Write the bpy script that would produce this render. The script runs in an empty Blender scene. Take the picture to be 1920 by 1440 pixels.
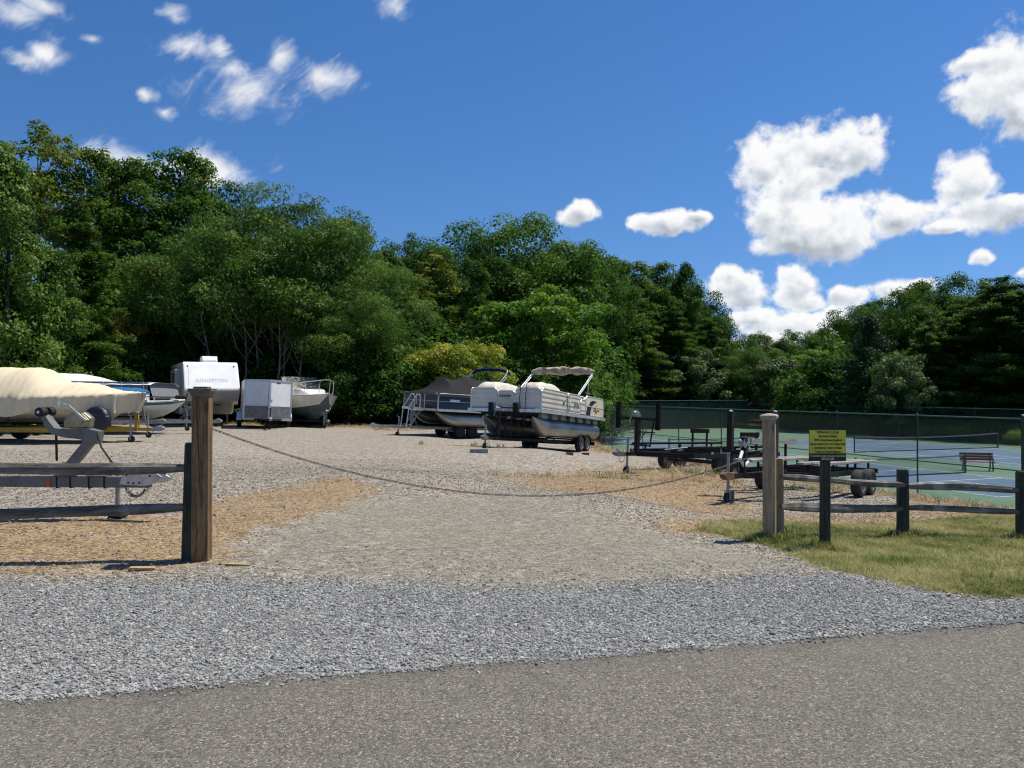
import bpy, math, random
import numpy as np
from mathutils import Vector, Matrix, Euler
random.seed(7)
rng = np.random.default_rng(7)
sc = bpy.context.scene
COL = sc.collection
R = math.radians

# ------------------------------------------------------------------ camera
CH = 1.55                      # eye height above the road
FPX, CX, CY, HV = 1450.0, 960.0, 720.0, 736.0
PITCH = math.atan((HV - CY) / FPX)
cam = bpy.data.cameras.new('camera')
cam.sensor_width = 36.0
cam.lens = 36.0 * FPX / 1920.0
cam.clip_start = 0.05
cam.clip_end = 8000
camo = bpy.data.objects.new('camera', cam)
COL.objects.link(camo)
camo.location = (0, 0, CH)
camo.rotation_euler = (R(90) + PITCH, 0, 0)
sc.camera = camo

# ------------------------------------------------------------------ sun, view
SUN = Vector((0.42, 0.15, 1.0)).normalized()
EL = math.asin(SUN.z)
AZ = math.atan2(SUN.x, SUN.y)
sl = bpy.data.lights.new('sun', 'SUN')
sl.energy = 5.0
sl.angle = R(0.53)
sl.color = (1.0, 0.93, 0.80)
so = bpy.data.objects.new('sun', sl)
so.rotation_euler = SUN.to_track_quat('Z', 'Y').to_euler()
so.location = (40, 20, 90)
COL.objects.link(so)
vs = sc.view_settings
vs.view_transform = 'Standard'
vs.look = 'None'
vs.gamma = 1.0
vs.exposure = 0.22
vs.use_curve_mapping = False
sc.cycles.max_bounces = 5
sc.cycles.diffuse_bounces = 2
sc.cycles.transmission_bounces = 4
sc.cycles.transparent_max_bounces = 8
sc.cycles.filter_width = 1.15
sc.cycles.caustics_reflective = False
sc.cycles.caustics_refractive = False


# ------------------------------------------------------------------ node helper
class NT:
    def __init__(s, tree):
        s.t = tree
        for n in list(tree.nodes):
            tree.nodes.remove(n)

    def put(s, sock, v):
        if v is None:
            return
        if isinstance(v, bpy.types.NodeSocket):
            s.t.links.new(v, sock)
        else:
            if hasattr(sock, 'default_value'):
                dv = sock.default_value
                if hasattr(dv, '__len__'):
                    if not hasattr(v, '__len__'):
                        v = (v,) * len(dv)
                    v = tuple(v)
                    if len(dv) == 4 and len(v) == 3:
                        v = v + (1.0,)
                sock.default_value = v

    def n(s, typ, ins=None, **props):
        nd = s.t.nodes.new(typ)
        for k, v in props.items():
            setattr(nd, k, v)
        if ins:
            for k, v in ins.items():
                s.put(nd.inputs[k], v)
        return nd

    def m(s, op, a, b=None, c=None, clamp=False):
        nd = s.n('ShaderNodeMath', operation=op, use_clamp=clamp)
        s.put(nd.inputs[0], a)
        s.put(nd.inputs[1], b)
        s.put(nd.inputs[2], c)
        return nd.outputs[0]

    def vm(s, op, a, b=None, c=None, out=0):
        nd = s.n('ShaderNodeVectorMath', operation=op)
        s.put(nd.inputs[0], a)
        s.put(nd.inputs[1], b)
        s.put(nd.inputs[2], c)
        return nd.outputs[out]

    def smooth(s, x, lo, hi, a=0.0, b=1.0, kind='SMOOTHSTEP'):
        nd = s.n('ShaderNodeMapRange', interpolation_type=kind)
        for i, v in enumerate((x, lo, hi, a, b)):
            s.put(nd.inputs[i], v)
        return nd.outputs[0]

    def noise(s, vec, scale, detail=2.0, rough=0.5, dist=0.0, out='Fac', lac=2.0):
        nd = s.n('ShaderNodeTexNoise', {'Scale': scale, 'Detail': detail, 'Roughness': rough,
                                        'Distortion': dist, 'Lacunarity': lac})
        if vec is not None:
            s.put(nd.inputs['Vector'], vec)
        return nd.outputs[out]

    def voro(s, vec, scale, feature='F1', rnd=1.0):
        nd = s.n('ShaderNodeTexVoronoi', {'Scale': scale, 'Randomness': rnd}, feature=feature)
        if vec is not None:
            s.put(nd.inputs['Vector'], vec)
        return nd

    def mix(s, f, a, b, mode='MIX'):
        nd = s.n('ShaderNodeMix', data_type='RGBA', blend_type=mode)
        s.put(nd.inputs[0], f)
        s.put(nd.inputs[6], a)
        s.put(nd.inputs[7], b)
        return nd.outputs[2]

    def ramp(s, f, stops, interp='LINEAR'):
        nd = s.n('ShaderNodeValToRGB')
        cr = nd.color_ramp
        cr.interpolation = interp
        while len(cr.elements) < len(stops):
            cr.elements.new(0.5)
        for e, (p, c) in zip(cr.elements, stops):
            e.position = p
            e.color = tuple(c) + (1.0,) if len(c) == 3 else c
        s.put(nd.inputs[0], f)
        return nd.outputs[0]

    def comb(s, x, y, z):
        return s.n('ShaderNodeCombineXYZ', {0: x, 1: y, 2: z}).outputs[0]

    def attr(s, name, out='Fac', kind='GEOMETRY'):
        nd = s.n('ShaderNodeAttribute', attribute_name=name, attribute_type=kind)
        return nd.outputs[out]


def px_dir(u, v):
    f = Vector((0, math.cos(PITCH), math.sin(PITCH)))
    up = Vector((0, -math.sin(PITCH), math.cos(PITCH)))
    return Vector((1, 0, 0)) * (u - CX) + up * (CY - v) + f * FPX


def P(u, v, d):
    """world point seen at picture point (u, v) of the 1920x1440 photograph at depth d"""
    r = px_dir(u, v)
    return Vector((0, 0, CH)) + r * (d / r.y)


# ------------------------------------------------------------------ world: sky with clouds
wd = bpy.data.worlds.new('World')
sc.world = wd
wd.use_nodes = True
wd.cycles.sampling_method = 'MANUAL'
wd.cycles.sample_map_resolution = 256
w = NT(wd.node_tree)
tc = w.n('ShaderNodeTexCoord').outputs['Generated']
dr = w.vm('NORMALIZE', tc)
# clear dry air: the blue holds down to the tree line
lift = w.vm('NORMALIZE', w.vm('MULTIPLY_ADD', dr, (1, 1, 0.95), (0, 0, 0.13)))
sky = w.n('ShaderNodeTexSky', {'Vector': lift}, sky_type='NISHITA', sun_disc=False, sun_elevation=EL, sun_rotation=AZ,
          altitude=300.0, air_density=1.0, dust_density=0.1, ozone_density=2.0)
hs = w.n('ShaderNodeHueSaturation', {'Hue': 0.506, 'Saturation': 1.30, 'Value': 1.0, 'Color': sky.outputs[0]})
sp = w.n('ShaderNodeSeparateXYZ', {0: dr})
az = w.m('ARCTAN2', sp.outputs[0], sp.outputs[1])
el = w.m('ARCSINE', sp.outputs[2])
# domain warp
wn = w.noise(dr, 11.0, 4.0, 0.55, out='Color')
wv = w.vm('MULTIPLY_ADD', wn, (0.05, 0.035, 0.0), (-0.025, -0.0175, 0.0))
ae = w.vm('ADD', w.comb(az, el, 0.0), wv)


def cloud_field(ells, need_h):
    F, hs_, ws_ = None, None, None
    for (u, v, ru, rv) in ells:
        d = px_dir(u, v).normalized()
        a, b = math.atan2(d.x, d.y), math.asin(d.z)
        ra, rb = ru / FPX * math.cos(a) , rv / FPX * math.cos(a)
        q = w.vm('MULTIPLY_ADD', ae, (1 / ra, 1 / rb, 0), (-a / ra, -b / rb, 0))
        e = w.m('SUBTRACT', 1.0, w.vm('LENGTH', q, out=1))
        F = e if F is None else w.m('MAXIMUM', F, e)
        if need_h:
            wt = w.m('MAXIMUM', w.m('ADD', e, 0.25), 0.0)
            wt = w.m('MULTIPLY', wt, wt)
            hh = w.m('MULTIPLY', w.n('ShaderNodeSeparateXYZ', {0: q}).outputs[1], wt)
            hs_ = hh if hs_ is None else w.m('ADD', hs_, hh)
            ws_ = wt if ws_ is None else w.m('ADD', ws_, wt)
    if need_h:
        return F, w.m('DIVIDE', hs_, w.m('ADD', ws_, 1e-4))
    return F


CUM = [(1490, 290, 105, 62), (1590, 288, 75, 52), (1520, 345, 84, 34), (1480, 400, 85, 80), (1570, 425, 130, 66), (1675, 415, 92, 44),
       (1520, 452, 120, 34), (1770, 430, 58, 15), (1815, 345, 58, 62), (1850, 400, 90, 42), (1905, 385, 60, 30),
       (1880, 150, 75, 75), (1835, 125, 60, 26), (1930, 200, 60, 65), (1990, 120, 120, 90),
       (1080, 403, 42, 22), (1260, 420, 78, 26), (1205, 415, 32, 20), (1312, 412, 36, 16),
       (1375, 545, 62, 38), (1365, 520, 36, 22), (1490, 545, 50, 40), (1480, 522, 30, 26), (1510, 572, 40, 22),
       (1600, 556, 46, 26), (1665, 540, 48, 26), (1715, 542, 40, 18), (1480, 610, 120, 32), (1395, 592, 70, 20),
       (1540, 625, 70, 26), (1420, 640, 110, 22), (1838, 482, 22, 22), (1925, 508, 26, 16)]
WSP = [(455, 172, 105, 52), (430, 130, 60, 36), (615, 152, 70, 34), (525, 108, 34, 34), (345, 90, 78, 26),
       (405, 92, 40, 22), (320, 30, 26, 18), (180, 66, 36, 14), (30, 30, 90, 42), (25, 100, 60, 26), (75, 90, 60, 26),
       (280, 178, 20, 16), (310, 208, 30, 14), (380, 310, 110, 42), (190, 290, 60, 28), (740, 15, 40, 26),
       (260, 300, 60, 26), (90, 10, 90, 22)]
F1, H1 = cloud_field(CUM, True)
F2 = cloud_field(WSP, False)
wob = w.vm('MULTIPLY_ADD', w.noise(dr, 34.0, 4.0, 0.6, out='Color'), (0.03, 0.03, 0.03), dr)


def puffs(vec):
    a_ = w.voro(vec, 20.0).outputs['Distance']
    b_ = w.voro(vec, 47.0).outputs['Distance']
    return w.m('ADD', w.m('MULTIPLY_ADD', a_, -0.34, 0.17), w.m('MULTIPLY_ADD', b_, -0.26, 0.13))


det = w.noise(dr, 30.0, 10.0, 0.56)
big = w.noise(dr, 9.0, 3.0, 0.5)
pf = puffs(wob)
# the open sky outside the picture carries the same scattered small cumulus
gen = w.noise(w.vm('MULTIPLY', dr, (1.0, 1.0, 2.4)), 4.2, 6.0, 0.52)
awayf = w.smooth(w.m('ABSOLUTE', az), 0.72, 0.95)
up = w.smooth(sp.outputs[2], 0.02, 0.10)
genf = w.m('MULTIPLY', w.smooth(gen, 0.60, 0.70), w.m('MULTIPLY', awayf, up))
dn = w.m('ADD', w.m('MULTIPLY_ADD', det, 1.5, -0.75), pf)
body = w.m('ADD', F1, w.m('ADD', dn, w.m('MULTIPLY_ADD', big, 0.7, -0.27)))
D1 = w.smooth(body, -0.02, 0.45)
str_v = w.n('ShaderNodeVectorRotate', {'Vector': dr, 'Angle': R(38)}, rotation_type='Y_AXIS').outputs[0]
wsn = w.noise(w.vm('MULTIPLY', str_v, (15.0, 15.0, 40.0)), 1.0, 9.0, 0.63, 0.6)
wsb = w.noise(dr, 18.0, 3.0, 0.5)
D2 = w.smooth(w.m('ADD', w.m('MULTIPLY', F2, 1.25), w.m('ADD', w.m('MULTIPLY_ADD', wsn, 3.0, -1.62), w.m('MULTIPLY_ADD', wsb, 2.0, -1.0))),
              -0.15, 1.7, 0.0, 0.97)
dens = w.m('MAXIMUM', w.m('MAXIMUM', D1, D2), genf, clamp=True)
sunoff = w.vm('ADD', wob, (0.006, 0.0, 0.013))
rel = w.m('SUBTRACT', pf, puffs(sunoff))
rel2 = w.m('SUBTRACT', det, w.noise(w.vm('ADD', dr, (0.005, 0.0, 0.012)), 30.0, 4.0, 0.52))
thick = w.smooth(body, 0.15, 0.75)
low = w.m('MULTIPLY_ADD', H1, 0.85, 0.60)
shade = w.m('ADD', low, w.m('ADD', w.m('MULTIPLY', rel, 1.5), w.m('MULTIPLY', rel2, 1.3)))
shade = w.m('ADD', shade, w.m('MULTIPLY', w.m('SUBTRACT', 1.0, thick), 0.45), clamp=True)
ccol = w.ramp(shade, [(0.0, (0.42, 0.47, 0.54)), (0.40, (0.66, 0.71, 0.77)), (0.8, (0.94, 0.955, 0.98)), (1.0, (1, 1, 1))])
b1 = w.n('ShaderNodeBackground', {'Color': hs.outputs[0], 'Strength': 0.113})
b2 = w.n('ShaderNodeBackground', {'Color': ccol, 'Strength': 0.84})
ms = w.n('ShaderNodeMixShader', {0: dens, 1: b1.outputs[0], 2: b2.outputs[0]})
w.n('ShaderNodeOutputWorld', {0: ms.outputs[0]})


# ------------------------------------------------------------------ mesh helpers
class MB:
    def __init__(s):
        s.v, s.f = [], []

    def add(s, vs, fs):
        o = len(s.v)
        s.v += [tuple(p) for p in vs]
        s.f += [tuple(i + o for i in f) for f in fs]
        return s

    def box(s, c, size, rot=None, taper=1.0):
        x, y, z = [k / 2 for k in size]
        vs = [Vector((sx * x * (taper if sz > 0 else 1), sy * y * (taper if sz > 0 else 1), sz * z))
              for sx in (-1, 1) for sy in (-1, 1) for sz in (-1, 1)]
        if rot is not None:
            M = Euler(rot).to_matrix()
            vs = [M @ p for p in vs]
        vs = [p + Vector(c) for p in vs]
        return s.add(vs, [(0, 1, 3, 2), (4, 6, 7, 5), (0, 4, 5, 1), (2, 3, 7, 6), (0, 2, 6, 4), (1, 5, 7, 3)])

    def bar(s, p0, p1, w, h=None, up=(0, 0, 1)):
        p0, p1 = Vector(p0), Vector(p1)
        h = w if h is None else h
        d = (p1 - p0).normalized()
        u = Vector(up)
        if abs(d.dot(u)) > 0.98:
            u = Vector((1, 0, 0))
        r = d.cross(u).normalized()
        u = r.cross(d).normalized()
        vs = []
        for p in (p0, p1):
            for a, b in ((-1, -1), (1, -1), (1, 1), (-1, 1)):
                vs.append(p + r * a * w / 2 + u * b * h / 2)
        return s.add(vs, [(3, 2, 1, 0), (4, 5, 6, 7), (0, 1, 5, 4), (1, 2, 6, 5), (2, 3, 7, 6), (3, 0, 4, 7)])

    def tube(s, pts, r, n=8, cap=True, closed=False):
        pts = [Vector(p) for p in pts]
        rs = r if hasattr(r, '__len__') else [r] * len(pts)
        N = len(pts)
        rings = []
        nrm = None
        for i, p in enumerate(pts):
            a = pts[(i - 1) % N] if (closed or i > 0) else p
            b = pts[(i + 1) % N] if (closed or i < N - 1) else p
            t = (b - a).normalized()
            if nrm is None:
                nrm = t.orthogonal().normalized()
            else:
                nrm = (nrm - t * nrm.dot(t))
                nrm = nrm.normalized() if nrm.length > 1e-6 else t.orthogonal().normalized()
            bi = t.cross(nrm)
            rings.append([p + (nrm * math.cos(2 * math.pi * k / n) + bi * math.sin(2 * math.pi * k / n)) * rs[i]
                          for k in range(n)])
        return s.loft(rings, cap, closed)

    def loft(s, rings, cap=True, closed=False, ring_closed=True):
        n = len(rings[0])
        vs = [p for rg in rings for p in rg]
        fs = []
        M = len(rings)
        for i in range(M if closed else M - 1):
            for k in range(n if ring_closed else n - 1):
                a, b = i * n + k, i * n + (k + 1) % n
                c, d = ((i + 1) % M) * n + (k + 1) % n, ((i + 1) % M) * n + k
                fs.append((a, b, c, d))
        if cap and not closed and ring_closed:
            fs.append(tuple(reversed(range(n))))
            fs.append(tuple(range((M - 1) * n, M * n)))
        return s.add(vs, fs)

    def cyl(s, p0, p1, r, n=12, r2=None):
        return s.tube([p0, p1], [r, r if r2 is None else r2], n)

    def lathe(s, prof, c, axis='y', n=20):
        """prof: list of (offset along axis, radius)"""
        rings = []
        for o, r in prof:
            rg = []
            for k in range(n):
                a = 2 * math.pi * k / n
                x, z = r * math.cos(a), r * math.sin(a)
                rg.append(Vector(c) + (Vector((x, o, z)) if axis == 'y' else Vector((o, x, z)) if axis == 'x'
                                       else Vector((x, z, o))))
            rings.append(rg)
        return s.loft(rings)

    def prism(s, poly, y0, y1):
        """extrude an (x, z) outline along y"""
        return s.loft([[Vector((x, y0, z)) for x, z in poly], [Vector((x, y1, z)) for x, z in poly]])

    def grid(s, fn, nu, nv):
        vs = [fn(i / nu, j / nv) for i in range(nu + 1) for j in range(nv + 1)]
        fs = [(i * (nv + 1) + j, (i + 1) * (nv + 1) + j, (i + 1) * (nv + 1) + j + 1, i * (nv + 1) + j + 1)
              for i in range(nu) for j in range(nv)]
        return s.add(vs, fs)

    def mesh(s, name, mat, smooth=False):
        me = bpy.data.meshes.new(name)
        me.from_pydata([tuple(p) for p in s.v], [], s.f)
        me.validate()
        import bmesh
        bm = bmesh.new()
        bm.from_mesh(me)
        bmesh.ops.recalc_face_normals(bm, faces=bm.faces)
        bm.to_mesh(me)
        bm.free()
        if smooth:
            me.polygons.foreach_set('use_smooth', [True] * len(me.polygons))
            if smooth != 'all':
                me.set_sharp_from_angle(angle=R(40))
        me.materials.append(mat)
        return me

    def build(s, name, mat, parent=None, smooth=False, bevel=0.0, loc=None):
        return obj(name, s.mesh(name, mat, smooth), parent, bevel, loc)


def obj(name, me, parent=None, bevel=0.0, loc=None):
    o = bpy.data.objects.new(name, me)
    COL.objects.link(o)
    if parent is not None:
        o.parent = parent
    if loc is not None:
        o.location = loc
    if bevel:
        b = o.modifiers.new('bevel', 'BEVEL')
        b.width = bevel
        b.segments = 2
        b.limit_method = 'ANGLE'
    return o


def tag(o, label=None, cat=None, group=None, kind=None):
    if label:
        o['label'] = label
    if cat:
        o['category'] = cat
    if group:
        o['group'] = group
    if kind:
        o['kind'] = kind
    return o


def thing(name, label, cat, loc=(0, 0, 0), rot=(0, 0, 0), group=None):
    o = bpy.data.objects.new(name, None)
    o.empty_display_size = 0.2
    COL.objects.link(o)
    o.location = loc
    o.rotation_euler = rot
    return tag(o, label, cat, group)


def text(s, size, mat, parent, loc, rot, name='lettering', align='CENTER', sx=1.0, bold=0.0, ext=0.0006):
    cu = bpy.data.curves.new('t', 'FONT')
    cu.body = s
    cu.size = size
    cu.align_x = align
    cu.align_y = 'CENTER'
    cu.offset = bold
    cu.extrude = ext
    cu.resolution_u = 2
    t = bpy.data.objects.new('t', cu)
    COL.objects.link(t)
    bpy.context.view_layer.update()
    me = bpy.data.meshes.new_from_object(t.evaluated_get(bpy.context.evaluated_depsgraph_get()))
    bpy.data.objects.remove(t)
    me.materials.clear()
    me.materials.append(mat)
    me.name = name
    o = obj(name, me, parent, 0, loc)
    o.rotation_euler = rot
    o.scale = (sx, 1, 1)
    return o


def big_mesh(name, V, F, mat, smooth=False):
    """numpy verts (n,3), faces (m,k)"""
    me = bpy.data.meshes.new(name)
    k = F.shape[1]
    me.vertices.add(len(V))
    me.vertices.foreach_set('co', np.ascontiguousarray(V, np.float32).ravel())
    me.loops.add(F.size)
    me.loops.foreach_set('vertex_index', np.ascontiguousarray(F, np.int32).ravel())
    me.polygons.add(len(F))
    me.polygons.foreach_set('loop_start', np.arange(0, F.size, k, dtype=np.int32))
    if smooth:
        me.polygons.foreach_set('use_smooth', np.ones(len(F), bool))
    me.update(calc_edges=True)
    me.materials.append(mat)
    return me


def fattr(me, name, vals):
    a = me.attributes.new(name, 'FLOAT', 'POINT')
    a.data.foreach_set('value', np.ascontiguousarray(vals, np.float32))


# ------------------------------------------------------------------ materials
def newmat(name):
    m = bpy.data.materials.new(name)
    m.use_nodes = True
    return m, NT(m.node_tree)


def pm(name, col, rough=0.55, metal=0.0, var=0.12, scale=6.0, bump=0.0, bscale=60.0, spec=0.5, col2=None, stretch=None,
       stain=None, stain_amt=0.0, coat=0.0):
    """general painted/metal/plastic surface: base colour broken up by noise, optional second colour, stains, relief"""
    m, t = newmat(name)
    co = t.n('ShaderNodeTexCoord').outputs['Object']
    if stretch:
        co = t.vm('MULTIPLY', co, stretch)
    nz = t.noise(co, scale, 5.0, 0.6)
    c2 = col2 if col2 else tuple(max(0, c * (1 - 2.2 * var)) for c in col)
    c1 = tuple(min(1, c * (1 + 0.5 * var)) for c in col)
    c = t.mix(t.smooth(nz, 0.3, 0.7), c2, c1)
    if stain:
        sn = t.noise(co, scale * 0.6 + 1.3, 6.0, 0.7, 0.4)
        c = t.mix(t.m('MULTIPLY', t.smooth(sn, 0.52, 0.68), stain_amt), c, stain)
    rg = t.smooth(nz, 0.2, 0.8, max(0.02, rough - 0.08), min(1, rough + 0.08))
    bs = t.n('ShaderNodeBsdfPrincipled', {'Base Color': c, 'Roughness': rg, 'Metallic': metal, 'Specular IOR Level': spec,
                                          'Coat Weight': coat})
    if bump:
        bn = t.noise(co, bscale, 4.0, 0.6)
        b = t.n('ShaderNodeBump', {'Strength': 1.0, 'Distance': bump, 'Height': bn})
        t.put(bs.inputs['Normal'], b.outputs[0])
    t.n('ShaderNodeOutputMaterial', {0: bs.outputs[0]})
    return m


def wood(name, c1, c2, c3, along='z', grain=1.0, crack=0.5, rough=0.8):
    """weathered timber, grain running along one local axis, with drying cracks and knots"""
    m, t = newmat(name)
    co = t.n('ShaderNodeTexCoord').outputs['Object']
    st = {'z': (1, 1, 0.05), 'x': (0.05, 1, 1), 'y': (1, 0.05, 1)}[along]
    g = t.vm('MULTIPLY', co, tuple(k * 34 * grain for k in st))
    wob = t.noise(co, 5.0, 2.0, 0.5, out='Color')
    g = t.vm('MULTIPLY_ADD', wob, (1.2, 1.2, 1.2), g)
    n1 = t.noise(g, 1.0, 5.0, 0.65)
    n2 = t.noise(t.vm('MULTIPLY', co, tuple(k * 130 * grain for k in st)), 1.0, 3.0, 0.6)
    blot = t.noise(co, 3.2, 4.0, 0.6)
    c = t.mix(t.smooth(n1, 0.35, 0.66), c1, c2)
    c = t.mix(t.m('MULTIPLY', t.smooth(blot, 0.5, 0.72), 0.6), c, c3)
    ck = t.m('MULTIPLY', t.smooth(n2, 0.30, 0.38, 1.0, 0.0), crack)
    c = t.mix(ck, c, tuple(k * 0.25 for k in c1))
    kn = t.voro(t.vm('MULTIPLY', co, tuple({1: 5.5, 0.05: 1.7}[k] for k in st)), 1.0)
    kf = t.smooth(kn.outputs['Distance'], 0.05, 0.13, 1.0, 0.0)
    c = t.mix(t.m('MULTIPLY', kf, 0.65), c, tuple(k * 0.3 for k in c1))
    h = t.m('ADD', t.m('MULTIPLY', n1, 0.6), t.m('MULTIPLY', t.smooth(n2, 0.30, 0.40), 0.8))
    b = t.n('ShaderNodeBump', {'Strength': 0.9, 'Distance': 0.004, 'Height': h})
    bs = t.n('ShaderNodeBsdfPrincipled', {'Base Color': c, 'Roughness': rough, 'Normal': b.outputs[0],
                                          'Specular IOR Level': 0.25})
    t.n('ShaderNodeOutputMaterial', {0: bs.outputs[0]})
    return m

# ------------------------------------------------------------------ terrain
CTRL = np.array([
    (0, 0, 0), (-6, 2, 0), (6, 3, 0), (-3, 4, 0), (0.5, 4.6, 0), (3.5, 5.2, 0), (8, 6.2, -.03), (-8, 2.6, 0), (14, 7.5, -.1),
    (-20, 0, 0), (20, 6, -.1), (-40, -6, 0), (40, 10, -.2), (-2.7, 6.8, .08), (-6, 6.8, .08), (4, 6.3, -.06), (1, 6.5, 0.0),
    (3.1, 9.3, -.22), (5.2, 10.3, -.36), (7, 10.5, -.42), (10, 10.5, -.5), (-2.4, 13.3, .06), (0.8, 11.5, -.05),
    (-4.6, 9, .1), (-8, 9, .1), (-13, 9, .12), (-11, 22, .15), (-17, 22, .2), (-24, 22, .2), (-10.5, 27, .1), (-16, 28, .12),
    (-10.5, 33, .02), (-14, 36, 0), (-9.3, 38, -.16), (-25, 36, .1), (-4.5, 29, -.15), (-1, 33, -.4), (-5, 36, -.2),
    (-.65, 22.5, -.13), (1.6, 28.4, -.56), (3.5, 30, -.75), (-3, 22, 0), (2.8, 18.7, -.45), (5, 21.3, -.57), (1.5, 15, -.2),
    (3.8, 13, -.37), (7.3, 16, -.57), (8.6, 18, -.76), (9.4, 17.5, -.84), (10, 17, -.91), (10.9, 16.5, -1.0), (6, 21.4, -.64),
    (6.5, 13.5, -.48), (14, 14, -1.1), (20, 14, -1.2), (-10, 50, -.3), (-30, 50, 0), (0, 60, -1.0), (-20, 70, -.4), (0, 45, -.8),
    (-60, 60, 0), (-60, 20, .2), (60, -20, 0), (-60, -40, 0), (0, -40, 0), (-10, 120, -.8)], float)
# crest of the bank above the sports courts, walked with the courts on its right-hand side
CREST = np.array([(40, 13.0), (18, 15.2), (10.9, 16.5), (10, 17), (9.4, 17.5), (8.6, 18.1), (6.4, 21.4), (5.6, 24), (3.9, 30),
                  (3.0, 36), (3.2, 46), (1.5, 58), (-6, 74), (-14, 90), (-30, 130), (-60, 300)], float)
ZC = -2.35
P0 = np.array((16.5, 25.0))                      # a fence corner of the courts
AX = np.array((-0.343, 0.939))                   # along the courts
BX = np.array((0.939, 0.343))                    # across the courts


def seg_sd(px, py, poly, closed=False):
    """distance to a polyline and side sign (positive on its right)"""
    best = np.full(px.shape, 1e9)
    side = np.zeros(px.shape)
    m = len(poly)
    for i in range(m if closed else m - 1):
        ax, ay = poly[i]
        bx, by = poly[(i + 1) % m]
        dx, dy = bx - ax, by - ay
        t = np.clip(((px - ax) * dx + (py - ay) * dy) / (dx * dx + dy * dy), 0, 1)
        ex, ey = px - (ax + t * dx), py - (ay + t * dy)
        d = np.hypot(ex, ey)
        cr = dx * (py - ay) - dy * (px - ax)
        k = d < best - 1e-9
        best = np.where(k, d, best)
        side = np.where(k, np.where(cr < 0, 1.0, -1.0), side)
    return best, side


def sst(x, a, b):
    t = np.clip((x - a) / (b - a), 0, 1)
    return t * t * (3 - 2 * t)


def GZ(x, y):
    x = np.asarray(x, float)
    y = np.asarray(y, float)
    num = np.zeros(x.shape)
    den = np.zeros(x.shape)
    for cx, cy, cz in CTRL:
        r2 = (x - cx) ** 2 + (y - cy) ** 2 + 1.1
        wgt = r2 ** -1.9
        num += wgt * cz
        den += wgt
    z = num / den
    d, s = seg_sd(x, y, CREST)
    k = sst(d * s, 0.0, 3.0)
    return z * (1 - k) + ZC * k


def gz(x, y):
    return float(GZ(np.array([x]), np.array([y]))[0])


def hit(u, v):
    """where the sight line through (u, v) meets the terrain"""
    r = px_dir(u, v)
    t = np.geomspace(2.0, 140.0, 1500)
    x, y, z = r.x / r.y * t, t, CH + r.z / r.y * t
    g = GZ(x, y)
    k = np.argmax(z < g)
    if k == 0:
        k = len(t) - 1
    return (x[k], y[k])


def px_poly(pts):
    return np.array([hit(u, v) for u, v in pts])


def in_soft(px, py, poly, soft):
    """soft inside weight of a closed polygon: 1 deep inside, 0 outside, 'soft' metres of transition"""
    ins = np.zeros(px.shape, bool)
    m = len(poly)
    for i in range(m):
        x0, y0 = poly[i]
        x1, y1 = poly[(i + 1) % m]
        c = ((y0 > py) != (y1 > py)) & (px < (x1 - x0) * (py - y0) / ((y1 - y0) or 1e-9) + x0)
        ins ^= c
    d, _ = seg_sd(px, py, poly, True)
    return sst(np.where(ins, d, -d), -soft, soft)


ROAD_A, ROAD_B = np.array((-2.57, 3.88)), np.array((3.47, 5.24))
RD = (ROAD_B - ROAD_A) / np.linalg.norm(ROAD_B - ROAD_A)
RN = np.array((-RD[1], RD[0]))                    # points away from the road, into the lot
POLY = {
    'apron': px_poly([(-500, 1375), (0, 1330), (960, 1255), (1920, 1178), (2500, 1132), (2400, 1126), (2200, 1130), (1920, 1126), (1800, 1119),
                      (1690, 1099), (1560, 1077), (1400, 1086), (1200, 1100), (960, 1108), (800, 1100), (500, 1092), (200, 1094),
                      (0, 1098), (-500, 1112)]),
    'grass': px_poly([(1925, 1122), (1800, 1115), (1690, 1095), (1560, 1070), (1470, 1035), (1400, 1015), (1310, 992), (1330, 981),
                      (1440, 977), (1600, 985), (1750, 979), (1925, 962), (2400, 955), (2900, 960), (2900, 1092), (2500, 1112), (2300, 1126)]),
    'strawL': px_poly([(-500, 962), (0, 968), (340, 962), (420, 930), (640, 893), (720, 913), (640, 955), (480, 1005), (420, 1060),
                       (300, 1072), (0, 1080), (-500, 1095)]),
    'strawR': px_poly([(930, 892), (1100, 885), (1250, 873), (1400, 905), (1430, 970), (1300, 985), (1220, 985), (1290, 960),
                       (1150, 928), (980, 916)]),
    'strawF': px_poly([(1200, 990), (1300, 975), (1440, 962), (1600, 966), (1920, 955), (1920, 975), (1700, 990), (1400, 1000),
                       (1330, 1005)]),
    'drive': px_poly([(640, 945), (1000, 922), (1180, 985), (1400, 1035), (1560, 1072), (1400, 1085), (1200, 1110), (960, 1124),
                      (500, 1088), (420, 1075), (420, 1040), (520, 990)]),
}
FOREST = np.array([(-150, 14), (-60, 26), (-25, 36.5), (-13, 38.6), (-7.5, 39), (-5, 36.6), (-2, 39), (1.0, 41), (2.6, 46), (1.2, 58),
                   (-6.5, 74)], float)


def axis(lo, hi, fine0, fine1, step, grow):
    a = list(np.arange(fine0, fine1 + 1e-6, step))
    s = step
    while a[-1] < hi:
        s *= grow
        a.append(a[-1] + s)
    b = []
    s = step
    x = fine0
    while x > lo:
        s *= grow
        x -= s
        b.append(x)
    return np.array(b[::-1] + a)


gx = axis(-2600, 2600, -9.0, 9.0, 0.075, 1.045)
gy = axis(-600, 3000, 3.0, 12.5, 0.06, 1.035)
XX, YY = np.meshgrid(gx, gy, indexing='ij')
XF, YF = XX.ravel(), YY.ravel()
ZF = GZ(XF, YF)
s_road = (XF - ROAD_A[0]) * RN[0] + (YF - ROAD_A[1]) * RN[1]
ZF = ZF - 0.06 * sst(-s_road, 0.02, 0.5) - 0.012 * sst(-s_road, -0.25, 0.05)
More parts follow.
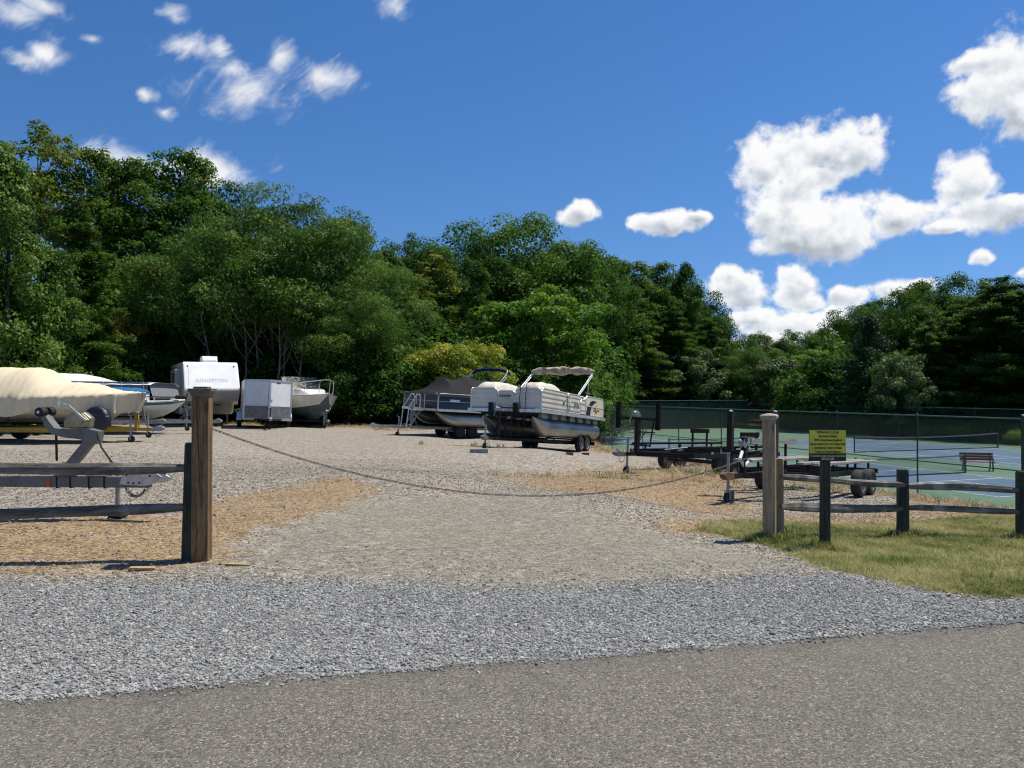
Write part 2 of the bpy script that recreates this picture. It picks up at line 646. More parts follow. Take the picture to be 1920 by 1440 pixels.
# a crown of loose stone along the apron and shallow wheel ruts on the drive
nzv = np.sin(XF * 3.1 + YF * 1.7) * np.sin(YF * 2.3 - XF * 0.9) + 0.5 * np.sin(XF * 7.7 - YF * 5.1)
ZF = ZF + np.where((s_road > 0) & (YF < 14), nzv * 0.008, 0)
nx, ny = len(gx), len(gy)
I = np.arange(nx * ny).reshape(nx, ny)
FQ = np.stack([I[:-1, :-1].ravel(), I[1:, :-1].ravel(), I[1:, 1:].ravel(), I[:-1, 1:].ravel()], 1)
near = (np.abs(XF) < 40) & (YF > -10) & (YF < 60)


def zone(name, soft):
    o = np.zeros(XF.shape)
    o[near] = in_soft(XF[near], YF[near], POLY[name], soft)
    return o


Zn = {'apron': zone('apron', 0.3), 'grass': zone('grass', 0.14), 'drive': zone('drive', 1.2)}
Zn['straw'] = np.maximum(np.maximum(zone('strawL', 0.45), zone('strawR', 0.8)), zone('strawF', 0.35))
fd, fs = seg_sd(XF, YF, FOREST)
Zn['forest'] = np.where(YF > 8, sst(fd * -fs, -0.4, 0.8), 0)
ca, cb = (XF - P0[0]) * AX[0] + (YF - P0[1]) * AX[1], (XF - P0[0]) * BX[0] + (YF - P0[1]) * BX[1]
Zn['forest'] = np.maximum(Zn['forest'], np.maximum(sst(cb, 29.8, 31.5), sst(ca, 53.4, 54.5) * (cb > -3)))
cd, cs = seg_sd(XF, YF, CREST)
bank = sst(cd * cs, -0.9, 0.3)
Zn['bank'] = bank
edge = np.exp(-((fd * -fs + 0.4) / 0.7) ** 2) * (YF > 8) * (XF < 3)
Zn['straw'] = np.maximum(Zn['straw'], np.maximum(edge * 0.95, np.exp(-((cd * cs + 0.2) / 0.8) ** 2) * 0.8))

gm, t = newmat('lot ground')
pos = t.n('ShaderNodeNewGeometry').outputs['Position']
A = {k: t.attr('z_' + k) for k in Zn}
brk = t.noise(pos, 1.7, 6.0, 0.65)
brk2 = t.noise(pos, 9.0, 5.0, 0.7)
bb = t.m('ADD', t.m('MULTIPLY_ADD', brk, 0.9, -0.45), t.m('MULTIPLY_ADD', brk2, 0.9, -0.45))


def msk(k, amt, lo=0.4, hi=0.6):
    return t.smooth(t.m('ADD', A[k], t.m('MULTIPLY', bb, amt)), lo, hi)


vA = t.voro(pos, 34.0)
vB = t.voro(pos, 15.0)
vC = t.voro(pos, 80.0)
rA = t.n('ShaderNodeSeparateColor', {0: vA.outputs['Color']}).outputs[0]
rB = t.n('ShaderNodeSeparateColor', {0: vB.outputs['Color']}).outputs[1]
rC = t.n('ShaderNodeSeparateColor', {0: vC.outputs['Color']}).outputs[0]
rr = t.m('ADD', t.m('MULTIPLY', rA, 0.5), t.m('ADD', t.m('MULTIPLY', rB, 0.34), t.m('MULTIPLY', rC, 0.16)))
lowf = t.noise(pos, 0.55, 5.0, 0.6)
lot = t.ramp(rr, [(0.15, (.12, .106, .085)), (0.42, (.235, .21, .172)), (0.62, (.315, .285, .238)), (0.88, (.43, .398, .345))])
lot2 = t.ramp(rr, [(0.15, (.09, .074, .052)), (0.45, (.24, .205, .155)), (0.65, (.34, .295, .23)), (0.88, (.50, .45, .37))])
lotc = t.mix(t.smooth(lowf, 0.44, 0.68, 0.0, 0.75), lot, lot2)
apr = t.ramp(rr, [(0.2, (0.126, 0.128, 0.129)), (0.45, (0.217, 0.222, 0.223)), (0.65, (0.291, 0.297, 0.298)), (0.9, (0.412, 0.416, 0.411))])
drv = t.ramp(t.m('ADD', t.m('MULTIPLY', rC, 0.5), t.m('MULTIPLY', rr, 0.5)),
             [(0.15, (0.098, 0.090, 0.067)), (0.45, (0.180, 0.169, 0.131)), (0.7, (0.258, 0.241, 0.190)), (0.92, (0.389, 0.368, 0.309))])
fib = t.noise(t.vm('MULTIPLY', pos, (1.0, 2.6, 1.0)), 24.0, 6.0, 0.75, 1.4)
stw = t.ramp(t.m('ADD', t.m('MULTIPLY', fib, 0.75), t.m('MULTIPLY', rA, 0.25)),
             [(0.25, (.08, .048, .02)), (0.45, (.22, .142, .066)), (0.6, (.36, .25, .132)), (0.8, (.52, .41, .26))])
soil = t.ramp(fib, [(0.3, (0.061, 0.054, 0.019)), (0.5, (0.142, 0.129, 0.045)), (0.7, (0.286, 0.236, 0.096))])
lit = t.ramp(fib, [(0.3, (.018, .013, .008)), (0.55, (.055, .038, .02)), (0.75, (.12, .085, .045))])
c = lotc
c = t.mix(t.m('MULTIPLY', msk('drive', 1.9, 0.1, 1.0), 0.8), c, drv)
c = t.mix(t.m('MULTIPLY', msk('straw', 1.9, 0.35, 0.95), 0.85), c, stw)
c = t.mix(msk('apron', 0.8, 0.3, 0.7), c, apr)
c = t.mix(msk('grass', 0.35), c, soil)
c = t.mix(t.m('MULTIPLY', msk('bank', 0.5), 0.85), c, soil)
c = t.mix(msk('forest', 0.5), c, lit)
jt = t.m('ADD', t.smooth(vA.outputs['Distance'], 0.25, 0.75, 1.0, 0.0), t.m('MULTIPLY', t.smooth(vB.outputs['Distance'], 0.2, 0.8, 1.0, 0.0), 0.9))
bp = t.n('ShaderNodeBump', {'Strength': 1.0, 'Distance': 0.006, 'Height': jt})
bs = t.n('ShaderNodeBsdfPrincipled', {'Base Color': c, 'Roughness': 0.92, 'Normal': bp.outputs[0], 'Specular IOR Level': 0.2})
t.n('ShaderNodeOutputMaterial', {0: bs.outputs[0]})
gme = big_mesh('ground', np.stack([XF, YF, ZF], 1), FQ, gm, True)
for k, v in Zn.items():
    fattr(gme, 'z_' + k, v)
tag(obj('ground', gme), kind='structure')

# road: worn asphalt sheet with a ragged edge against the gravel
am, t = newmat('asphalt')
pos = t.n('ShaderNodeNewGeometry').outputs['Position']
v1 = t.voro(pos, 150.0)
v2 = t.voro(pos, 75.0)
r1 = t.n('ShaderNodeSeparateColor', {0: v1.outputs['Color']}).outputs[0]
r2 = t.n('ShaderNodeSeparateColor', {0: v2.outputs['Color']}).outputs[2]
r = t.m('ADD', t.m('MULTIPLY', r1, 0.6), t.m('MULTIPLY', r2, 0.4))
ac = t.ramp(r, [(0.10, (0.060, 0.054, 0.043)), (0.4, (0.130, 0.118, 0.095)), (0.65, (0.175, 0.160, 0.130)), (0.82, (0.250, 0.230, 0.190)), (0.96, (0.440, 0.415, 0.349))])
lf = t.noise(pos, 0.6, 6.0, 0.65)
ac = t.mix(t.smooth(lf, 0.35, 0.7, 0.0, 0.30), ac, (.125, .115, .104))
bl = t.noise(t.vm('MULTIPLY', pos, (0.5, 1.6, 1.0)), 2.6, 6.0, 0.7)
ac = t.mix(t.smooth(bl, 0.52, 0.75, 0.0, 0.28), ac, (.215, .20, .18))
st_ = t.noise(pos, 1.9, 3.0, 0.5, 0.6)
ac = t.mix(t.smooth(st_, 0.66, 0.74, 0.0, 0.30), ac, (.06, .056, .052))
ckv = t.n('ShaderNodeTexVoronoi', {'Scale': 0.55, 'Vector': t.vm('MULTIPLY_ADD', t.noise(pos, 3.0, 5.0, 0.7, out='Color'), (0.5, 0.5, 0.5), pos)}, feature='DISTANCE_TO_EDGE')
ckm = t.m('MULTIPLY', t.smooth(ckv.outputs['Distance'], 0.0015, 0.006, 1.0, 0.0), t.smooth(t.noise(pos, 0.9, 3.0, 0.5), 0.52, 0.62))
ac = t.mix(t.m('MULTIPLY', ckm, 0.6), ac, (.035, .032, .03))
h = t.m('ADD', t.smooth(v1.outputs['Distance'], 0.1, 0.8, 1.0, 0.0), t.smooth(v2.outputs['Distance'], 0.2, 0.8, 0.8, 0.0))
b = t.n('ShaderNodeBump', {'Strength': 0.8, 'Distance': 0.004, 'Height': h})
bs = t.n('ShaderNodeBsdfPrincipled', {'Base Color': ac, 'Roughness': 0.85, 'Normal': b.outputs[0], 'Specular IOR Level': 0.3})
t.n('ShaderNodeOutputMaterial', {0: bs.outputs[0]})
ss = np.concatenate([np.arange(-400, -9, 6.0), np.arange(-9, 12, 0.05), np.arange(12, 400, 6.0)])
wob = 0.03 * np.sin(ss * 1.3) + 0.02 * np.sin(ss * 5.3 + 1) + 0.014 * np.sin(ss * 13.7 + 2) + rng.normal(0, 0.009, len(ss))
rv, rf = [], []
for dz, off in ((-0.05, 0.012), (0.006, 0.0), (0.012, -0.3), (0.02, -3.0), (0.006, -6.2), (-0.05, -6.25)):
    q = ROAD_A[None] + ss[:, None] * RD[None] + (off + wob * (off > -0.2))[:, None] * RN[None]
    rv.append(np.stack([q[:, 0], q[:, 1], np.full(len(ss), dz)], 1))
n = len(ss)
J = np.arange(6 * n).reshape(6, n)
rf = np.stack([J[:-1, :-1].ravel(), J[1:, :-1].ravel(), J[1:, 1:].ravel(), J[:-1, 1:].ravel()], 1)
tag(obj('road', big_mesh('road', np.concatenate(rv), rf[:, ::-1], am, True)), kind='structure')


# ------------------------------------------------------------------ scattering of uncountable stuff
def scatter(name, pts, scl, rot, meshes, label=None, cat=None):
    src = bpy.data.collections.new(name + '_source')
    for i, me in enumerate(meshes):
        src.objects.link(bpy.data.objects.new('%s_%02d' % (name, i), me))
    me = bpy.data.meshes.new(name)
    me.vertices.add(len(pts))
    me.vertices.foreach_set('co', np.ascontiguousarray(pts, np.float32).ravel())
    fattr(me, 'scl', scl)
    a = me.attributes.new('rot', 'FLOAT_VECTOR', 'POINT')
    a.data.foreach_set('vector', np.ascontiguousarray(rot, np.float32).ravel())
    a = me.attributes.new('idx', 'INT', 'POINT')
    a.data.foreach_set('value', rng.integers(0, len(meshes), len(pts)).astype(np.int32))
    o = obj(name, me)
    g = bpy.data.node_groups.new(name, 'GeometryNodeTree')
    g.interface.new_socket('Geometry', in_out='INPUT', socket_type='NodeSocketGeometry')
    g.interface.new_socket('Geometry', in_out='OUTPUT', socket_type='NodeSocketGeometry')
    gi, go = g.nodes.new('NodeGroupInput'), g.nodes.new('NodeGroupOutput')
    ci = g.nodes.new('GeometryNodeCollectionInfo')
    ci.inputs[0].default_value = src
    ci.inputs[1].default_value = True
    ci.inputs[2].default_value = True
    ip = g.nodes.new('GeometryNodeInstanceOnPoints')
    ip.inputs['Pick Instance'].default_value = True
    L = g.links.new
    L(gi.outputs[0], ip.inputs['Points'])
    L(ci.outputs[0], ip.inputs['Instance'])
    for nm, ty, sk in (('idx', 'INT', 'Instance Index'), ('rot', 'FLOAT_VECTOR', 'Rotation'), ('scl', 'FLOAT', 'Scale')):
        na = g.nodes.new('GeometryNodeInputNamedAttribute')
        na.data_type = ty
        na.inputs[0].default_value = nm
        L(na.outputs[0], ip.inputs[sk])
    L(ip.outputs[0], go.inputs[0])
    o.modifiers.new('scatter', 'NODES').node_group = g
    return tag(o, label, cat, kind='stuff')


def stone_mat(name, stops):
    m, t = newmat(name)
    rd = t.n('ShaderNodeObjectInfo').outputs['Random']
    co = t.n('ShaderNodeTexCoord').outputs['Object']
    nz = t.noise(co, 2.5, 3.0, 0.6)
    f = t.m('ADD', rd, t.m('MULTIPLY_ADD', nz, 0.3, -0.15))
    bs = t.n('ShaderNodeBsdfPrincipled', {'Base Color': t.ramp(f, stops), 'Roughness': 0.88, 'Specular IOR Level': 0.25})
    t.n('ShaderNodeOutputMaterial', {0: bs.outputs[0]})
    return m


def stone_meshes(name, mat, flat=0.6, k=4):
    import bmesh
    out = []
    for i in range(k):
        bm = bmesh.new()
        bmesh.ops.create_icosphere(bm, subdivisions=1, radius=0.5)
        rr_ = random.Random(i * 7 + 3)
        sx, sy = rr_.uniform(0.75, 1.3), rr_.uniform(0.6, 1.0)
        for v in bm.verts:
            k2 = rr_.uniform(0.68, 1.22)
            v.co = Vector((v.co.x * sx * k2, v.co.y * sy * k2, v.co.z * flat * k2))
        me = bpy.data.meshes.new('%s_%d' % (name, i))
        bm.to_mesh(me)
        bm.free()
        me.materials.append(mat)
        out.append(me)
    return out


def spread(n, x0, x1, y0, y1, wfn):
    x = rng.uniform(x0, x1, n)
    y = rng.uniform(y0, y1, n)
    k = rng.random(n) < wfn(x, y)
    return x[k], y[k]


def road_s(x, y):
    return (x - ROAD_A[0]) * RN[0] + (y - ROAD_A[1]) * RN[1]


def gsurf(x, y):
    z = GZ(x, y)
    s = road_s(x, y)
    z = z - 0.06 * sst(-s, 0.02, 0.5) - 0.012 * sst(-s, -0.25, 0.05)
    nv = np.sin(x * 3.1 + y * 1.7) * np.sin(y * 2.3 - x * 0.9) + 0.5 * np.sin(x * 7.7 - y * 5.1)
    return z + np.where((s > 0) & (y < 14), nv * 0.008, 0)


def inview(x, y, m=0.26):
    return (np.abs(x / y) < 0.66 + m)


def frand(n):
    return np.stack([rng.normal(0, 0.35, n), rng.normal(0, 0.35, n), rng.uniform(0, 6.28, n)], 1)


# grey crushed stone on the apron, spilling a little over the road's edge
gmat = stone_mat('crushed stone', [(0.0, (0.145, 0.143, 0.137)), (0.35, (0.221, 0.223, 0.213)), (0.7, (0.293, 0.295, 0.281)), (0.94, (0.410, 0.409, 0.383)),
                                   (1.0, (0.421, 0.397, 0.315))])
x, y = spread(560000, -7.0, 9.0, 2.6, 8.4, lambda x, y: inview(x, y) * np.maximum(in_soft(x, y, POLY['apron'], 0.42),
              0.22 * in_soft(x, y, POLY['apron'], 1.5)) *
              (road_s(x, y) > -0.015 - np.where(rng.random(len(x)) < 0.012, rng.exponential(0.28, len(x)), rng.exponential(0.035, len(x)))) * (1 - in_soft(x, y, POLY['grass'], 0.12)))
s = rng.gamma(3.2, 0.0029, len(x)) + 0.0048
onroad = road_s(x, y) < 0
scatter('apron_gravel', np.stack([x, y, np.where(onroad, 0.008 + np.clip(-road_s(x, y) * 0.004, 0, .01), gsurf(x, y)) + s * 0.16], 1), s, frand(len(x)), stone_meshes('stone', gmat),
        'loose blue grey crushed stone along the road edge', 'gravel')
# tan gravel of the lot
lmat = stone_mat('lot stone', [(0.0, (.125, .108, .083)), (0.4, (.215, .19, .152)), (0.75, (.30, .27, .22)), (1.0, (.44, .405, .345))])
x, y = spread(270000, -15, 13, 5.6, 19, lambda x, y: inview(x, y) * (1 - in_soft(x, y, POLY['grass'], 0.2)) *
              (1 - in_soft(x, y, POLY['apron'], 0.1)) * (1 - 0.5 * in_soft(x, y, POLY['drive'], 0.9)) * np.clip(1.5 - y / 16, 0.12, 1))
s = rng.gamma(4, 0.0034, len(x)) + 0.006
dk = in_soft(x, y, POLY['drive'], 0.5)
s = s * (1 - 0.5 * dk)
stw_ = np.maximum(in_soft(x, y, POLY['strawL'], 0.45), in_soft(x, y, POLY['strawR'], 0.8))
kp = rng.random(len(x)) > 0.55 * stw_
x, y, s = x[kp], y[kp], s[kp]
scatter('lot_gravel', np.stack([x, y, gsurf(x, y) + s * 0.12], 1), s, frand(len(x)), stone_meshes('lot_stone', lmat, 0.5),
        'loose tan and grey gravel of the storage lot', 'gravel')


# ------------------------------------------------------------------ grass and straw
def tuft(name, mat, blades, h, spreadr, lean, wid, seed):
    r_ = np.random.default_rng(seed)
    V, F, T = [], [], []
    for b in range(blades):
        a = r_.uniform(0, 6.28)
        ox, oy = r_.normal(0, spreadr, 2)
        L = h * r_.uniform(0.5, 1.15)
        ln = lean * r_.uniform(0.4, 1.5)
        dx, dy = math.cos(a), math.sin(a)
        px, py = -dy * wid / 2, dx * wid / 2
        o = len(V)
        for k, (tt, ww) in enumerate(((0, 1), (0.55, 0.8), (1.0, 0.12))):
            bx, by, bz = ox + dx * ln * L * tt * tt, oy + dy * ln * L * tt * tt, L * tt * (1 - 0.35 * ln * tt)
            V += [(bx - px * ww, by - py * ww, bz), (bx + px * ww, by + py * ww, bz)]
        F += [(o, o + 1, o + 3, o + 2), (o + 2, o + 3, o + 5, o + 4)]
        T += [r_.random()] * 6
    me = big_mesh(name, np.array(V), np.array(F), mat)
    fattr(me, 'tint', T)
    return me


def blade_mat(name, stops, trans=0.35):
    m, t = newmat(name)
    rd = t.n('ShaderNodeObjectInfo').outputs['Random']
    f = t.m('ADD', t.m('MULTIPLY', t.attr('tint'), 0.55), t.m('MULTIPLY', rd, 0.45))
    pos = t.n('ShaderNodeNewGeometry').outputs['Position']
    pn = t.noise(pos, 1.1, 4.0, 0.6)
    f = t.m('ADD', f, t.m('MULTIPLY_ADD', pn, 2.2, -1.02))
    c = t.ramp(f, stops)
    d = t.n('ShaderNodeBsdfPrincipled', {'Base Color': c, 'Roughness': 0.6, 'Specular IOR Level': 0.25})
    tr = t.n('ShaderNodeBsdfTranslucent', {'Color': c})
    mx = t.n('ShaderNodeMixShader', {0: trans, 1: d.outputs[0], 2: tr.outputs[0]})
    t.n('ShaderNodeOutputMaterial', {0: mx.outputs[0]})
    return m


gr_m = blade_mat('verge grass', [(0.05, (0.059, 0.116, 0.018)), (0.32, (0.135, 0.191, 0.042)), (0.52, (0.259, 0.271, 0.083)), (0.8, (0.454, 0.416, 0.177)), (1.0, (0.583, 0.532, 0.281))])
st_m = blade_mat('dry straw', [(0.0, (.16, .095, .045)), (0.4, (.33, .235, .125)), (0.8, (.52, .42, .26)), (1.0, (.62, .53, .36))], 0.25)
gt = [tuft('grass_tuft', gr_m, 16, 0.075, 0.028, 0.75, 0.0042, k) for k in range(4)]
x, y = spread(95000, 1.6, 13.0, 5.2, 12.5, lambda x, y: inview(x, y) * in_soft(x, y, POLY['grass'], 0.2))
z = gsurf(x, y)
edge_g = 1.0 + 0.5 * np.exp(-(np.abs(road_s(x, y) - 0.55) / 0.35) ** 2)
scatter('verge_grass', np.stack([x, y, z - 0.004], 1), rng.gamma(4, 0.115, len(x)).clip(0.2, 1.4) * edge_g, np.stack([rng.normal(0, .12, len(x)), rng.normal(0, .12, len(x)), rng.uniform(0, 6.28, len(x))], 1), gt,
        'patchy green and straw coloured grass of the verge', 'grass')
# taller growth the mower leaves round the posts
PB = [(3.1, 9.3), (3.25, 9.42), (3.56, 8.75), (5.2, 10.3), (6.9, 10.45)]
px_, py_ = [], []
for (bx_, by_) in PB:
    aa, rr2 = rng.uniform(0, 6.28, 90), 0.07 + rng.exponential(0.07, 90)
    px_.append(bx_ + rr2 * np.cos(aa))
    py_.append(by_ + rr2 * np.sin(aa))
x, y = np.concatenate(px_), np.concatenate(py_)
scatter('post_base_grass', np.stack([x, y, gsurf(x, y) - 0.004], 1), rng.uniform(0.9, 2.0, len(x)), np.stack([rng.normal(0, .15, len(x)), rng.normal(0, .15, len(x)), rng.uniform(0, 6.28, len(x))], 1), gt,
        'longer unmown grass tufts round the feet of the right hand posts', 'grass')
stt = [tuft('straw_tuft', st_m, 9, 0.07, 0.03, 1.9, 0.004, 40 + k) for k in range(4)]


def straw_w(x, y):
    wv_ = np.maximum(in_soft(x, y, POLY['strawL'], 0.5), np.maximum(in_soft(x, y, POLY['strawR'], 0.8), in_soft(x, y, POLY['strawF'], 0.4)))
    pat = 0.5 + 0.5 * np.sin(x * 2.3 + 1.7 * np.sin(y * 1.9)) * np.sin(y * 2.9 + x)
    d1, s1 = seg_sd(x, y, FOREST)
    e = np.exp(-((d1 * -s1 + 0.5) / 0.5) ** 2)
    d2, s2 = seg_sd(x, y, CREST)
    e2 = np.exp(-((d2 * s2 + 0.3) / 0.6) ** 2)
    return np.clip(np.maximum(wv_ * pat * 0.8, np.maximum(e, e2 * 0.8)), 0, 1) * inview(x, y)


x1, y1 = spread(70000, -10, 11, 5.8, 16, lambda x, y: straw_w(x, y) * 0.6)
x2, y2 = spread(60000, -24, 11, 16, 42, straw_w)
x, y = np.concatenate([x1, x2]), np.concatenate([y1, y2])
sc_ = np.where(y < 16, rng.uniform(0.35, 0.9, len(x)), rng.uniform(1.0, 3.2, len(x)))
scatter('dry_straw', np.stack([x, y, gsurf(x, y) - 0.003], 1), sc_, np.stack([rng.normal(0, .3, len(x)), rng.normal(0, .3, len(x)), rng.uniform(0, 6.28, len(x))], 1), stt,
        'dry straw coloured grass and litter on the gravel', 'dry grass')
# scattered green weeds on the bank crest and under the trailers
wm = blade_mat('weed green', [(0.1, (.05, .10, .02)), (0.6, (.13, .19, .045)), (1.0, (.30, .30, .09))])
wt_ = [tuft('weed_tuft', wm, 14, 0.2, 0.05, 0.7, 0.008, 80 + k) for k in range(3)]


def weed_w(x, y):
    d2, s2 = seg_sd(x, y, CREST)
    c_ = np.exp(-((d2 * s2 - 0.1) / 0.5) ** 2) * (0.5 + 0.5 * np.sin(x * 1.3 + y * 0.8))
    blob = np.exp(-(((x - 5.6) / 1.4) ** 2 + ((y - 20.3) / 0.8) ** 2)) + 0.5 * np.exp(-(((x - 2.3) / 0.5) ** 2 + ((y - 16.2) / 0.5) ** 2)) \
        + 0.7 * np.exp(-(((x - 6.6) / 0.9) ** 2 + ((y - 17.6) / 0.5) ** 2)) + 0.25 * np.exp(-(((x + 1) / 1.8) ** 2 + ((y - 24) / 0.6) ** 2))
    return np.clip(0.35 * c_ + blob, 0, 1)


x, y = spread(16000, -8, 13, 13, 34, weed_w)
scatter('weeds', np.stack([x, y, GZ(x, y) - 0.01], 1), rng.uniform(0.4, 1.3, len(x)), np.stack([rng.normal(0, .2, len(x)), rng.normal(0, .2, len(x)), rng.uniform(0, 6.28, len(x))], 1), wt_,
        'low green weeds growing along the bank by the courts', 'weeds')


# ------------------------------------------------------------------ trees
def leaf_mat(name, stops, trans=0.42, gloss=0.3):
    trans, gloss = min(0.45, trans), gloss * 0.3
    stops = [(p_, (c_[0] * 1.50, c_[1] * 1.44, c_[2] * 1.0)) for p_, c_ in stops]
    m, t = newmat(name)
    oi = t.n('ShaderNodeObjectInfo').outputs['Random']
    f = t.m('ADD', t.attr('tint'), t.m('MULTIPLY_ADD', oi, 0.36, -0.18))
    c = t.ramp(f, stops)
    d = t.n('ShaderNodeBsdfPrincipled', {'Base Color': c, 'Roughness': 0.5, 'Specular IOR Level': gloss})
    c2 = t.mix(1.0, c, (1.1, 1.25, 0.5), 'MULTIPLY')
    tr = t.n('ShaderNodeBsdfTranslucent', {'Color': c2})
    mx = t.n('ShaderNodeMixShader', {0: trans, 1: d.outputs[0], 2: tr.outputs[0]})
    t.n('ShaderNodeOutputMaterial', {0: mx.outputs[0]})
    return m


def unit(n, r_):
    v = r_.normal(size=(n, 3))
    return v / np.linalg.norm(v, axis=1, keepdims=True)


def leaves(C, Nn, L, Wd, droop, r_):
    """diamond leaves: centres C, normals Nn, lengths L, width ratio Wd"""
    n = len(C)
    t = np.cross(Nn, unit(n, r_))
    t /= np.linalg.norm(t, axis=1, keepdims=True) + 1e-9
    t[:, 2] -= droop
    t /= np.linalg.norm(t, axis=1, keepdims=True)
    b = np.cross(Nn, t)
    b /= np.linalg.norm(b, axis=1, keepdims=True) + 1e-9
    L = L[:, None]
    base, tip = C - t * L * 0.5, C + t * L * 0.5
    mid = C - t * L * 0.05
    l, rr_ = mid + b * L * Wd * 0.5, mid - b * L * Wd * 0.5
    V = np.stack([base, l, tip, rr_], 1).reshape(-1, 3)
    F = np.arange(4 * n).reshape(n, 4)
    return V, F


def crown(name, mat, clumps, per, L, Wd, droop, seed, flat=0.8, shell=0.55, upb=0.55, tvar=0.30):
    """clumps: list of (centre, radius). Leaves fill the outer shell of every clump, denser on top"""
    r_ = np.random.default_rng(seed)
    per, L = per * 1.5, L * 0.9
    Cs, Ns, Ts, Ls = [], [], [], []
    subs = []
    for c, rad in clumps:
        base = r_.normal(0, tvar * 0.4)
        subs.append((np.array(c), rad * 0.72, base - 0.05, 0.5))
        for k in range(int(r_.integers(5, 9))):
            d = unit(1, r_)[0]
            if d[2] < -0.3:
                d[2] = -d[2]
            p = np.array(c) + d * rad * r_.uniform(0.55, 0.95) * np.array((1, 1, flat))
            subs.append((p, rad * r_.uniform(0.30, 0.52), base + r_.normal(0, tvar * 0.35), 0.72))
    for c, rad, tb, sh in subs:
        n = max(10, int(per * 0.62 * rad * rad))
        d = unit(n, r_)
        d[:, 2] = np.where((d[:, 2] < -0.2) & (r_.random(n) < 0.6), -d[:, 2], d[:, 2])
        rr_ = rad * (sh + (1.15 - sh) * r_.random(n) ** 0.7)
        stray = r_.random(n) < 0.06
        rr_ = np.where(stray, rr_ * r_.uniform(1.0, 1.45, n), rr_)
        p = d * rr_[:, None] * np.array((1, 1, flat)) + c
        nn = d * 0.85 + np.array((0, 0, upb * 0.8)) + unit(n, r_) * 0.5
        nn /= np.linalg.norm(nn, axis=1, keepdims=True)
        Cs.append(p)
        Ns.append(nn)
        Ts.append(np.clip(0.5 + tb + r_.normal(0, tvar * 0.4, n), 0, 1))
        Ls.append(L * r_.uniform(0.6, 1.3, n))
    C, Nn, T, LL = np.concatenate(Cs), np.concatenate(Ns), np.concatenate(Ts), np.concatenate(Ls)
    V, F = leaves(C, Nn, LL, Wd, droop, r_)
    me = big_mesh(name, V, F, mat)
    fattr(me, 'tint', np.repeat(T, 4))
    return me


def limb(mb, a, b, r0, r1, r_, bend=0.12, n=5, sides=6):
    a, b = Vector(a), Vector(b)
    d = (b - a).length
    off = Vector(r_.normal(0, bend * d * 0.5, 3))
    pts = [a.lerp(b, k / n) + off * math.sin(math.pi * k / n) + Vector((0, 0, -0.10 * d * math.sin(math.pi * k / n))) for k in range(n + 1)]
    mb.tube(pts, [r0 + (r1 - r0) * k / n for k in range(n + 1)], sides)


def trunk_mesh(name, mat, H, r0, tips, seed, top=0.9, wob=0.02, z_branch=0.25):
    r_ = np.random.default_rng(seed)
    mb = MB()
    pts, rs = [], []
    K = 9
    ph = r_.uniform(0, 6, 2)
    for k in range(K + 1):
        t = k / K
        pts.append((wob * H * math.sin(3 * t + ph[0]) * t, wob * H * math.cos(2.4 * t + ph[1]) * t, -0.3 + (H * top + 0.3) * t))
        rs.append(r0 * (1.25 if k == 0 else 1.0) * (1 - 0.88 * t))
    mb.tube(pts, rs, 8)
    for c in tips:
        zz = min(max(c[2] - math.hypot(c[0], c[1]) * r_.uniform(0.5, 0.95), H * z_branch), H * top * 0.92)
        t = (zz + 0.3) / (H * top + 0.3)
        i = min(K - 1, int(t * K))
        f = t * K - i
        a = Vector(pts[i]).lerp(Vector(pts[i + 1]), f)
        rr_ = (rs[i] + (rs[i + 1] - rs[i]) * f) * 0.62
        limb(mb, a, c, max(rr_, 0.03), 0.015, r_)
    return mb.mesh(name, mat, 'all')


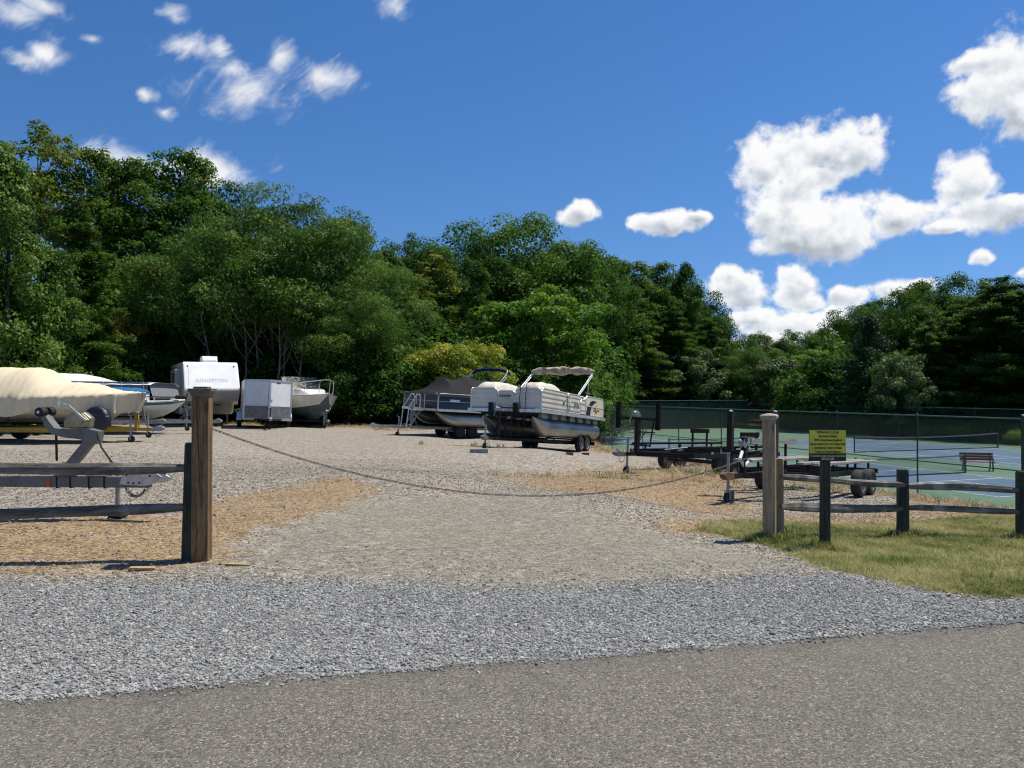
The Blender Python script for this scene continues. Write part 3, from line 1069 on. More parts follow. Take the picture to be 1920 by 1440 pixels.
bark_d = pm('dark bark', (.075, .06, .045), 0.95, var=0.3, scale=3, bump=0.02, bscale=9, stretch=(1, 1, 0.3), spec=0.15)
bark_g = pm('grey bark', (.20, .18, .15), 0.95, var=0.3, scale=3, bump=0.02, bscale=9, stretch=(1, 1, 0.3), spec=0.15)
LM = {
    'oak': leaf_mat('oak leaves', [(0.0, (.016, .046, .012)), (0.5, (.036, .084, .019)), (1.0, (.085, .14, .035))]),
    'poplar': leaf_mat('poplar leaves', [(0.0, (.018, .05, .013)), (0.5, (.040, .090, .02)), (0.9, (.095, .14, .036)), (1.0, (.18, .15, .05))]),
    'vine': leaf_mat('vine leaves', [(0.0, (.016, .048, .011)), (0.5, (.042, .092, .02)), (1.0, (.10, .15, .038))], 0.25, 0.5),
    'locust': leaf_mat('locust leaflets', [(0.0, (.018, .05, .014)), (0.5, (.040, .088, .023)), (1.0, (.092, .145, .042))], 0.34, 0.4),
    'open': leaf_mat('yellowing leaves', [(0.0, (.04, .075, .018)), (0.5, (.10, .125, .035)), (1.0, (.24, .19, .07))]),
    'pine': leaf_mat('pine needles', [(0.0, (.018, .046, .015)), (0.5, (.042, .088, .026)), (1.0, (.088, .135, .042))], 0.25, 0.3),
    'hemlock': leaf_mat('hemlock needles', [(0.0, (.022, .052, .018)), (0.5, (.050, .096, .03)), (1.0, (.10, .15, .05))], 0.32, 0.3),
    'maple': leaf_mat('bright maple leaves', [(0.0, (.038, .09, .017)), (0.5, (.085, .165, .03)), (1.0, (.17, .24, .055))], 0.4, 0.4),
    'yellow': leaf_mat('yellow green leaves', [(0.0, (.04, .085, .016)), (0.5, (.105, .155, .03)), (0.85, (.22, .215, .05)), (1.0, (.36, .27, .09))], 0.4, 0.4),
    'orange': leaf_mat('orange turning leaves', [(0.0, (.10, .09, .02)), (0.5, (.33, .19, .04)), (1.0, (.48, .26, .07))], 0.35, 0.3),
    'silver': leaf_mat('silvery leaves', [(0.0, (.026, .055, .022)), (0.5, (.065, .105, .05)), (0.85, (.11, .145, .075)), (1.0, (.22, .24, .16))], 0.2, 0.7),
    'cedar': leaf_mat('dark evergreen leaves', [(0.0, (.008, .022, .012)), (0.5, (.018, .042, .018)), (1.0, (.045, .08, .032))], 0.12, 0.5),
    'box': leaf_mat('clipped hedge leaves', [(0.0, (.04, .075, .018)), (0.5, (.10, .15, .03)), (1.0, (.20, .23, .055))], 0.3, 0.4),
}


def blob_clumps(n, cz, R0, hz, rad, seed, inner=0.25, low=-0.75):
    r_ = np.random.default_rng(seed)
    out = []
    for i in range(n):
        d = unit(1, r_)[0]
        while d[2] < low:
            d = unit(1, r_)[0]
        k = r_.uniform(0.62, 0.95) if i > n * inner else r_.uniform(0.1, 0.6)
        s = 1 + 0.16 * math.sin(3 * math.atan2(d[1], d[0]) + seed)
        out.append(((d[0] * R0 * k * s, d[1] * R0 * k * s, cz + d[2] * hz * k), rad * r_.uniform(0.65, 1.3)))
    return out


def prof_clumps(n, z0, z1, prof, rad, seed, taper=0.4):
    r_ = np.random.default_rng(seed)
    out = []
    for i in range(n):
        t = r_.random() ** 0.9
        a = r_.uniform(0, 6.283)
        R0 = prof(t) * (1 + 0.18 * math.sin(2 * a + seed + 4 * t)) * r_.uniform(0.35, 0.95)
        out.append(((R0 * math.cos(a), R0 * math.sin(a), z0 + (z1 - z0) * t), rad * r_.uniform(0.7, 1.25) * (1 - taper * t)))
    out.append(((0, 0, z1 - rad * 0.4), rad * 0.6))
    return out


KIND = {}


def define(kind, H, mat, bark, clumps, per, L, Wd, droop, r0, seed, ntips=14, **kw):
    tk = {k: kw.pop(k) for k in ('top', 'wob', 'z_branch') if k in kw}
    cr = crown(kind + '_crown', LM[mat], clumps, per, L, Wd, droop, seed, **kw)
    idx = np.random.default_rng(seed).permutation(len(clumps))[:ntips]
    tr = trunk_mesh(kind + '_trunk', bark, H, r0, [clumps[i][0] for i in idx], seed, **tk)
    co_ = np.empty(len(cr.vertices) * 3, np.float32)
    cr.vertices.foreach_get('co', co_)
    KIND[kind] = (float(np.percentile(co_[2::3], 99.7)), tr, cr)


for v_ in (0, 1):
    define('oak%d' % v_, 17, 'oak', bark_d, blob_clumps(95, 9.6, 6.6, 7.6, 1.8, 11 + v_, 0.3, -0.85), 135, 0.27, 0.62, 0.25, 0.30, 3 + v_)
    define('poplar%d' % v_, 17, 'poplar', bark_d,
           prof_clumps(95, 2.0, 16.6, lambda t: 4.0 * math.sin(math.pi * min(1, 0.14 + 0.86 * t)) ** 0.75, 1.5, 21 + v_), 150, 0.25, 0.66, 0.3, 0.26, 5 + v_)
    define('cone%d' % v_, 15, 'poplar', bark_d,
           prof_clumps(70, 1.0, 14.8, lambda t: 3.6 * (1 - t) ** 0.8 + 0.3, 1.25, 31 + v_, 0.5), 170, 0.23, 0.6, 0.4, 0.22, 7 + v_)
    define('locust%d' % v_, 13, 'locust', bark_g, blob_clumps(80, 8.2, 5.4, 4.9, 1.5, 41 + v_, 0.35, -0.75), 190, 0.26, 0.34, 0.5, 0.14, 9 + v_, ntips=20, flat=0.75, tvar=0.34, wob=0.05)
    define('bush%d' % v_, 4, 'oak', bark_d, blob_clumps(34, 1.5, 2.3, 2.2, 0.85, 51 + v_, 0.2, -0.6), 260, 0.21, 0.6, 0.35, 0.06, 12 + v_)
    define('vine%d' % v_, 13, 'vine', bark_d,
           prof_clumps(95, 0.4, 12.6, lambda t: 2.5 * (1 - 0.35 * t - 0.5 * t ** 4), 0.95, 61 + v_, 0.25), 330, 0.20, 0.62, 0.9, 0.2, 14 + v_, flat=1.15)
define('maple', 10, 'maple', bark_g, blob_clumps(60, 6.0, 3.9, 3.8, 1.05, 71, 0.25, -0.7), 240, 0.24, 0.7, 0.3, 0.16, 16, flat=0.55)
define('yellowbush', 6, 'yellow', bark_d, blob_clumps(46, 2.8, 3.3, 3.1, 0.85, 75, 0.2, -0.8), 300, 0.24, 0.45, 0.5, 0.09, 17, flat=0.7)
define('orange', 5, 'orange', bark_d, blob_clumps(14, 3.4, 1.2, 1.6, 0.45, 76, 0.2), 260, 0.25, 0.5, 0.5, 0.06, 18)
define('open', 16, 'open', bark_g, blob_clumps(46, 11.5, 3.5, 4.6, 0.72, 77, 0.1, -0.6), 190, 0.24, 0.6, 0.3, 0.2, 19, ntips=34)
define('slim', 14, 'open', bark_d, prof_clumps(44, 5, 13.8, lambda t: 1.7 * math.sin(math.pi * (0.2 + 0.75 * t)), 0.75, 78), 170, 0.22, 0.6, 0.3, 0.15, 20)
define('silver', 8, 'silver', bark_d, blob_clumps(55, 4.2, 3.6, 3.9, 0.95, 81, 0.2, -0.9), 250, 0.25, 0.5, 0.45, 0.13, 21)
define('cedar', 10, 'cedar', bark_d, prof_clumps(90, 0.3, 9.8, lambda t: 3.3 * (1 - t ** 1.6) + 0.3, 1.05, 82, 0.3), 300, 0.20, 0.5, 0.5, 0.2, 22)


def conifer(kind, H, mat, z0, Rb, whorls, nb, drp0, L, Wd, dens, seed, pw=0.85):
    """tiers of long flat boughs carrying sprays of needles"""
    r_ = np.random.default_rng(seed)
    mb = MB()
    mb.tube([(0, 0, -0.3), (0.05, 0, H * 0.5), (0, 0.03, H)], [H * 0.017, H * 0.010, 0.02], 8)
    Cs, Ns, Ts = [], [], []
    for i in range(whorls):
        for k in range(nb):
            t = min(0.99, max(0, (i + r_.uniform(-1.6, 1.6)) / whorls))
            z = z0 + (H - z0) * t
            RR = Rb * (1 - t) ** pw + 0.25
            a = r_.uniform(0, 6.283)
            ln = RR * r_.uniform(0.45, 1.15)
            drp = drp0 + r_.uniform(-0.05, 0.10)
            dv = np.array((math.cos(a), math.sin(a), 0))
            pts = [np.array((0, 0, z)) + dv * ln * q + np.array((0, 0, ln * (0.10 * q - drp * q * q))) for q in (0, 0.35, 0.7, 1.0)]
            mb.tube([tuple(p) for p in pts], [0.035 + 0.006 * ln, 0.025, 0.015, 0.006], 4, cap=False)
            n = int(dens * ln * ln ** 0.4)
            q = r_.uniform(0.15, 1.05, n)
            sd = r_.normal(0, 1, n) * ln * 0.16 * (1.1 - 0.6 * q)
            side = np.array((-dv[1], dv[0], 0))
            p = np.array((0, 0, z)) + dv * (ln * q)[:, None] + side * sd[:, None]
            p[:, 2] += ln * (0.10 * q - drp * q * q) + r_.normal(0, 0.12, n) + 0.05
            Cs.append(p)
            nn = np.array((0, 0, 1.0)) + unit(n, r_) * 0.6
            Ns.append(nn / np.linalg.norm(nn, axis=1, keepdims=True))
            Ts.append(np.clip(0.5 + r_.normal(0, 0.15) + r_.normal(0, 0.16, n) + 0.2 * (q - 0.5), 0, 1))
    C, Nn, T = np.concatenate(Cs), np.concatenate(Ns), np.concatenate(Ts)
    V, F = leaves(C, Nn, L * r_.uniform(0.6, 1.3, len(C)), Wd, 0.15, r_)
    me = big_mesh(kind + '_crown', V, F, LM[mat])
    fattr(me, 'tint', np.repeat(T, 4))
    KIND[kind] = (H, mb.mesh(kind + '_trunk', bark_d, 'all'), me)


conifer('pine', 12, 'pine', 0.6, 3.8, 18, 8, 0.08, 0.36, 0.16, 190, 91)
conifer('hemlock0', 14, 'hemlock', 0.6, 4.6, 28, 8, 0.16, 0.24, 0.34, 175, 92, 0.7)
conifer('hemlock1', 14, 'hemlock', 0.8, 4.6, 27, 8, 0.12, 0.24, 0.34, 165, 93, 0.5)
conifer('tallpine', 14, 'hemlock', 1.2, 4.4, 24, 8, 0.03, 0.28, 0.28, 170, 94, 0.4)


def tree(kind, u, d, topv, label, name, sw=1.0, group='trees around the lot', dz=0.0):
    p = P(u, topv, d)
    g = gz(p.x, d) - 0.05 + dz
    H, tr, cr = KIND[kind]
    k = (p.z - g) / H
    e = thing(name, label, 'bush' if 'bush' in name or 'shrub' in name else 'tree', (p.x, d, g), (0, 0, random.uniform(0, 6.28)), group)
    e.scale = (k * sw, k * sw, k)
    obj('trunk', tr, e)
    obj('crown', cr, e)
    return e


TL = [
    # left wing
    ('vine0', 10, 31, 285, 'tall vine covered tree standing behind the tan covered boat', 'vine_covered_tree', 1.0),
    ('vine1', -130, 32, 230, 'tall vine covered tree at the back of the lot beside the boats', 'vine_covered_tree', 1.1),
    ('vine1', 88, 33, 470, 'shorter vine covered tree next to the pale green pine', 'vine_covered_tree', 1.15),
    ('open', 82, 50, 232, 'tall open crowned tree with yellowing leaves rising above the vines', 'open_crowned_tree', 1.15),
    ('pine', 152, 38, 385, 'feathery pine with level boughs beside the vine covered trees', 'pine_tree', 1.0),
    ('poplar0', 60, 54, 330, 'dark leafy tree behind the open crowned yellowing tree', 'leafy_tree', 1.1),
    ('poplar1', 172, 50, 285, 'tall dark leafy tree rising behind the feathery pine', 'leafy_tree', 0.85),
    ('poplar0', 255, 51, 303, 'tall round topped leafy tree behind the small orange leaved tree', 'leafy_tree', 0.95),
    ('poplar1', 340, 53, 286, 'tallest leafy tree behind the white camper, top tinged brown', 'leafy_tree', 1.0),
    ('oak0', 405, 57, 345, 'dark oak filling the gap behind the locust trees', 'oak_tree', 0.8),
    ('orange', 240, 42, 588, 'small tree with orange turning leaves at the wood edge', 'orange_leaved_tree', 0.9),
    ('locust0', 335, 45, 455, 'feathery leaved tree directly above the white camper', 'locust_tree', 0.85),
    ('locust1', 430, 45, 395, 'feathery leaved tree above the white box trailer', 'locust_tree', 0.95),
    ('locust0', 520, 44, 362, 'tallest of the feathery leaved trees by the box trailer', 'locust_tree', 1.0),
    ('locust1', 600, 45, 392, 'feathery leaved tree rising behind the cabin cruiser', 'locust_tree', 0.95),
    ('locust0', 655, 42, 520, 'low spreading feathery tree to the right of the cabin cruiser', 'locust_tree', 1.0),
    ('slim', 682, 56, 424, 'slender tree with yellowing top between the locusts and the oaks', 'slender_tree', 1.0),
    # middle
    ('poplar0', 722, 60, 470, 'mid green leafy tree behind the covered pontoon boat', 'leafy_tree', 1.0),
    ('hemlock0', 745, 49, 520, 'dark layered hemlock standing left of the yellow green bush', 'hemlock_tree', 0.9),
    ('oak1', 785, 66, 452, 'dark oak between the slender tree and the great dome oak', 'oak_tree', 0.75),
    ('slim', 815, 62, 478, 'leafy tree with a rusty brown top below the oaks', 'leafy_tree', 1.5),
    ('oak0', 955, 72, 405, 'great dome shaped oak, highest crown of the middle wood', 'oak_tree', 1.05),
    ('oak1', 880, 68, 438, 'oak forming the left shoulder of the great dome', 'oak_tree', 0.8),
    ('oak1', 1045, 76, 455, 'oak forming the right shoulder of the great dome', 'oak_tree', 0.8),
    ('cone0', 895, 58, 492, 'pointed olive green tree in front of the great dome oak', 'pointed_tree', 0.85),
    ('maple', 1035, 55, 545, 'bright green maple lit by the sun behind the pontoon boats', 'maple_tree', 1.05),
    ('cone1', 975, 60, 580, 'small pointed tree beside the bright green maple', 'pointed_tree', 0.9),
    ('yellowbush', 872, 43.5, 640, 'yellow green bush behind the blue bimini', 'yellow_green_bush', 1.0),
    ('hemlock1', 1110, 70, 600, 'dark hemlock right behind the folded tan bimini', 'hemlock_tree', 0.8),
    # behind the far end of the courts
    ('cone0', 1140, 92, 485, 'pointed tree with a rusty tip beyond the court end fence', 'pointed_tree', 1.25),
    ('cone1', 1200, 95, 492, 'tall olive pointed tree beyond the green windscreen', 'pointed_tree', 1.2),
    ('poplar1', 1245, 98, 496, 'leafy tree with a ragged brown top beyond the windscreen', 'leafy_tree', 0.8),
    ('poplar0', 1288, 98, 496, 'leafy tree at the right end of the middle wood by the gap', 'leafy_tree', 0.75),
    ('hemlock1', 1185, 88, 545, 'broad dark hemlock beyond the court end fence', 'hemlock_tree', 1.1),
    ('hemlock0', 1262, 90, 570, 'dark layered hemlock beside the leafy tree by the gap', 'hemlock_tree', 1.1),
    ('hemlock1', 1325, 92, 600, 'low hemlock sloping down to the gap in the trees', 'hemlock_tree', 1.0),
    ('oak0', 1105, 84, 468, 'dark oak between the great dome and the pointed trees', 'oak_tree', 0.8),
    ('poplar0', 1168, 99, 492, 'leafy tree between the two pointed trees beyond the windscreen', 'leafy_tree', 1.0),
    ('oak1', 1225, 104, 512, 'oak filling the canopy behind the tall pointed tree', 'oak_tree', 0.9),
    ('oak0', 1300, 106, 540, 'oak behind the leafy tree by the gap', 'oak_tree', 0.8),
    ('poplar1', 1650, 90, 565, 'leafy tree above the dense dark evergreen', 'leafy_tree', 1.1),
    ('poplar0', 1725, 90, 530, 'leafy tree left of the highest right hand oak', 'leafy_tree', 1.0),
    ('oak1', 1830, 90, 530, 'oak between the two taller tiered pines', 'oak_tree', 0.9),
    ('oak0', 1570, 98, 600, 'low oak where the gap meets the right hand wood', 'oak_tree', 0.9),
    ('hemlock0', 1900, 70, 575, 'broad dark hemlock below the tallest tiered pine', 'hemlock_tree', 1.1),
    ('hemlock0', 1790, 72, 570, 'broad dark hemlock below the highest oak', 'hemlock_tree', 1.1),
    ('locust1', 700, 50, 500, 'feathery leaved tree behind the boarding steps', 'locust_tree', 0.9),
    ('poplar1', 640, 58, 415, 'leafy tree behind the feathery trees by the slender one', 'leafy_tree', 0.9),
    ('silver', 1300, 88, 655, 'bush with pale silvery leaves beyond the windscreen', 'silvery_bush', 1.0),
    ('oak0', 1365, 105, 605, 'rounded tree left of the low gap in the trees', 'oak_tree', 1.0),
    ('poplar1', 1425, 128, 628, 'distant tree in the low gap below the white clouds', 'leafy_tree', 1.3),
    ('oak1', 1490, 135, 622, 'distant round tree in the middle of the low gap', 'oak_tree', 1.1),
    ('poplar0', 1545, 130, 618, 'distant tree at the right side of the low gap', 'leafy_tree', 1.3),
    ('locust1', 1400, 90, 655, 'feathery tree behind the far court fence below the gap', 'locust_tree', 1.15),
    ('silver', 1462, 86, 672, 'bush with glinting leaves behind the far court fence', 'silvery_bush', 1.1),
    ('maple', 1540, 84, 650, 'mid green tree behind the yellow sign', 'maple_tree', 0.9),
    # right wing
    ('oak0', 1600, 92, 575, 'dark oak at the left edge of the right hand wood', 'oak_tree', 0.75),
    ('cedar', 1632, 70, 592, 'dense dark evergreen behind the clipped hedge bushes', 'evergreen_tree', 0.95),
    ('silver', 1690, 66, 665, 'bush with pale leaves right of the dense dark evergreen', 'silvery_bush', 0.8),
    ('oak1', 1690, 84, 548, 'oak rising behind the dense dark evergreen', 'oak_tree', 0.85),
    ('oak0', 1765, 86, 520, 'highest oak of the right hand wood', 'oak_tree', 0.8),
    ('tallpine', 1815, 68, 560, 'dark tiered pine beside the bench side of the courts', 'tiered_pine', 1.1),
    ('tallpine', 1880, 64, 522, 'tallest tiered pine at the end of the right hand wood', 'tiered_pine', 1.15),
    ('hemlock1', 1745, 68, 600, 'dark hemlock in front of the highest right hand oak', 'hemlock_tree', 1.0),
    ('tallpine', 1955, 62, 530, 'tiered pine at the near end of the right hand wood', 'tiered_pine', 1.1),
    ('oak1', 1930, 80, 560, 'oak behind the tallest tiered pine', 'oak_tree', 0.9),
    ('cedar', 1850, 66, 640, 'low dark evergreen under the tiered pines', 'evergreen_tree', 1.0),
]
for kd, u, d, tv, lab, nm, sw in TL:
    tree(kd, u, d, tv, lab, nm, sw)

# young trees with pale bare stems standing in the wood edge
def stem(u, d, topv, lean, lab, r0=0.09):
    p = P(u, topv, d)
    g = gz(p.x, d)
    e = thing('sapling', lab, 'tree', (p.x, d, g - 0.05), (0, 0, 0), 'bare saplings in the wood edge')
    H = p.z - g
    r_ = np.random.default_rng(int(u))
    mb = MB()
    pts = [(lean * H * q + 0.14 * math.sin(q * 5 + u), 0.1 * math.sin(q * 4), H * q) for q in np.linspace(0, 1, 9)]
    mb.tube(pts, [r0 * (1 - 0.75 * q) for q in np.linspace(0, 1, 9)], 7)
    for k in (4, 5, 6, 7):
        a = Vector(pts[k])
        limb(mb, a, a + Vector((r_.uniform(-1.2, 1.2), r_.uniform(-.6, .6), r_.uniform(0.8, 1.8))), r0 * 0.4, 0.012, r_)
    mb.build('trunk', bark_g, e, 'all')
    cl = [((pts[k][0] + r_.uniform(-1, 1), r_.uniform(-.6, .6), pts[k][2] + r_.uniform(0.2, 1.4)), r_.uniform(0.5, 0.8)) for k in (5, 6, 7, 8, 8, 8)]
    obj('crown', crown('sapling_crown', LM['locust'], cl, 230, 0.24, 0.32, 0.5, int(u) + 5, flat=0.6), e)


for u, d, tv, ln, lab in [(402, 41.2, 560, -.10, 'pale leaning sapling above the roof of the white camper'),
                          (452, 41.4, 540, .04, 'straight pale sapling behind the box trailer, left one'),
                          (478, 41.8, 520, .02, 'thin pale sapling in the dark gap over the box trailer'),
                          (508, 40.6, 590, .10, 'pale forked sapling straight above the box trailer'),
                          (530, 41.5, 540, .06, 'pale sapling between the box trailer and the cabin cruiser'),
                          (548, 40.9, 610, .18, 'thin leaning sapling beside the cabin cruiser')]:
    stem(u, d, tv, ln, lab)

# understorey bushes along the wood edge that can be told apart
BL = [(175, 40.5, 640), (215, 41.5, 660), (275, 42, 640), (300, 43, 655), (345, 44, 640), (560, 43, 650), (600, 43, 690), (640, 40.8, 690),
      (668, 41, 660), (700, 42.5, 640), (735, 42, 670), (765, 43, 690), (800, 44, 650), (835, 46, 660), (915, 47, 690), (950, 50, 670),
      (1000, 52, 660), (1060, 55, 680), (1100, 60, 690)]
BW = ['under the boughs of the feathery pine', 'left of the small orange leaved tree', 'right of the small orange leaved tree', 'beside the camper', 'behind the camper roof unit',
      'behind the cabin cruiser', 'behind the cruiser bow rails', 'right of the cabin cruiser', 'between the cruiser and the boarding steps', 'left of the boarding steps',
      'behind the boarding steps', 'behind the front of the charcoal cover', 'beside the yellow green bush', 'behind the yellow green bush', 'under the blue bimini',
      'below the pointed olive tree', 'below the bright green maple', 'behind the furled taupe bimini', 'by the corner of the court fence']
for i, (u, d, tv) in enumerate(BL):
    tree('bush%d' % (i % 2), u, d, tv, 'dark green undergrowth bush at the wood edge ' + BW[i], 'undergrowth_bush', 1.1, 'undergrowth bushes at the wood edge')
# deep wood behind: reads as one dark mass
pts, scl = [], []
for i in range(190):
    u = rng.uniform(-250, 1130)
    d = rng.uniform(47, 78) if u < 760 else rng.uniform(62, 95)
    xx = (u - CX) / FPX * d
    pts.append((xx, d, gz(xx, d)))
    scl.append(rng.uniform(1.3, 2.5))
for i in range(170):
    u = rng.uniform(1060, 2150)
    d = rng.uniform(97, 150) if u < 1480 else rng.uniform(76, 110)
    if u > 1480:
        d = max(d, 76)
    xx = (u - CX) / FPX * d
    pts.append((xx, d, gz(xx, d)))
    scl.append(rng.uniform(1.2, 2.3))
pts = np.array(pts)
scatter('deep_woodland', pts, np.array(scl), np.stack([np.zeros(len(pts)), np.zeros(len(pts)), rng.uniform(0, 6.28, len(pts))], 1),
        [KIND['bush0'][2], KIND['bush1'][2]], 'dense dark undergrowth deep in the surrounding woods', 'woodland')


# ------------------------------------------------------------------ object materials
M = {}
M['post_dark'] = wood('brown treated post', (.12, .072, .034), (.275, .17, .085), (.075, .052, .028), 'z', 0.8)
M['post_pale'] = wood('weathered pale post', (.25, .185, .115), (.42, .32, .21), (.19, .145, .095), 'z', 0.8, 0.35)
M['post_green'] = wood('green black fence post', (.028, .034, .026), (.075, .082, .062), (.11, .11, .095), 'z', 0.7, 0.5)
M['rail'] = wood('weathered fence rail', (.07, .062, .05), (.21, .188, .155), (.48, .45, .40), 'x', 0.6, 0.75)
M['board'] = wood('grey weathered board', (.20, .185, .16), (.40, .375, .335), (.30, .27, .23), 'x', 0.7, 0.45)
M['cap'] = pm('post cap grey brown', (.15, .13, .10), 0.8, var=.2, bump=.002)
M['cap_pale'] = pm('post cap weathered', (.42, .36, .27), 0.85, var=.2, bump=.003)
M['scrap'] = wood('pale scrap wood', (.36, .22, .10), (.52, .35, .19), (.30, .2, .12), 'x', 1.0, 0.3)
M['chain'] = pm('rusty chain steel', (.20, .165, .135), 0.65, 0.25, var=.35, scale=20, stain=(.09, .05, .03), stain_amt=.6)
M['galv'] = pm('galvanised steel', (.36, .38, .39), 0.5, 0.55, var=.16, scale=9, bump=.001, stain=(.22, .18, .14), stain_amt=.4)
M['galv_d'] = pm('dull grey trailer steel', (.18, .185, .18), 0.55, 0.35, var=.14, scale=5, stain=(.13, .10, .075), stain_amt=.4)
M['black_steel'] = pm('black painted steel', (.013, .012, .012), 0.6, 0.0, spec=.22, var=.2, scale=6, stain=(.07, .045, .03), stain_amt=.35)
M['yellow_steel'] = pm('faded yellow trailer paint', (.46, .28, .022), 0.5, 0.0, var=.14, scale=4, stain=(.20, .11, .03), stain_amt=.5)
M['rubber'] = pm('tyre rubber', (.022, .022, .023), 0.82, var=.2, scale=14, bump=.002, bscale=40, stain=(.09, .08, .065), stain_amt=.5)
M['white_rim'] = pm('white wheel paint', (.72, .71, .68), 0.45, var=.08, stain=(.35, .25, .17), stain_amt=.4)
M['grey_rim'] = pm('grey wheel steel', (.24, .24, .23), 0.5, 0.4, var=.2)
M['carpet'] = pm('black bunk carpet', (.016, .016, .017), 0.95, var=.3, scale=20, bump=.004, bscale=120, spec=.1)
M['chrome'] = pm('bare bright steel', (.62, .62, .60), 0.28, 0.9, var=.1)
M['gold_zinc'] = pm('yellow zinc plating', (.36, .33, .22), 0.4, 0.7, var=.2)
M['white_paint'] = pm('white painted steel', (.62, .60, .57), 0.5, var=.1, stain=(.14, .04, .025), stain_amt=.8, scale=9)
M['amber'] = pm('amber reflector', (.45, .09, .012), 0.3, var=.15)
M['red_lens'] = pm('red lamp lens', (.45, .02, .015), 0.25, var=.15)
M['tarp'] = pm('black wrinkled tarp', (.012, .015, .024), 0.34, var=.2, scale=5, bump=.03, bscale=5, stretch=(1, 1, 4))
M['tan_cover'] = pm('tan boat cover canvas', (.71, .605, .42), 0.85, var=.04, scale=2, bump=.012, bscale=5.0, stretch=(3.0, 1, 0.5), spec=.15, stain=(.58, .46, .27), stain_amt=.3)
M['hull_cream'] = pm('cream hull gelcoat', (.62, .56, .44), 0.3, var=.06, scale=2, coat=.2)
M['hull_white'] = pm('white gelcoat', (.72, .72, .69), 0.3, var=.06, scale=2, coat=.2, stain=(.5, .46, .38), stain_amt=.35)
M['hull_old'] = pm('chalky white gelcoat', (.58, .56, .50), 0.5, var=.08, scale=2, stain=(.40, .36, .28), stain_amt=.6)
M['antifoul'] = pm('blue grey bottom paint', (.085, .125, .145), 0.8, var=.2, scale=2.5, stain=(.16, .16, .14), stain_amt=.5)
M['teal'] = pm('teal stripe gelcoat', (.012, .13, .19), 0.3, var=.1)
M['blue_canvas'] = pm('bright blue canvas', (.01, .14, .33), 0.8, var=.14, scale=5, bump=.006, bscale=14, spec=.2)
M['navy_canvas'] = pm('navy canvas', (.012, .022, .075), 0.8, var=.2, scale=5, bump=.008, bscale=16, spec=.2)
M['white_canvas'] = pm('white vinyl canopy', (.74, .75, .76), 0.6, var=.04, scale=2, bump=.004, bscale=6)
M['mesh_grey'] = pm('grey curtain fabric', (.20, .205, .21), 0.85, var=.14, scale=6, bump=.01, bscale=7, stretch=(4, 4, .5))
M['char_canvas'] = pm('charcoal mooring cover', (.017, .017, .019), 0.85, var=.1, scale=3, bump=.006, bscale=8, spec=.2)
M['navy_panel'] = pm('navy fence panel', (.012, .022, .055), 0.3, var=.1, scale=2)
M['alu'] = pm('dull aluminium', (.42, .415, .395), 0.42, 0.75, var=.14, scale=2.2, stain=(.26, .225, .17), stain_amt=.6, stretch=(.4, 1, 1))
M['alu_rail'] = pm('bright rail aluminium', (.70, .69, .66), 0.35, 0.6, var=.08)
M['cream_panel'] = pm('cream corrugated panel', (.67, .60, .46), 0.45, var=.06, scale=2, stain=(.40, .35, .26), stain_amt=.4)
M['cream_vinyl'] = pm('cream weathered vinyl', (.66, .61, .50), 0.6, var=.08, scale=4, bump=.012, bscale=7, stain=(.36, .31, .23), stain_amt=.55)
M['taupe_canvas'] = pm('taupe sun faded canvas', (.46, .37, .26), 0.85, var=.2, scale=5, bump=.01, bscale=14, stain=(.62, .54, .42), stain_amt=.7)
M['black_plas'] = pm('black plastic', (.014, .014, .016), 0.4, var=.2)
M['dark_void'] = pm('shade dark underside', (.03, .03, .032), 0.9, var=.2)  # near-black colour carries the shade under the pontoon decks
M['rv_white'] = pm('white camper fibreglass', (.77, .775, .775), 0.35, var=.03, scale=1.5, stain=(.60, .58, .53), stain_amt=.25)
M['rv_grey'] = pm('pale grey camper skirt', (.50, .49, .465), 0.45, var=.05, scale=1.5)
M['rv_side'] = pm('camper side panel', (.46, .47, .45), 0.45, var=.06, scale=1.2)
M['rv_text'] = pm('faded silver lettering', (.54, .55, .59), 0.5, var=.04)
M['swirl'] = pm('dark grey swirl decal', (.06, .07, .07), 0.5, var=.1)
M['glass'] = pm('dark tinted glass', (.012, .014, .016), 0.08, var=.1, spec=.7)
M['box_white'] = pm('white trailer skin', (.80, .80, .79), 0.38, var=.05, scale=1.4, bump=.006, bscale=2.2, stain=(.5, .5, .47), stain_amt=.3)
M['tread'] = pm('diamond plate stone guard', (.30, .31, .315), 0.45, 0.7, var=.14, bump=.002, bscale=90)
M['trim_alu'] = pm('aluminium trim', (.62, .62, .61), 0.35, 0.7, var=.06)
M['sign_y'] = pm('sign yellow', (.66, .62, .05), 0.5, var=.07, scale=9, stain=(.42, .30, .03), stain_amt=.35)
M['sign_k'] = pm('sign black', (.012, .011, .009), 0.5, var=.1)
M['sign_txt_y'] = pm('sign pale yellow print', (.58, .55, .16), 0.5, var=.05)
M['sign_txt_w'] = pm('sign white print', (.66, .66, .60), 0.5, var=.05)
M['green_steel'] = pm('green coated fence steel', (.012, .055, .036), 0.4, var=.2, scale=7)
M['green_wire'] = pm('green coated wire', (.014, .062, .042), 0.45, var=.15)
M['fence_rail'] = pm('pale worn top rail', (.11, .20, .16), 0.4, 0.2, var=.2)
M['concrete'] = pm('concrete block', (.30, .285, .26), 0.95, var=.18, scale=7, bump=.006, bscale=30)
M['bench_wood'] = wood('reddish brown bench slat', (.16, .05, .028), (.30, .095, .055), (.19, .07, .04), 'x', 0.8, 0.3)
M['net'] = pm('black net cord', (.014, .016, .018), 0.9, var=.1)
M['net_band'] = pm('faded net band', (.34, .33, .29), 0.8, var=.15)
M['emblem'] = pm('red orange emblem', (.42, .085, .03), 0.4, var=.2)
M['brick'] = pm('old red brick', (.17, .085, .055), 0.95, var=.2, scale=12, bump=.004)
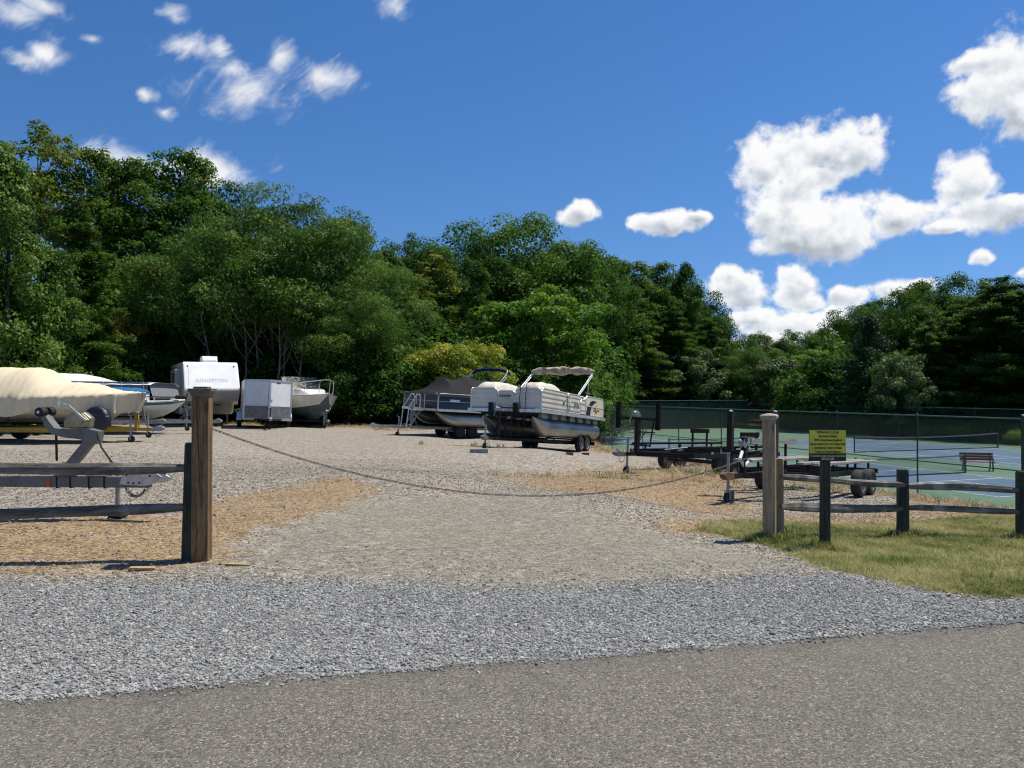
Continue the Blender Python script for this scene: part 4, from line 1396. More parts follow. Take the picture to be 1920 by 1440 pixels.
M['strap'] = pm('black webbing', (.02, .02, .022), 0.8, var=.2)
M['fender_blue'] = pm('navy fender vinyl', (.015, .032, .075), 0.4, var=.1)
M['windscreen_glass'] = pm('clouded windscreen', (.25, .23, .19), 0.3, var=.25)


def court_mat(name, c1, c2):
    m, t = newmat(name)
    pos = t.n('ShaderNodeNewGeometry').outputs['Position']
    a = t.noise(pos, 0.35, 5.0, 0.6)
    b = t.noise(pos, 5.0, 5.0, 0.7)
    f = t.m('ADD', t.m('MULTIPLY', a, 0.65), t.m('MULTIPLY', b, 0.35))
    g = t.noise(pos, 160.0, 2.0, 0.6)
    bp_ = t.n('ShaderNodeBump', {'Strength': 0.4, 'Distance': 0.002, 'Height': g})
    bs_ = t.n('ShaderNodeBsdfPrincipled', {'Base Color': t.mix(t.smooth(f, 0.32, 0.68), c1, c2), 'Roughness': 0.85, 'Normal': bp_.outputs[0], 'Specular IOR Level': .3})
    t.n('ShaderNodeOutputMaterial', {0: bs_.outputs[0]})
    return m


M['court_g'] = court_mat('court green', (.072, .14, .095), (.105, .185, .125))
M['court_b'] = court_mat('court blue', (.062, .112, .175), (.092, .15, .22))
M['line'] = pm('court line paint', (.68, .70, .70), 0.7, var=.12, scale=3)


# ------------------------------------------------------------------ sports courts
def AB(a, b, z=0.0):
    q = P0 + AX * a + BX * b
    return Vector((q[0], q[1], ZC + z))


def court_sheet(name, a0, a1, b0, b1, z, mat, parent=None, kind=None):
    mb = MB()
    A0, B0 = math.ceil((a1 - a0) / 3), math.ceil((b1 - b0) / 3)
    mb.grid(lambda i, j: AB(a0 + (a1 - a0) * i, b0 + (b1 - b0) * j, z), A0, B0)
    o = mb.build(name, mat, parent)
    if kind:
        tag(o, kind=kind)
    return o


cs_ = court_sheet('court_surface', -14, 53, -0.3, 29.6, 0.012, M['court_g'], kind='structure')
LW = 0.07


def lines(bl, segs):
    for (a0, b0, a1, b1) in segs:
        if a0 == a1:
            court_sheet('court_line', a0 - LW / 2, a0 + LW / 2, b0, b1, 0.022, M['line'], bl)
        else:
            court_sheet('court_line', a0, a1, b0 - LW / 2, b0 + LW / 2, 0.0225, M['line'], bl)


def net(a, b0, b1, h, label, sag=0.1, group=None):
    o = AB(a, (b0 + b1) / 2)
    e = thing('court_net', label, 'net', o, (0, 0, math.atan2(BX[1], BX[0])), group)
    W_ = b1 - b0
    for sx in (-1, 1):
        MB().cyl((sx * W_ / 2, 0, 0), (sx * W_ / 2, 0, h + 0.05), 0.045, 10).build('post', M['green_steel'], e, True)
    top = [(-W_ / 2 + W_ * q, 0, h - sag * 4 * q * (1 - q)) for q in np.linspace(0, 1, 13)]
    mb = MB()
    for p, q in zip(top[:-1], top[1:]):
        mb.bar((p[0], 0, p[2] - 0.03), (q[0], 0, q[2] - 0.03), 0.02, 0.07)
    mb.build('top_band', M['net_band'], e)
    mb = MB()
    k = 0.06
    for i in range(int(W_ / k)):
        xx = -W_ / 2 + i * k
        q = (xx + W_ / 2) / W_
        mb.bar((xx, 0, 0.04), (xx, 0, h - 0.06 - sag * 4 * q * (1 - q)), 0.004)
    for j in range(1, int((h - 0.1) / k)):
        z = 0.04 + j * k
        mb.bar((-W_ / 2, 0, z), (W_ / 2, 0, z - min(sag, .06) * 0), 0.004)
    tag(mb.build('net_mesh', M['net'], e), kind='stuff')
    MB().bar((-W_ / 2, 0, 0.05), (W_ / 2, 0, 0.05), 0.025, 0.05).build('bottom_band', M['net'], e)
    return e


for i, ac_ in enumerate((9.7, 25.5, 41.0)):
    b0, b1, hl = 2.8, 8.9, 6.7
    bl = court_sheet('small_court_paint', ac_ - hl, ac_ + hl, b0, b1, 0.017, M['court_b'], kind='structure')
    bm_ = (b0 + b1) / 2
    lines(bl, [(ac_ - hl, b0, ac_ - hl, b1), (ac_ + hl, b0, ac_ + hl, b1), (ac_ - hl, b0, ac_ + hl, b0), (ac_ - hl, b1, ac_ + hl, b1),
               (ac_ - 2.13, b0, ac_ - 2.13, b1), (ac_ + 2.13, b0, ac_ + 2.13, b1), (ac_ - hl, bm_, ac_ - 2.17, bm_), (ac_ + 2.17, bm_, ac_ + hl, bm_)])
    net(ac_, b0 - 0.3, b1 + 0.3, 0.91, ['low net of the small blue court beside the wooden bench', 'low net of the middle small blue court',
                                        'low net of the small blue court by the far windscreen'][i], 0.05, 'court nets')
bl = court_sheet('tennis_court_paint', 9.6, 33.4, 14.7, 25.67, 0.017, M['court_b'], kind='structure')
lines(bl, [(9.6, 14.7, 9.6, 25.67), (33.4, 14.7, 33.4, 25.67), (9.6, 14.7, 33.4, 14.7), (9.6, 25.67, 33.4, 25.67), (9.6, 16.07, 33.4, 16.07),
           (9.6, 24.3, 33.4, 24.3), (15.1, 16.1, 15.1, 24.27), (27.9, 16.1, 27.9, 24.27), (15.15, 20.2, 27.85, 20.2)])
net(21.5, 13.8, 26.6, 1.07, 'full width tennis net across the large blue court', 0.14, 'court nets')


def chain_fence(p, q, h, label, bays, screen=False, near_mesh=0.075, thick_ends=True, midrail=False):
    """p, q: ground points; one diagonal-wire mesh part, posts, top rail and bottom wire"""
    d = q - p
    Ln = d.length
    e = thing('chain_link_fence', label, 'fence', p, (0, 0, math.atan2(d.y, d.x)))
    for i in range(bays + 1):
        x = Ln * i / bays
        r_ = 0.05 if (thick_ends and i in (0, bays)) else 0.03
        mb = MB().cyl((x, 0, -0.1), (x, 0, h + (0.06 if r_ > .04 else 0.0)), r_, 10)
        po = mb.build('post', M['green_steel'], e, True)
        MB().lathe([(0, r_ + .004), (0.03, r_ + .004), (0.05, r_ * .6), (0.055, 0.003)], (x, 0, h + (0.06 if r_ > .04 else 0.0)), 'z', 10).build('post_cap', M['fence_rail'], po, True)
    MB().cyl((0, 0, h - 0.03), (Ln, 0, h - 0.03), 0.022, 8).build('top_rail', M['fence_rail'], e, True)
    if midrail:
        MB().cyl((0, 0, 1.36), (Ln, 0, 1.36), 0.02, 8).build('middle_rail', M['green_steel'], e, True)
    MB().cyl((0, 0.01, 0.06), (Ln, 0.01, 0.06), 0.006, 5).build('bottom_wire', M['green_wire'], e)
    V, F = [], []
    rr_ = 0.0030
    sp_ = near_mesh * 1.414
    for s_ in (1, -1):
        n = int((Ln + h) / sp_)
        for i in range(n):
            x0 = i * sp_ - (h if s_ > 0 else 0)
            x1 = x0 + s_ * (h - 0.1)
            z0, z1 = 0.06, h - 0.04
            a, b = (x0, z0), (x1, z1)
            # clip to the panel
            def at(x):
                return z0 + (x - x0) / (x1 - x0) * (z1 - z0)
            pts = [list(a), list(b)]
            ok = True
            for k in (0, 1):
                if pts[k][0] < 0:
                    pts[k] = [0, at(0)]
                elif pts[k][0] > Ln:
                    pts[k] = [Ln, at(Ln)]
            if abs(pts[0][0] - pts[1][0]) < 1e-6 or min(pts[0][1], pts[1][1]) < z0 - .01 or max(pts[0][1], pts[1][1]) > z1 + .01:
                continue
            o = len(V)
            yy = 0.036 + 0.004 * s_
            for (x, z) in pts:
                V += [(x - rr_, yy - rr_, z), (x + rr_, yy - rr_, z), (x, yy + rr_, z)]
            F += [(o, o + 1, o + 4, o + 3), (o + 1, o + 2, o + 5, o + 4), (o + 2, o, o + 3, o + 5)]
    tag(obj('wire_mesh', big_mesh('wire_mesh', np.array(V), np.array(F), M['green_wire']), e), kind='stuff')
    if screen:
        for i in range(bays):
            x0, x1 = Ln * i / bays + 0.05, Ln * (i + 1) / bays - 0.05
            mb = MB().grid(lambda a_, b_: (x0 + (x1 - x0) * a_, 0.06 + 0.012 * math.sin(9 * a_ + i) * math.sin(3.1 * b_), 0.12 + (h - 0.35) * b_), 14, 8)
            mb.build('windscreen', M['screen'], e, 'all')
    return e


sm_, t = newmat('green windscreen mesh')
pos = t.n('ShaderNodeTexCoord').outputs['Object']
g = t.noise(pos, 3.0, 5.0, 0.6)
c_ = t.mix(g, (.006, .026, .022), (.014, .050, .040))
pb = t.n('ShaderNodeBsdfPrincipled', {'Base Color': c_, 'Roughness': 0.8})
tp = t.n('ShaderNodeBsdfTransparent', {'Color': (1, 1, 1)})
mx = t.n('ShaderNodeMixShader', {0: 0.12, 1: pb.outputs[0], 2: tp.outputs[0]})
t.n('ShaderNodeOutputMaterial', {0: mx.outputs[0]})
M['screen'] = sm_

chain_fence(AB(0, 0), AB(53, 0), 3.08, 'tall green chain link fence along the near side of the courts', 13, midrail=True)
chain_fence(AB(-14, 0), AB(-0.001, 0), 3.08, 'short run of green chain link fence past the thick corner post', 4)
chain_fence(AB(53, 0), AB(53, 29.3), 3.08, 'green chain link fence with windscreens at the end of the courts', 8, True)
chain_fence(AB(53, 29.3), AB(-14, 29.3), 2.72, 'green chain link fence on the far side of the courts', 17)

# bench between the courts
bp0 = AB(10.4, 10.9, 0.012)
e = thing('park_bench', 'reddish brown slatted bench with dark frame on the courts', 'bench', bp0, (0, 0, math.atan2(BX[1], BX[0]) - 0.62))
for i in range(3):
    MB().box((0, -0.20 + 0.14 * i, 0.45), (1.5, 0.12, 0.035)).build('seat_slat', M['bench_wood'], e, bevel=.006)
for i in range(3):
    MB().box((0, 0.23 + 0.035 * i, 0.56 + 0.13 * i), (1.5, 0.03, 0.115), (R(-14), 0, 0)).build('back_slat', M['bench_wood'], e, bevel=.006)
for sx in (-0.6, 0.6):
    mb = MB()
    mb.bar((sx, -0.26, 0), (sx, -0.2, 0.43), 0.05).bar((sx, 0.28, 0), (sx, 0.16, 0.43), 0.05).bar((sx, -0.27, 0.43), (sx, 0.2, 0.43), 0.05, 0.03)
    mb.bar((sx, 0.2, 0.43), (sx, 0.335, 0.88), 0.05, 0.03).bar((sx, -0.27, 0.62), (sx, 0.26, 0.62), 0.05, 0.03).bar((sx, -0.25, 0.43), (sx, -0.25, 0.62), 0.04)
    mb.build('leg_frame', M['black_steel'], e)

# clipped hedge bushes by the far fence
hb = crown('hedge_bush_leaves', LM['box'], [((math.cos(a) * 0.55, math.sin(a) * 0.55, 0.55 + 0.2 * (k % 2)), 0.55) for k, a in enumerate(np.linspace(0, 6.28, 8)[:-1])] + [((0, 0, 0.7), 0.6)],
           1500, 0.075, 0.6, 0.2, 5, flat=0.85, shell=0.75)
hm = MB()
for k in range(6):
    hm.cyl((0, 0, -0.05), (0.3 * math.cos(k), 0.3 * math.sin(k), 0.6), 0.025, 5)
hme = hm.mesh('hedge_stem', bark_d)
for i, (a_, s_) in enumerate([(30.5, 1.0), (28.0, 1.05), (23.2, 0.9), (20.5, 1.0), (17.8, 1.05), (13.8, 0.9)]):
    q = AB(a_, 30.6)
    e = thing('clipped_bush', 'low clipped yellow green bush standing behind the far court fence', 'bush', (q.x, q.y, gz(q.x, q.y)), (0, 0, i * 1.3), 'clipped bushes behind the far fence')
    e.scale = (s_, s_, s_)
    obj('stem', hme, e)
    obj('leaves', hb, e)

# ------------------------------------------------------------------ gate posts, chain, fences, sign
def gate_post(u, v, d, topv, yaw, label, mat, capm, w_=0.142, capw=0.2):
    p = P(u, v, d)
    g = gz(p.x, p.y)
    H = P(u, topv, d).z - g
    e = thing('gate_post', label, 'post', (p.x, p.y, g), (0, 0, yaw))
    sh = MB().box((0, 0, (H - 0.06) / 2 - 0.1), (w_, w_, H - 0.06 + 0.2)).build('shaft', mat, e, bevel=.006)
    return e, H, g


e, Hl, gl = gate_post(378, 1049, 6.8, 725, R(6), 'dark brown square gate post with grey cap holding the chain', M['post_dark'], M['cap'])
mb = MB()
for z, w_ in ((Hl - 0.085, .155), (Hl - 0.06, .165), (Hl - 0.035, .20), (Hl - 0.012, .205)):
    pass
mb.loft([[Vector((a * w_ / 2, b * w_ / 2, z)) for a, b in ((-1, -1), (1, -1), (1, 1), (-1, 1))] for z, w_ in
         ((Hl - .085, .150), (Hl - .062, .158), (Hl - .04, .192), (Hl - .018, .196), (Hl - .016, .12), (Hl, .118))])
mb.build('cap', M['cap'], e)
postL = e
# the drying split down its front
MB().loft([[Vector((x, -0.0715, z)), Vector((x + w2, -0.0715, z)), Vector((x + w2 * .5, -0.06, z))] for x, w2, z in
           ((-.035, .005, Hl - .09), (-.025, .010, Hl - .35), (-.008, .007, Hl - .7), (.004, .002, Hl - .95))]).build('split', M['black_plas'], e)
e, Hr, gr_ = gate_post(1443, 1011, 9.3, 775, R(-26), 'pale weathered square gate post standing in the verge grass', M['post_pale'], M['cap_pale'])
MB().loft([[Vector((a * w_ / 2, b * w_ / 2, z)) for a, b in ((-1, -1), (1, -1), (1, 1), (-1, 1))] for z, w_ in
           ((Hr - .075, .165), (Hr - .055, .17), (Hr - .05, .19), (Hr - .025, .19), (Hr - .012, .15), (Hr, .03))]).build('cap', M['cap_pale'], e)
postR = e

# chain across the entrance
cA = Vector((postL.location.x + 0.075, postL.location.y, gl + 1.16))
cB = Vector((postR.location.x - 0.085, postR.location.y - 0.03, gr_ + 1.06))
chn = thing('barrier_chain', 'rusty chain sagging low across the gravel entrance between the gate posts', 'chain', cA)
sag, N = 0.56, 400
cp = [cA.lerp(cB, k / N) - Vector((0, 0, 4 * sag * (k / N) * (1 - k / N))) for k in range(N + 1)]
ln_ = [0.0]
for a, b in zip(cp[:-1], cp[1:]):
    ln_.append(ln_[-1] + (b - a).length)
lm_ = MB().tube([(math.copysign(0.013, math.cos(a)) + 0.0095 * math.cos(a), 0.0085 * math.sin(a), 0) for a in np.linspace(0.2, 0.2 + 2 * math.pi, 13)[:-1]], 0.0034, 5, closed=True).mesh('link', M['chain'], 'all')
pitch = 0.0365
nl = int(ln_[-1] / pitch)
for i in range(nl):
    s_ = (i + 0.5) * ln_[-1] / nl
    k = int(np.searchsorted(ln_, s_))
    t_ = (cp[min(k + 2, N)] - cp[max(k - 2, 0)]).normalized()
    o = obj('link', lm_, chn, 0, cp[k] - cA)
    q = t_.to_track_quat('X', 'Z').to_euler()
    o.rotation_euler = (Matrix.Rotation(0, 3, 'X').to_euler().x, 0, 0)
    o.rotation_mode = 'QUATERNION'
    from mathutils import Quaternion
    o.rotation_quaternion = t_.to_track_quat('X', 'Z') @ Quaternion((1, 0, 0), R(45 + 90 * (i % 2)))
MB().tube([(postL.location.x + .073, postL.location.y, gl + 1.16), (cA.x - .0, cA.y, cA.z), (cA.x + .02, cA.y, cA.z - .012)], .006, 6).build('hook', M['chain'], chn, True).matrix_parent_inverse = Matrix.Translation(-cA)
MB().tube([(cB.x + .03, cB.y + .01, cB.z), (cB.x - .01, cB.y, cB.z), (cB.x - .02, cB.y, cB.z - .01)], .006, 6).build('hook', M['chain'], chn, True).matrix_parent_inverse = Matrix.Translation(-cA)


def rail_part(e, a, b, h0, h1, w_, seed, mat, sag_=0.0, twist=0.25):
    """hewn rail between two points (in the parent's frame): uneven section, tapered ends"""
    a, b = Vector(a), Vector(b)
    Ln = (b - a).length
    r_ = np.random.default_rng(seed)
    n = 14
    rings = []
    d = (b - a).normalized()
    ph = r_.uniform(0, 6, 4)
    for i in range(n + 1):
        q = i / n
        tp_ = 0.62 + 0.38 * min(1, 6 * q, 6 * (1 - q)) ** 0.5
        hh = (h0 + (h1 - h0) * q) * tp_ * (1 + 0.07 * math.sin(7 * q + ph[0]))
        ww = w_ * tp_ * (1 + 0.08 * math.sin(6 * q + ph[1]))
        c = Vector((q * Ln, 0.015 * math.sin(4 * q + ph[2]), -sag_ * 4 * q * (1 - q) + 0.012 * math.sin(5 * q + ph[3])))
        tw = twist * math.sin(2.5 * q + ph[1])
        rg = []
        for (y, z) in ((-.5, -.42), (0, -.55), (.5, -.4), (.55, .1), (.38, .5), (-.1, .55), (-.5, .46), (-.56, 0)):
            yy, zz = y * ww, z * hh
            rg.append(c + Vector((0, yy * math.cos(tw) - zz * math.sin(tw), yy * math.sin(tw) + zz * math.cos(tw))))
        rings.append(rg)
    o = MB().loft(rings).build('rail', mat, e)
    o.location = a
    o.rotation_mode = 'QUATERNION'
    o.rotation_quaternion = d.to_track_quat('X', 'Z')
    return o


def fence_post(e, x, y, z0, H, w_=0.12, d_=0.1, yaw=0.0, lean=0.0, mat=None):
    mb = MB()
    mb.loft([[Vector((a * w_ / 2 * k, b * d_ / 2 * k, z)) for a, b in ((-1, -.8), (-.8, -1), (.8, -1), (1, -.8), (1, .8), (.8, 1), (-.8, 1), (-1, .8))]
             for z, k in ((-0.25, 1.05), (H * .5, 1.0), (H - .02, .97), (H, .86))])
    o = mb.build('post', mat or M['post_green'], e)
    o.location = (x, y, z0)
    o.rotation_euler = (0, lean, yaw)
    return o


# left split-rail fence
pl = P(355, 1049, 6.86)
gL = gz(pl.x, pl.y)
e = thing('split_rail_fence', 'weathered two rail fence running left from the dark gate post', 'fence', (pl.x, pl.y, gL))
Hp = P(355, 830, 6.86).z - gL
fence_post(e, 0, 0, 0, Hp, .105, .12, R(4), R(1.2))
q = Vector((-3.05, -0.22, gz(pl.x - 3.05, pl.y - .22) - gL))
fence_post(e, q.x, q.y, q.z, Hp, .11, .12)


def rel(u, v, d):
    w_ = P(u, v, d)
    return (w_.x - pl.x, w_.y - pl.y, w_.z - gL)


rail_part(e, rel(352, 877, 6.86), (q.x, q.y, rel(-295, 878, 6.64)[2]), .088, .10, .10, 3, M['rail'])
rail_part(e, rel(352, 948, 6.86), (q.x, q.y, rel(-295, 985, 6.64)[2]), .085, .10, .09, 8, M['rail'], 0.0)
# right split-rail fence
pr = P(1462, 1011, 9.33)
gR = gz(pr.x, pr.y)
e = thing('split_rail_fence', 'weathered two rail fence running right past the yellow sign', 'fence', (pr.x, pr.y, gR))
def rr3(u, v, d):
    w_ = P(u, v, d)
    return Vector((w_.x - pr.x, w_.y - pr.y, w_.z - gR))
fence_post(e, 0.045, 0.12, 0, P(1462, 860, 9.4).z - gR, .09, .1, R(-20), 0, M['post_pale'])
p2_ = P(1693, 1004, 10.3)
p3_ = P(1917, 1006, 10.45)
hp2 = P(1693, 880, 10.3).z - gz(p2_.x, p2_.y)
for p_, hh in ((p2_, hp2), (p3_, hp2 * 1.02)):
    fence_post(e, p_.x - pr.x, p_.y - pr.y, gz(p_.x, p_.y) - gR, hh, .135, .11, R(-12))
rail_part(e, rr3(1462, 896, 9.4), rr3(1697, 908, 10.3), .075, .07, .10, 12, M['rail'])
rail_part(e, rr3(1462, 952, 9.4), rr3(1697, 953, 10.3), .10, .09, .10, 13, M['rail'])
rail_part(e, rr3(1692, 909, 10.32), rr3(1917, 920, 10.45), .09, .085, .10, 14, M['rail'])
rail_part(e, rr3(1692, 953, 10.32), rr3(1917, 958, 10.45), .075, .07, .09, 15, M['rail'])
p4_ = rr3(2150, 930, 10.5)
p5_ = rr3(2150, 966, 10.5)
rail_part(e, rr3(1914, 918, 10.47), p4_, .085, .08, .09, 16, M['rail'])
rail_part(e, rr3(1914, 957, 10.47), p5_, .08, .08, .09, 17, M['rail'])

# sign
ps = P(1549, 1027, 8.75)
gS = gz(ps.x, ps.y)
e = thing('parking_sign', 'yellow and black restricted parking sign on a short green brown post', 'sign', (ps.x, ps.y, gS), (0, R(0.4), R(4)))
Hs = P(1549, 806, 8.75).z - gS
Wn = (1588 - 1517) / FPX * 8.75
Hn = (864 - 806) / FPX * 8.75
fence_post(e, 0, 0.03, 0, Hs - 0.06, .095, .09, 0)
e.children[0].name = 'sign_post'
bk = MB().box((0, -0.026, Hs - Hn / 2), (Wn, 0.008, Hn)).build('panel', M['sign_k'], e)
kb = Hn * 0.245
MB().box((0, -0.031, Hs - (Hn - kb) / 2), (Wn - .004, 0.004, Hn - kb - .004)).build('yellow_face', M['sign_y'], bk)
zt = Hs - Hn * 0.075
rowh = (Hn - kb) / 6.05
rows = [('VEPOA BOAT LOT #1', .92, .60), ('Restricted Parking', .82, .50), ('VEPOA Registration Required', .82, .76), ('Spaces Assigned to Lot Owners Only', .82, .95),
        ('Unregistered Trailer or Boats', .82, .76), ("Towed at Owner's Expense", .82, .70)]


def fit_text(s, size, width, mat, parent, z, y):
    o = text(s, size, mat, parent, (0, y, z), (R(90), 0, 0), bold=size * 0.03)
    o.scale = (width / max(1e-4, o.dimensions.x if o.dimensions.x else 1), 1, 1)
    vx = [v.co.x for v in o.data.vertices]
    o.scale = (width / (max(vx) - min(vx)), 1, 1)
    return o


for i, (s_, k, wf) in enumerate(rows):
    fit_text(s_, rowh * k * 0.98, Wn * wf, M['sign_k'], bk, zt - rowh * i, -0.0345)
fit_text('To Register Contact Grounds Committee', kb * .38, Wn * .95, M['sign_txt_y'], bk, Hs - Hn + kb * .68, -0.0312)
fit_text('330-317-2108', kb * .38, Wn * .34, M['sign_txt_w'], bk, Hs - Hn + kb * .30, -0.0312)
MB().cyl((0, -0.028, Hs - Hn + .012), (0, -0.036, Hs - Hn + .012), .008, 8).build('bolt', M['galv'], bk)
MB().cyl((0, -0.028, Hs - .02), (0, -0.037, Hs - .02), .006, 8).build('bolt', M['galv'], bk)

# scraps of wood on the ground
for (u, v, ln, wd_, yaw, lab, mt) in [(268, 1068, .21, .05, .15, 'pale scrap of board on the gravel near the dark gate post', 'scrap'),
                                  (446, 1062, .22, .03, -.05, 'thin sliver of reddish wood beside the dark gate post', 'scrap')]:
    x, y = hit(u, v)
    o = MB().loft([[Vector((sx * ln / 2 + j, -wd_ / 2, 0)), Vector((sx * ln / 2 + j, wd_ / 2, 0)), Vector((sx * ln / 2 + j * .4, wd_ / 2, .016)), Vector((sx * ln / 2, -wd_ / 2, .016))] for sx, j in ((-1, .01), (0, 0), (1, -.015))]).build('wood_scrap', M[mt])
    o.location = (x, y, gz(x, y) + .004)
    o.rotation_euler = (R(3), R(2), yaw)
    tag(o, lab, 'wood scrap')


# ------------------------------------------------------------------ trailers and boats (local +x = forward, +y = left)
def stand(x, y, hd, front, half):
    """ground height and attitude for something standing at (x, y) heading hd"""
    c, s = math.cos(hd), math.sin(hd)
    z = gz(x, y)
    zf = gz(x + c * front, y + s * front)
    zl, zr = gz(x - s * half, y + c * half), gz(x + s * half, y - c * half)
    pitch_ = math.atan2(zf - (zl + zr) / 2, front)
    roll_ = math.atan2(zl - zr, 2 * half)
    return (x, y, (zl + zr) / 2), (roll_, -pitch_, hd)


def wheel(e, x, y, r, w_, rimmat, name='wheel', nr=18):
    s_ = 1 if y > 0 else -1
    h = w_ / 2
    o = MB().lathe([(-h * .8, r * .62), (-h, r * .72), (-h * .96, r * .9), (-h * .7, r * .985), (-h * .2, r), (h * .2, r), (h * .7, r * .985), (h * .96, r * .9), (h, r * .72), (h * .8, r * .62)],
                   (0, 0, 0), 'y', nr + 6).build(name, M['rubber'], e, 'all', loc=(x, y, r))
    MB().lathe([(-h * .7 * s_, r * .6), (h * .7 * s_, r * .63), (h * .86 * s_, r * .60), (h * .55 * s_, r * .52), (h * .5 * s_, r * .30), (h * .72 * s_, r * .24), (h * .8 * s_, r * .12), (h * .8 * s_, 0.004)],
               (0, 0, 0), 'y', nr).build('rim', rimmat, o, True)
    return o


def jack(e, x, y, ztop, zfoot, mat, wheel_r=0.09, foot=False, r=0.028):
    mb = MB().cyl((0, 0, zfoot + (wheel_r if not foot else 0.0)), (0, 0, ztop), r, 10).cyl((0, 0, ztop), (0, 0, ztop + .03), r * 1.25, 10)
    mb.cyl((0, 0, ztop + .015), (0, -.14, ztop + .015), .008, 6).cyl((0, -.14, ztop + .015), (0, -.14, ztop + .09), .01, 6)
    o = mb.build('jack', mat, e, True, loc=(x, y, 0))
    if foot:
        MB().box((0, 0, zfoot + .01), (.13, .13, .02)).build('jack_foot', mat, o)
    else:
        MB().lathe([(-.03, wheel_r * .8), (-.028, wheel_r), (.028, wheel_r), (.03, wheel_r * .8), (.03, wheel_r * .3)], (0.03, 0, zfoot + wheel_r), 'y', 14).build('jack_wheel', M['rubber'], o, True)
        MB().box((0.015, .045, zfoot + wheel_r * 1.5), (.03, .012, wheel_r * 1.4)).box((0.015, -.045, zfoot + wheel_r * 1.5), (.03, .012, wheel_r * 1.4)).box((0.0, 0, zfoot + wheel_r * 2.15), (.06, .1, .012)).build('jack_fork', mat, o)
    return o


def coupler(e, x, z, mat, mat2=None):
    poly = [(-.30, -.05), (-.06, -.05), (.04, -.02), (.08, .0), (.08, .05), (.02, .085), (-.10, .085), (-.30, .05)]
    o = MB().prism([(x + a, z + b) for a, b in poly], -.055, .055).build('coupler', mat, e, bevel=.008)
    MB().box((x - .06, 0, z + .105), (.11, .03, .03), (0, R(-18), 0)).build('latch', mat2 or M['chrome'], o)
    MB().lathe([(-.03, .02), (-.02, .04), (.02, .04), (.04, .01)], (x + .03, 0, z + .03), 'z', 10).build('ball_socket', M['chrome'], o, True)
    return o


def chain_loop(e, p, q, drop, r=.008, name='safety_chain'):
    p, q = Vector(p), Vector(q)
    lk = []
    n = 14
    pts = [p.lerp(q, k / n) - Vector((0, 0, 4 * drop * (k / n) * (1 - k / n))) for k in range(n + 1)]
    mb = MB()
    for i, (a, b) in enumerate(zip(pts[:-1], pts[1:])):
        d = (b - a).normalized()
        s_ = d.orthogonal().normalized() if i % 2 else d.cross(d.orthogonal()).normalized()
        w_ = r * 1.3
        mb.tube([a - d * r * .6 + s_ * w_, b + d * r * .6 + s_ * w_, b + d * r * .6 - s_ * w_, a - d * r * .6 - s_ * w_], r * .42, 5, closed=True)
    return mb.build(name, M['chain'], e)


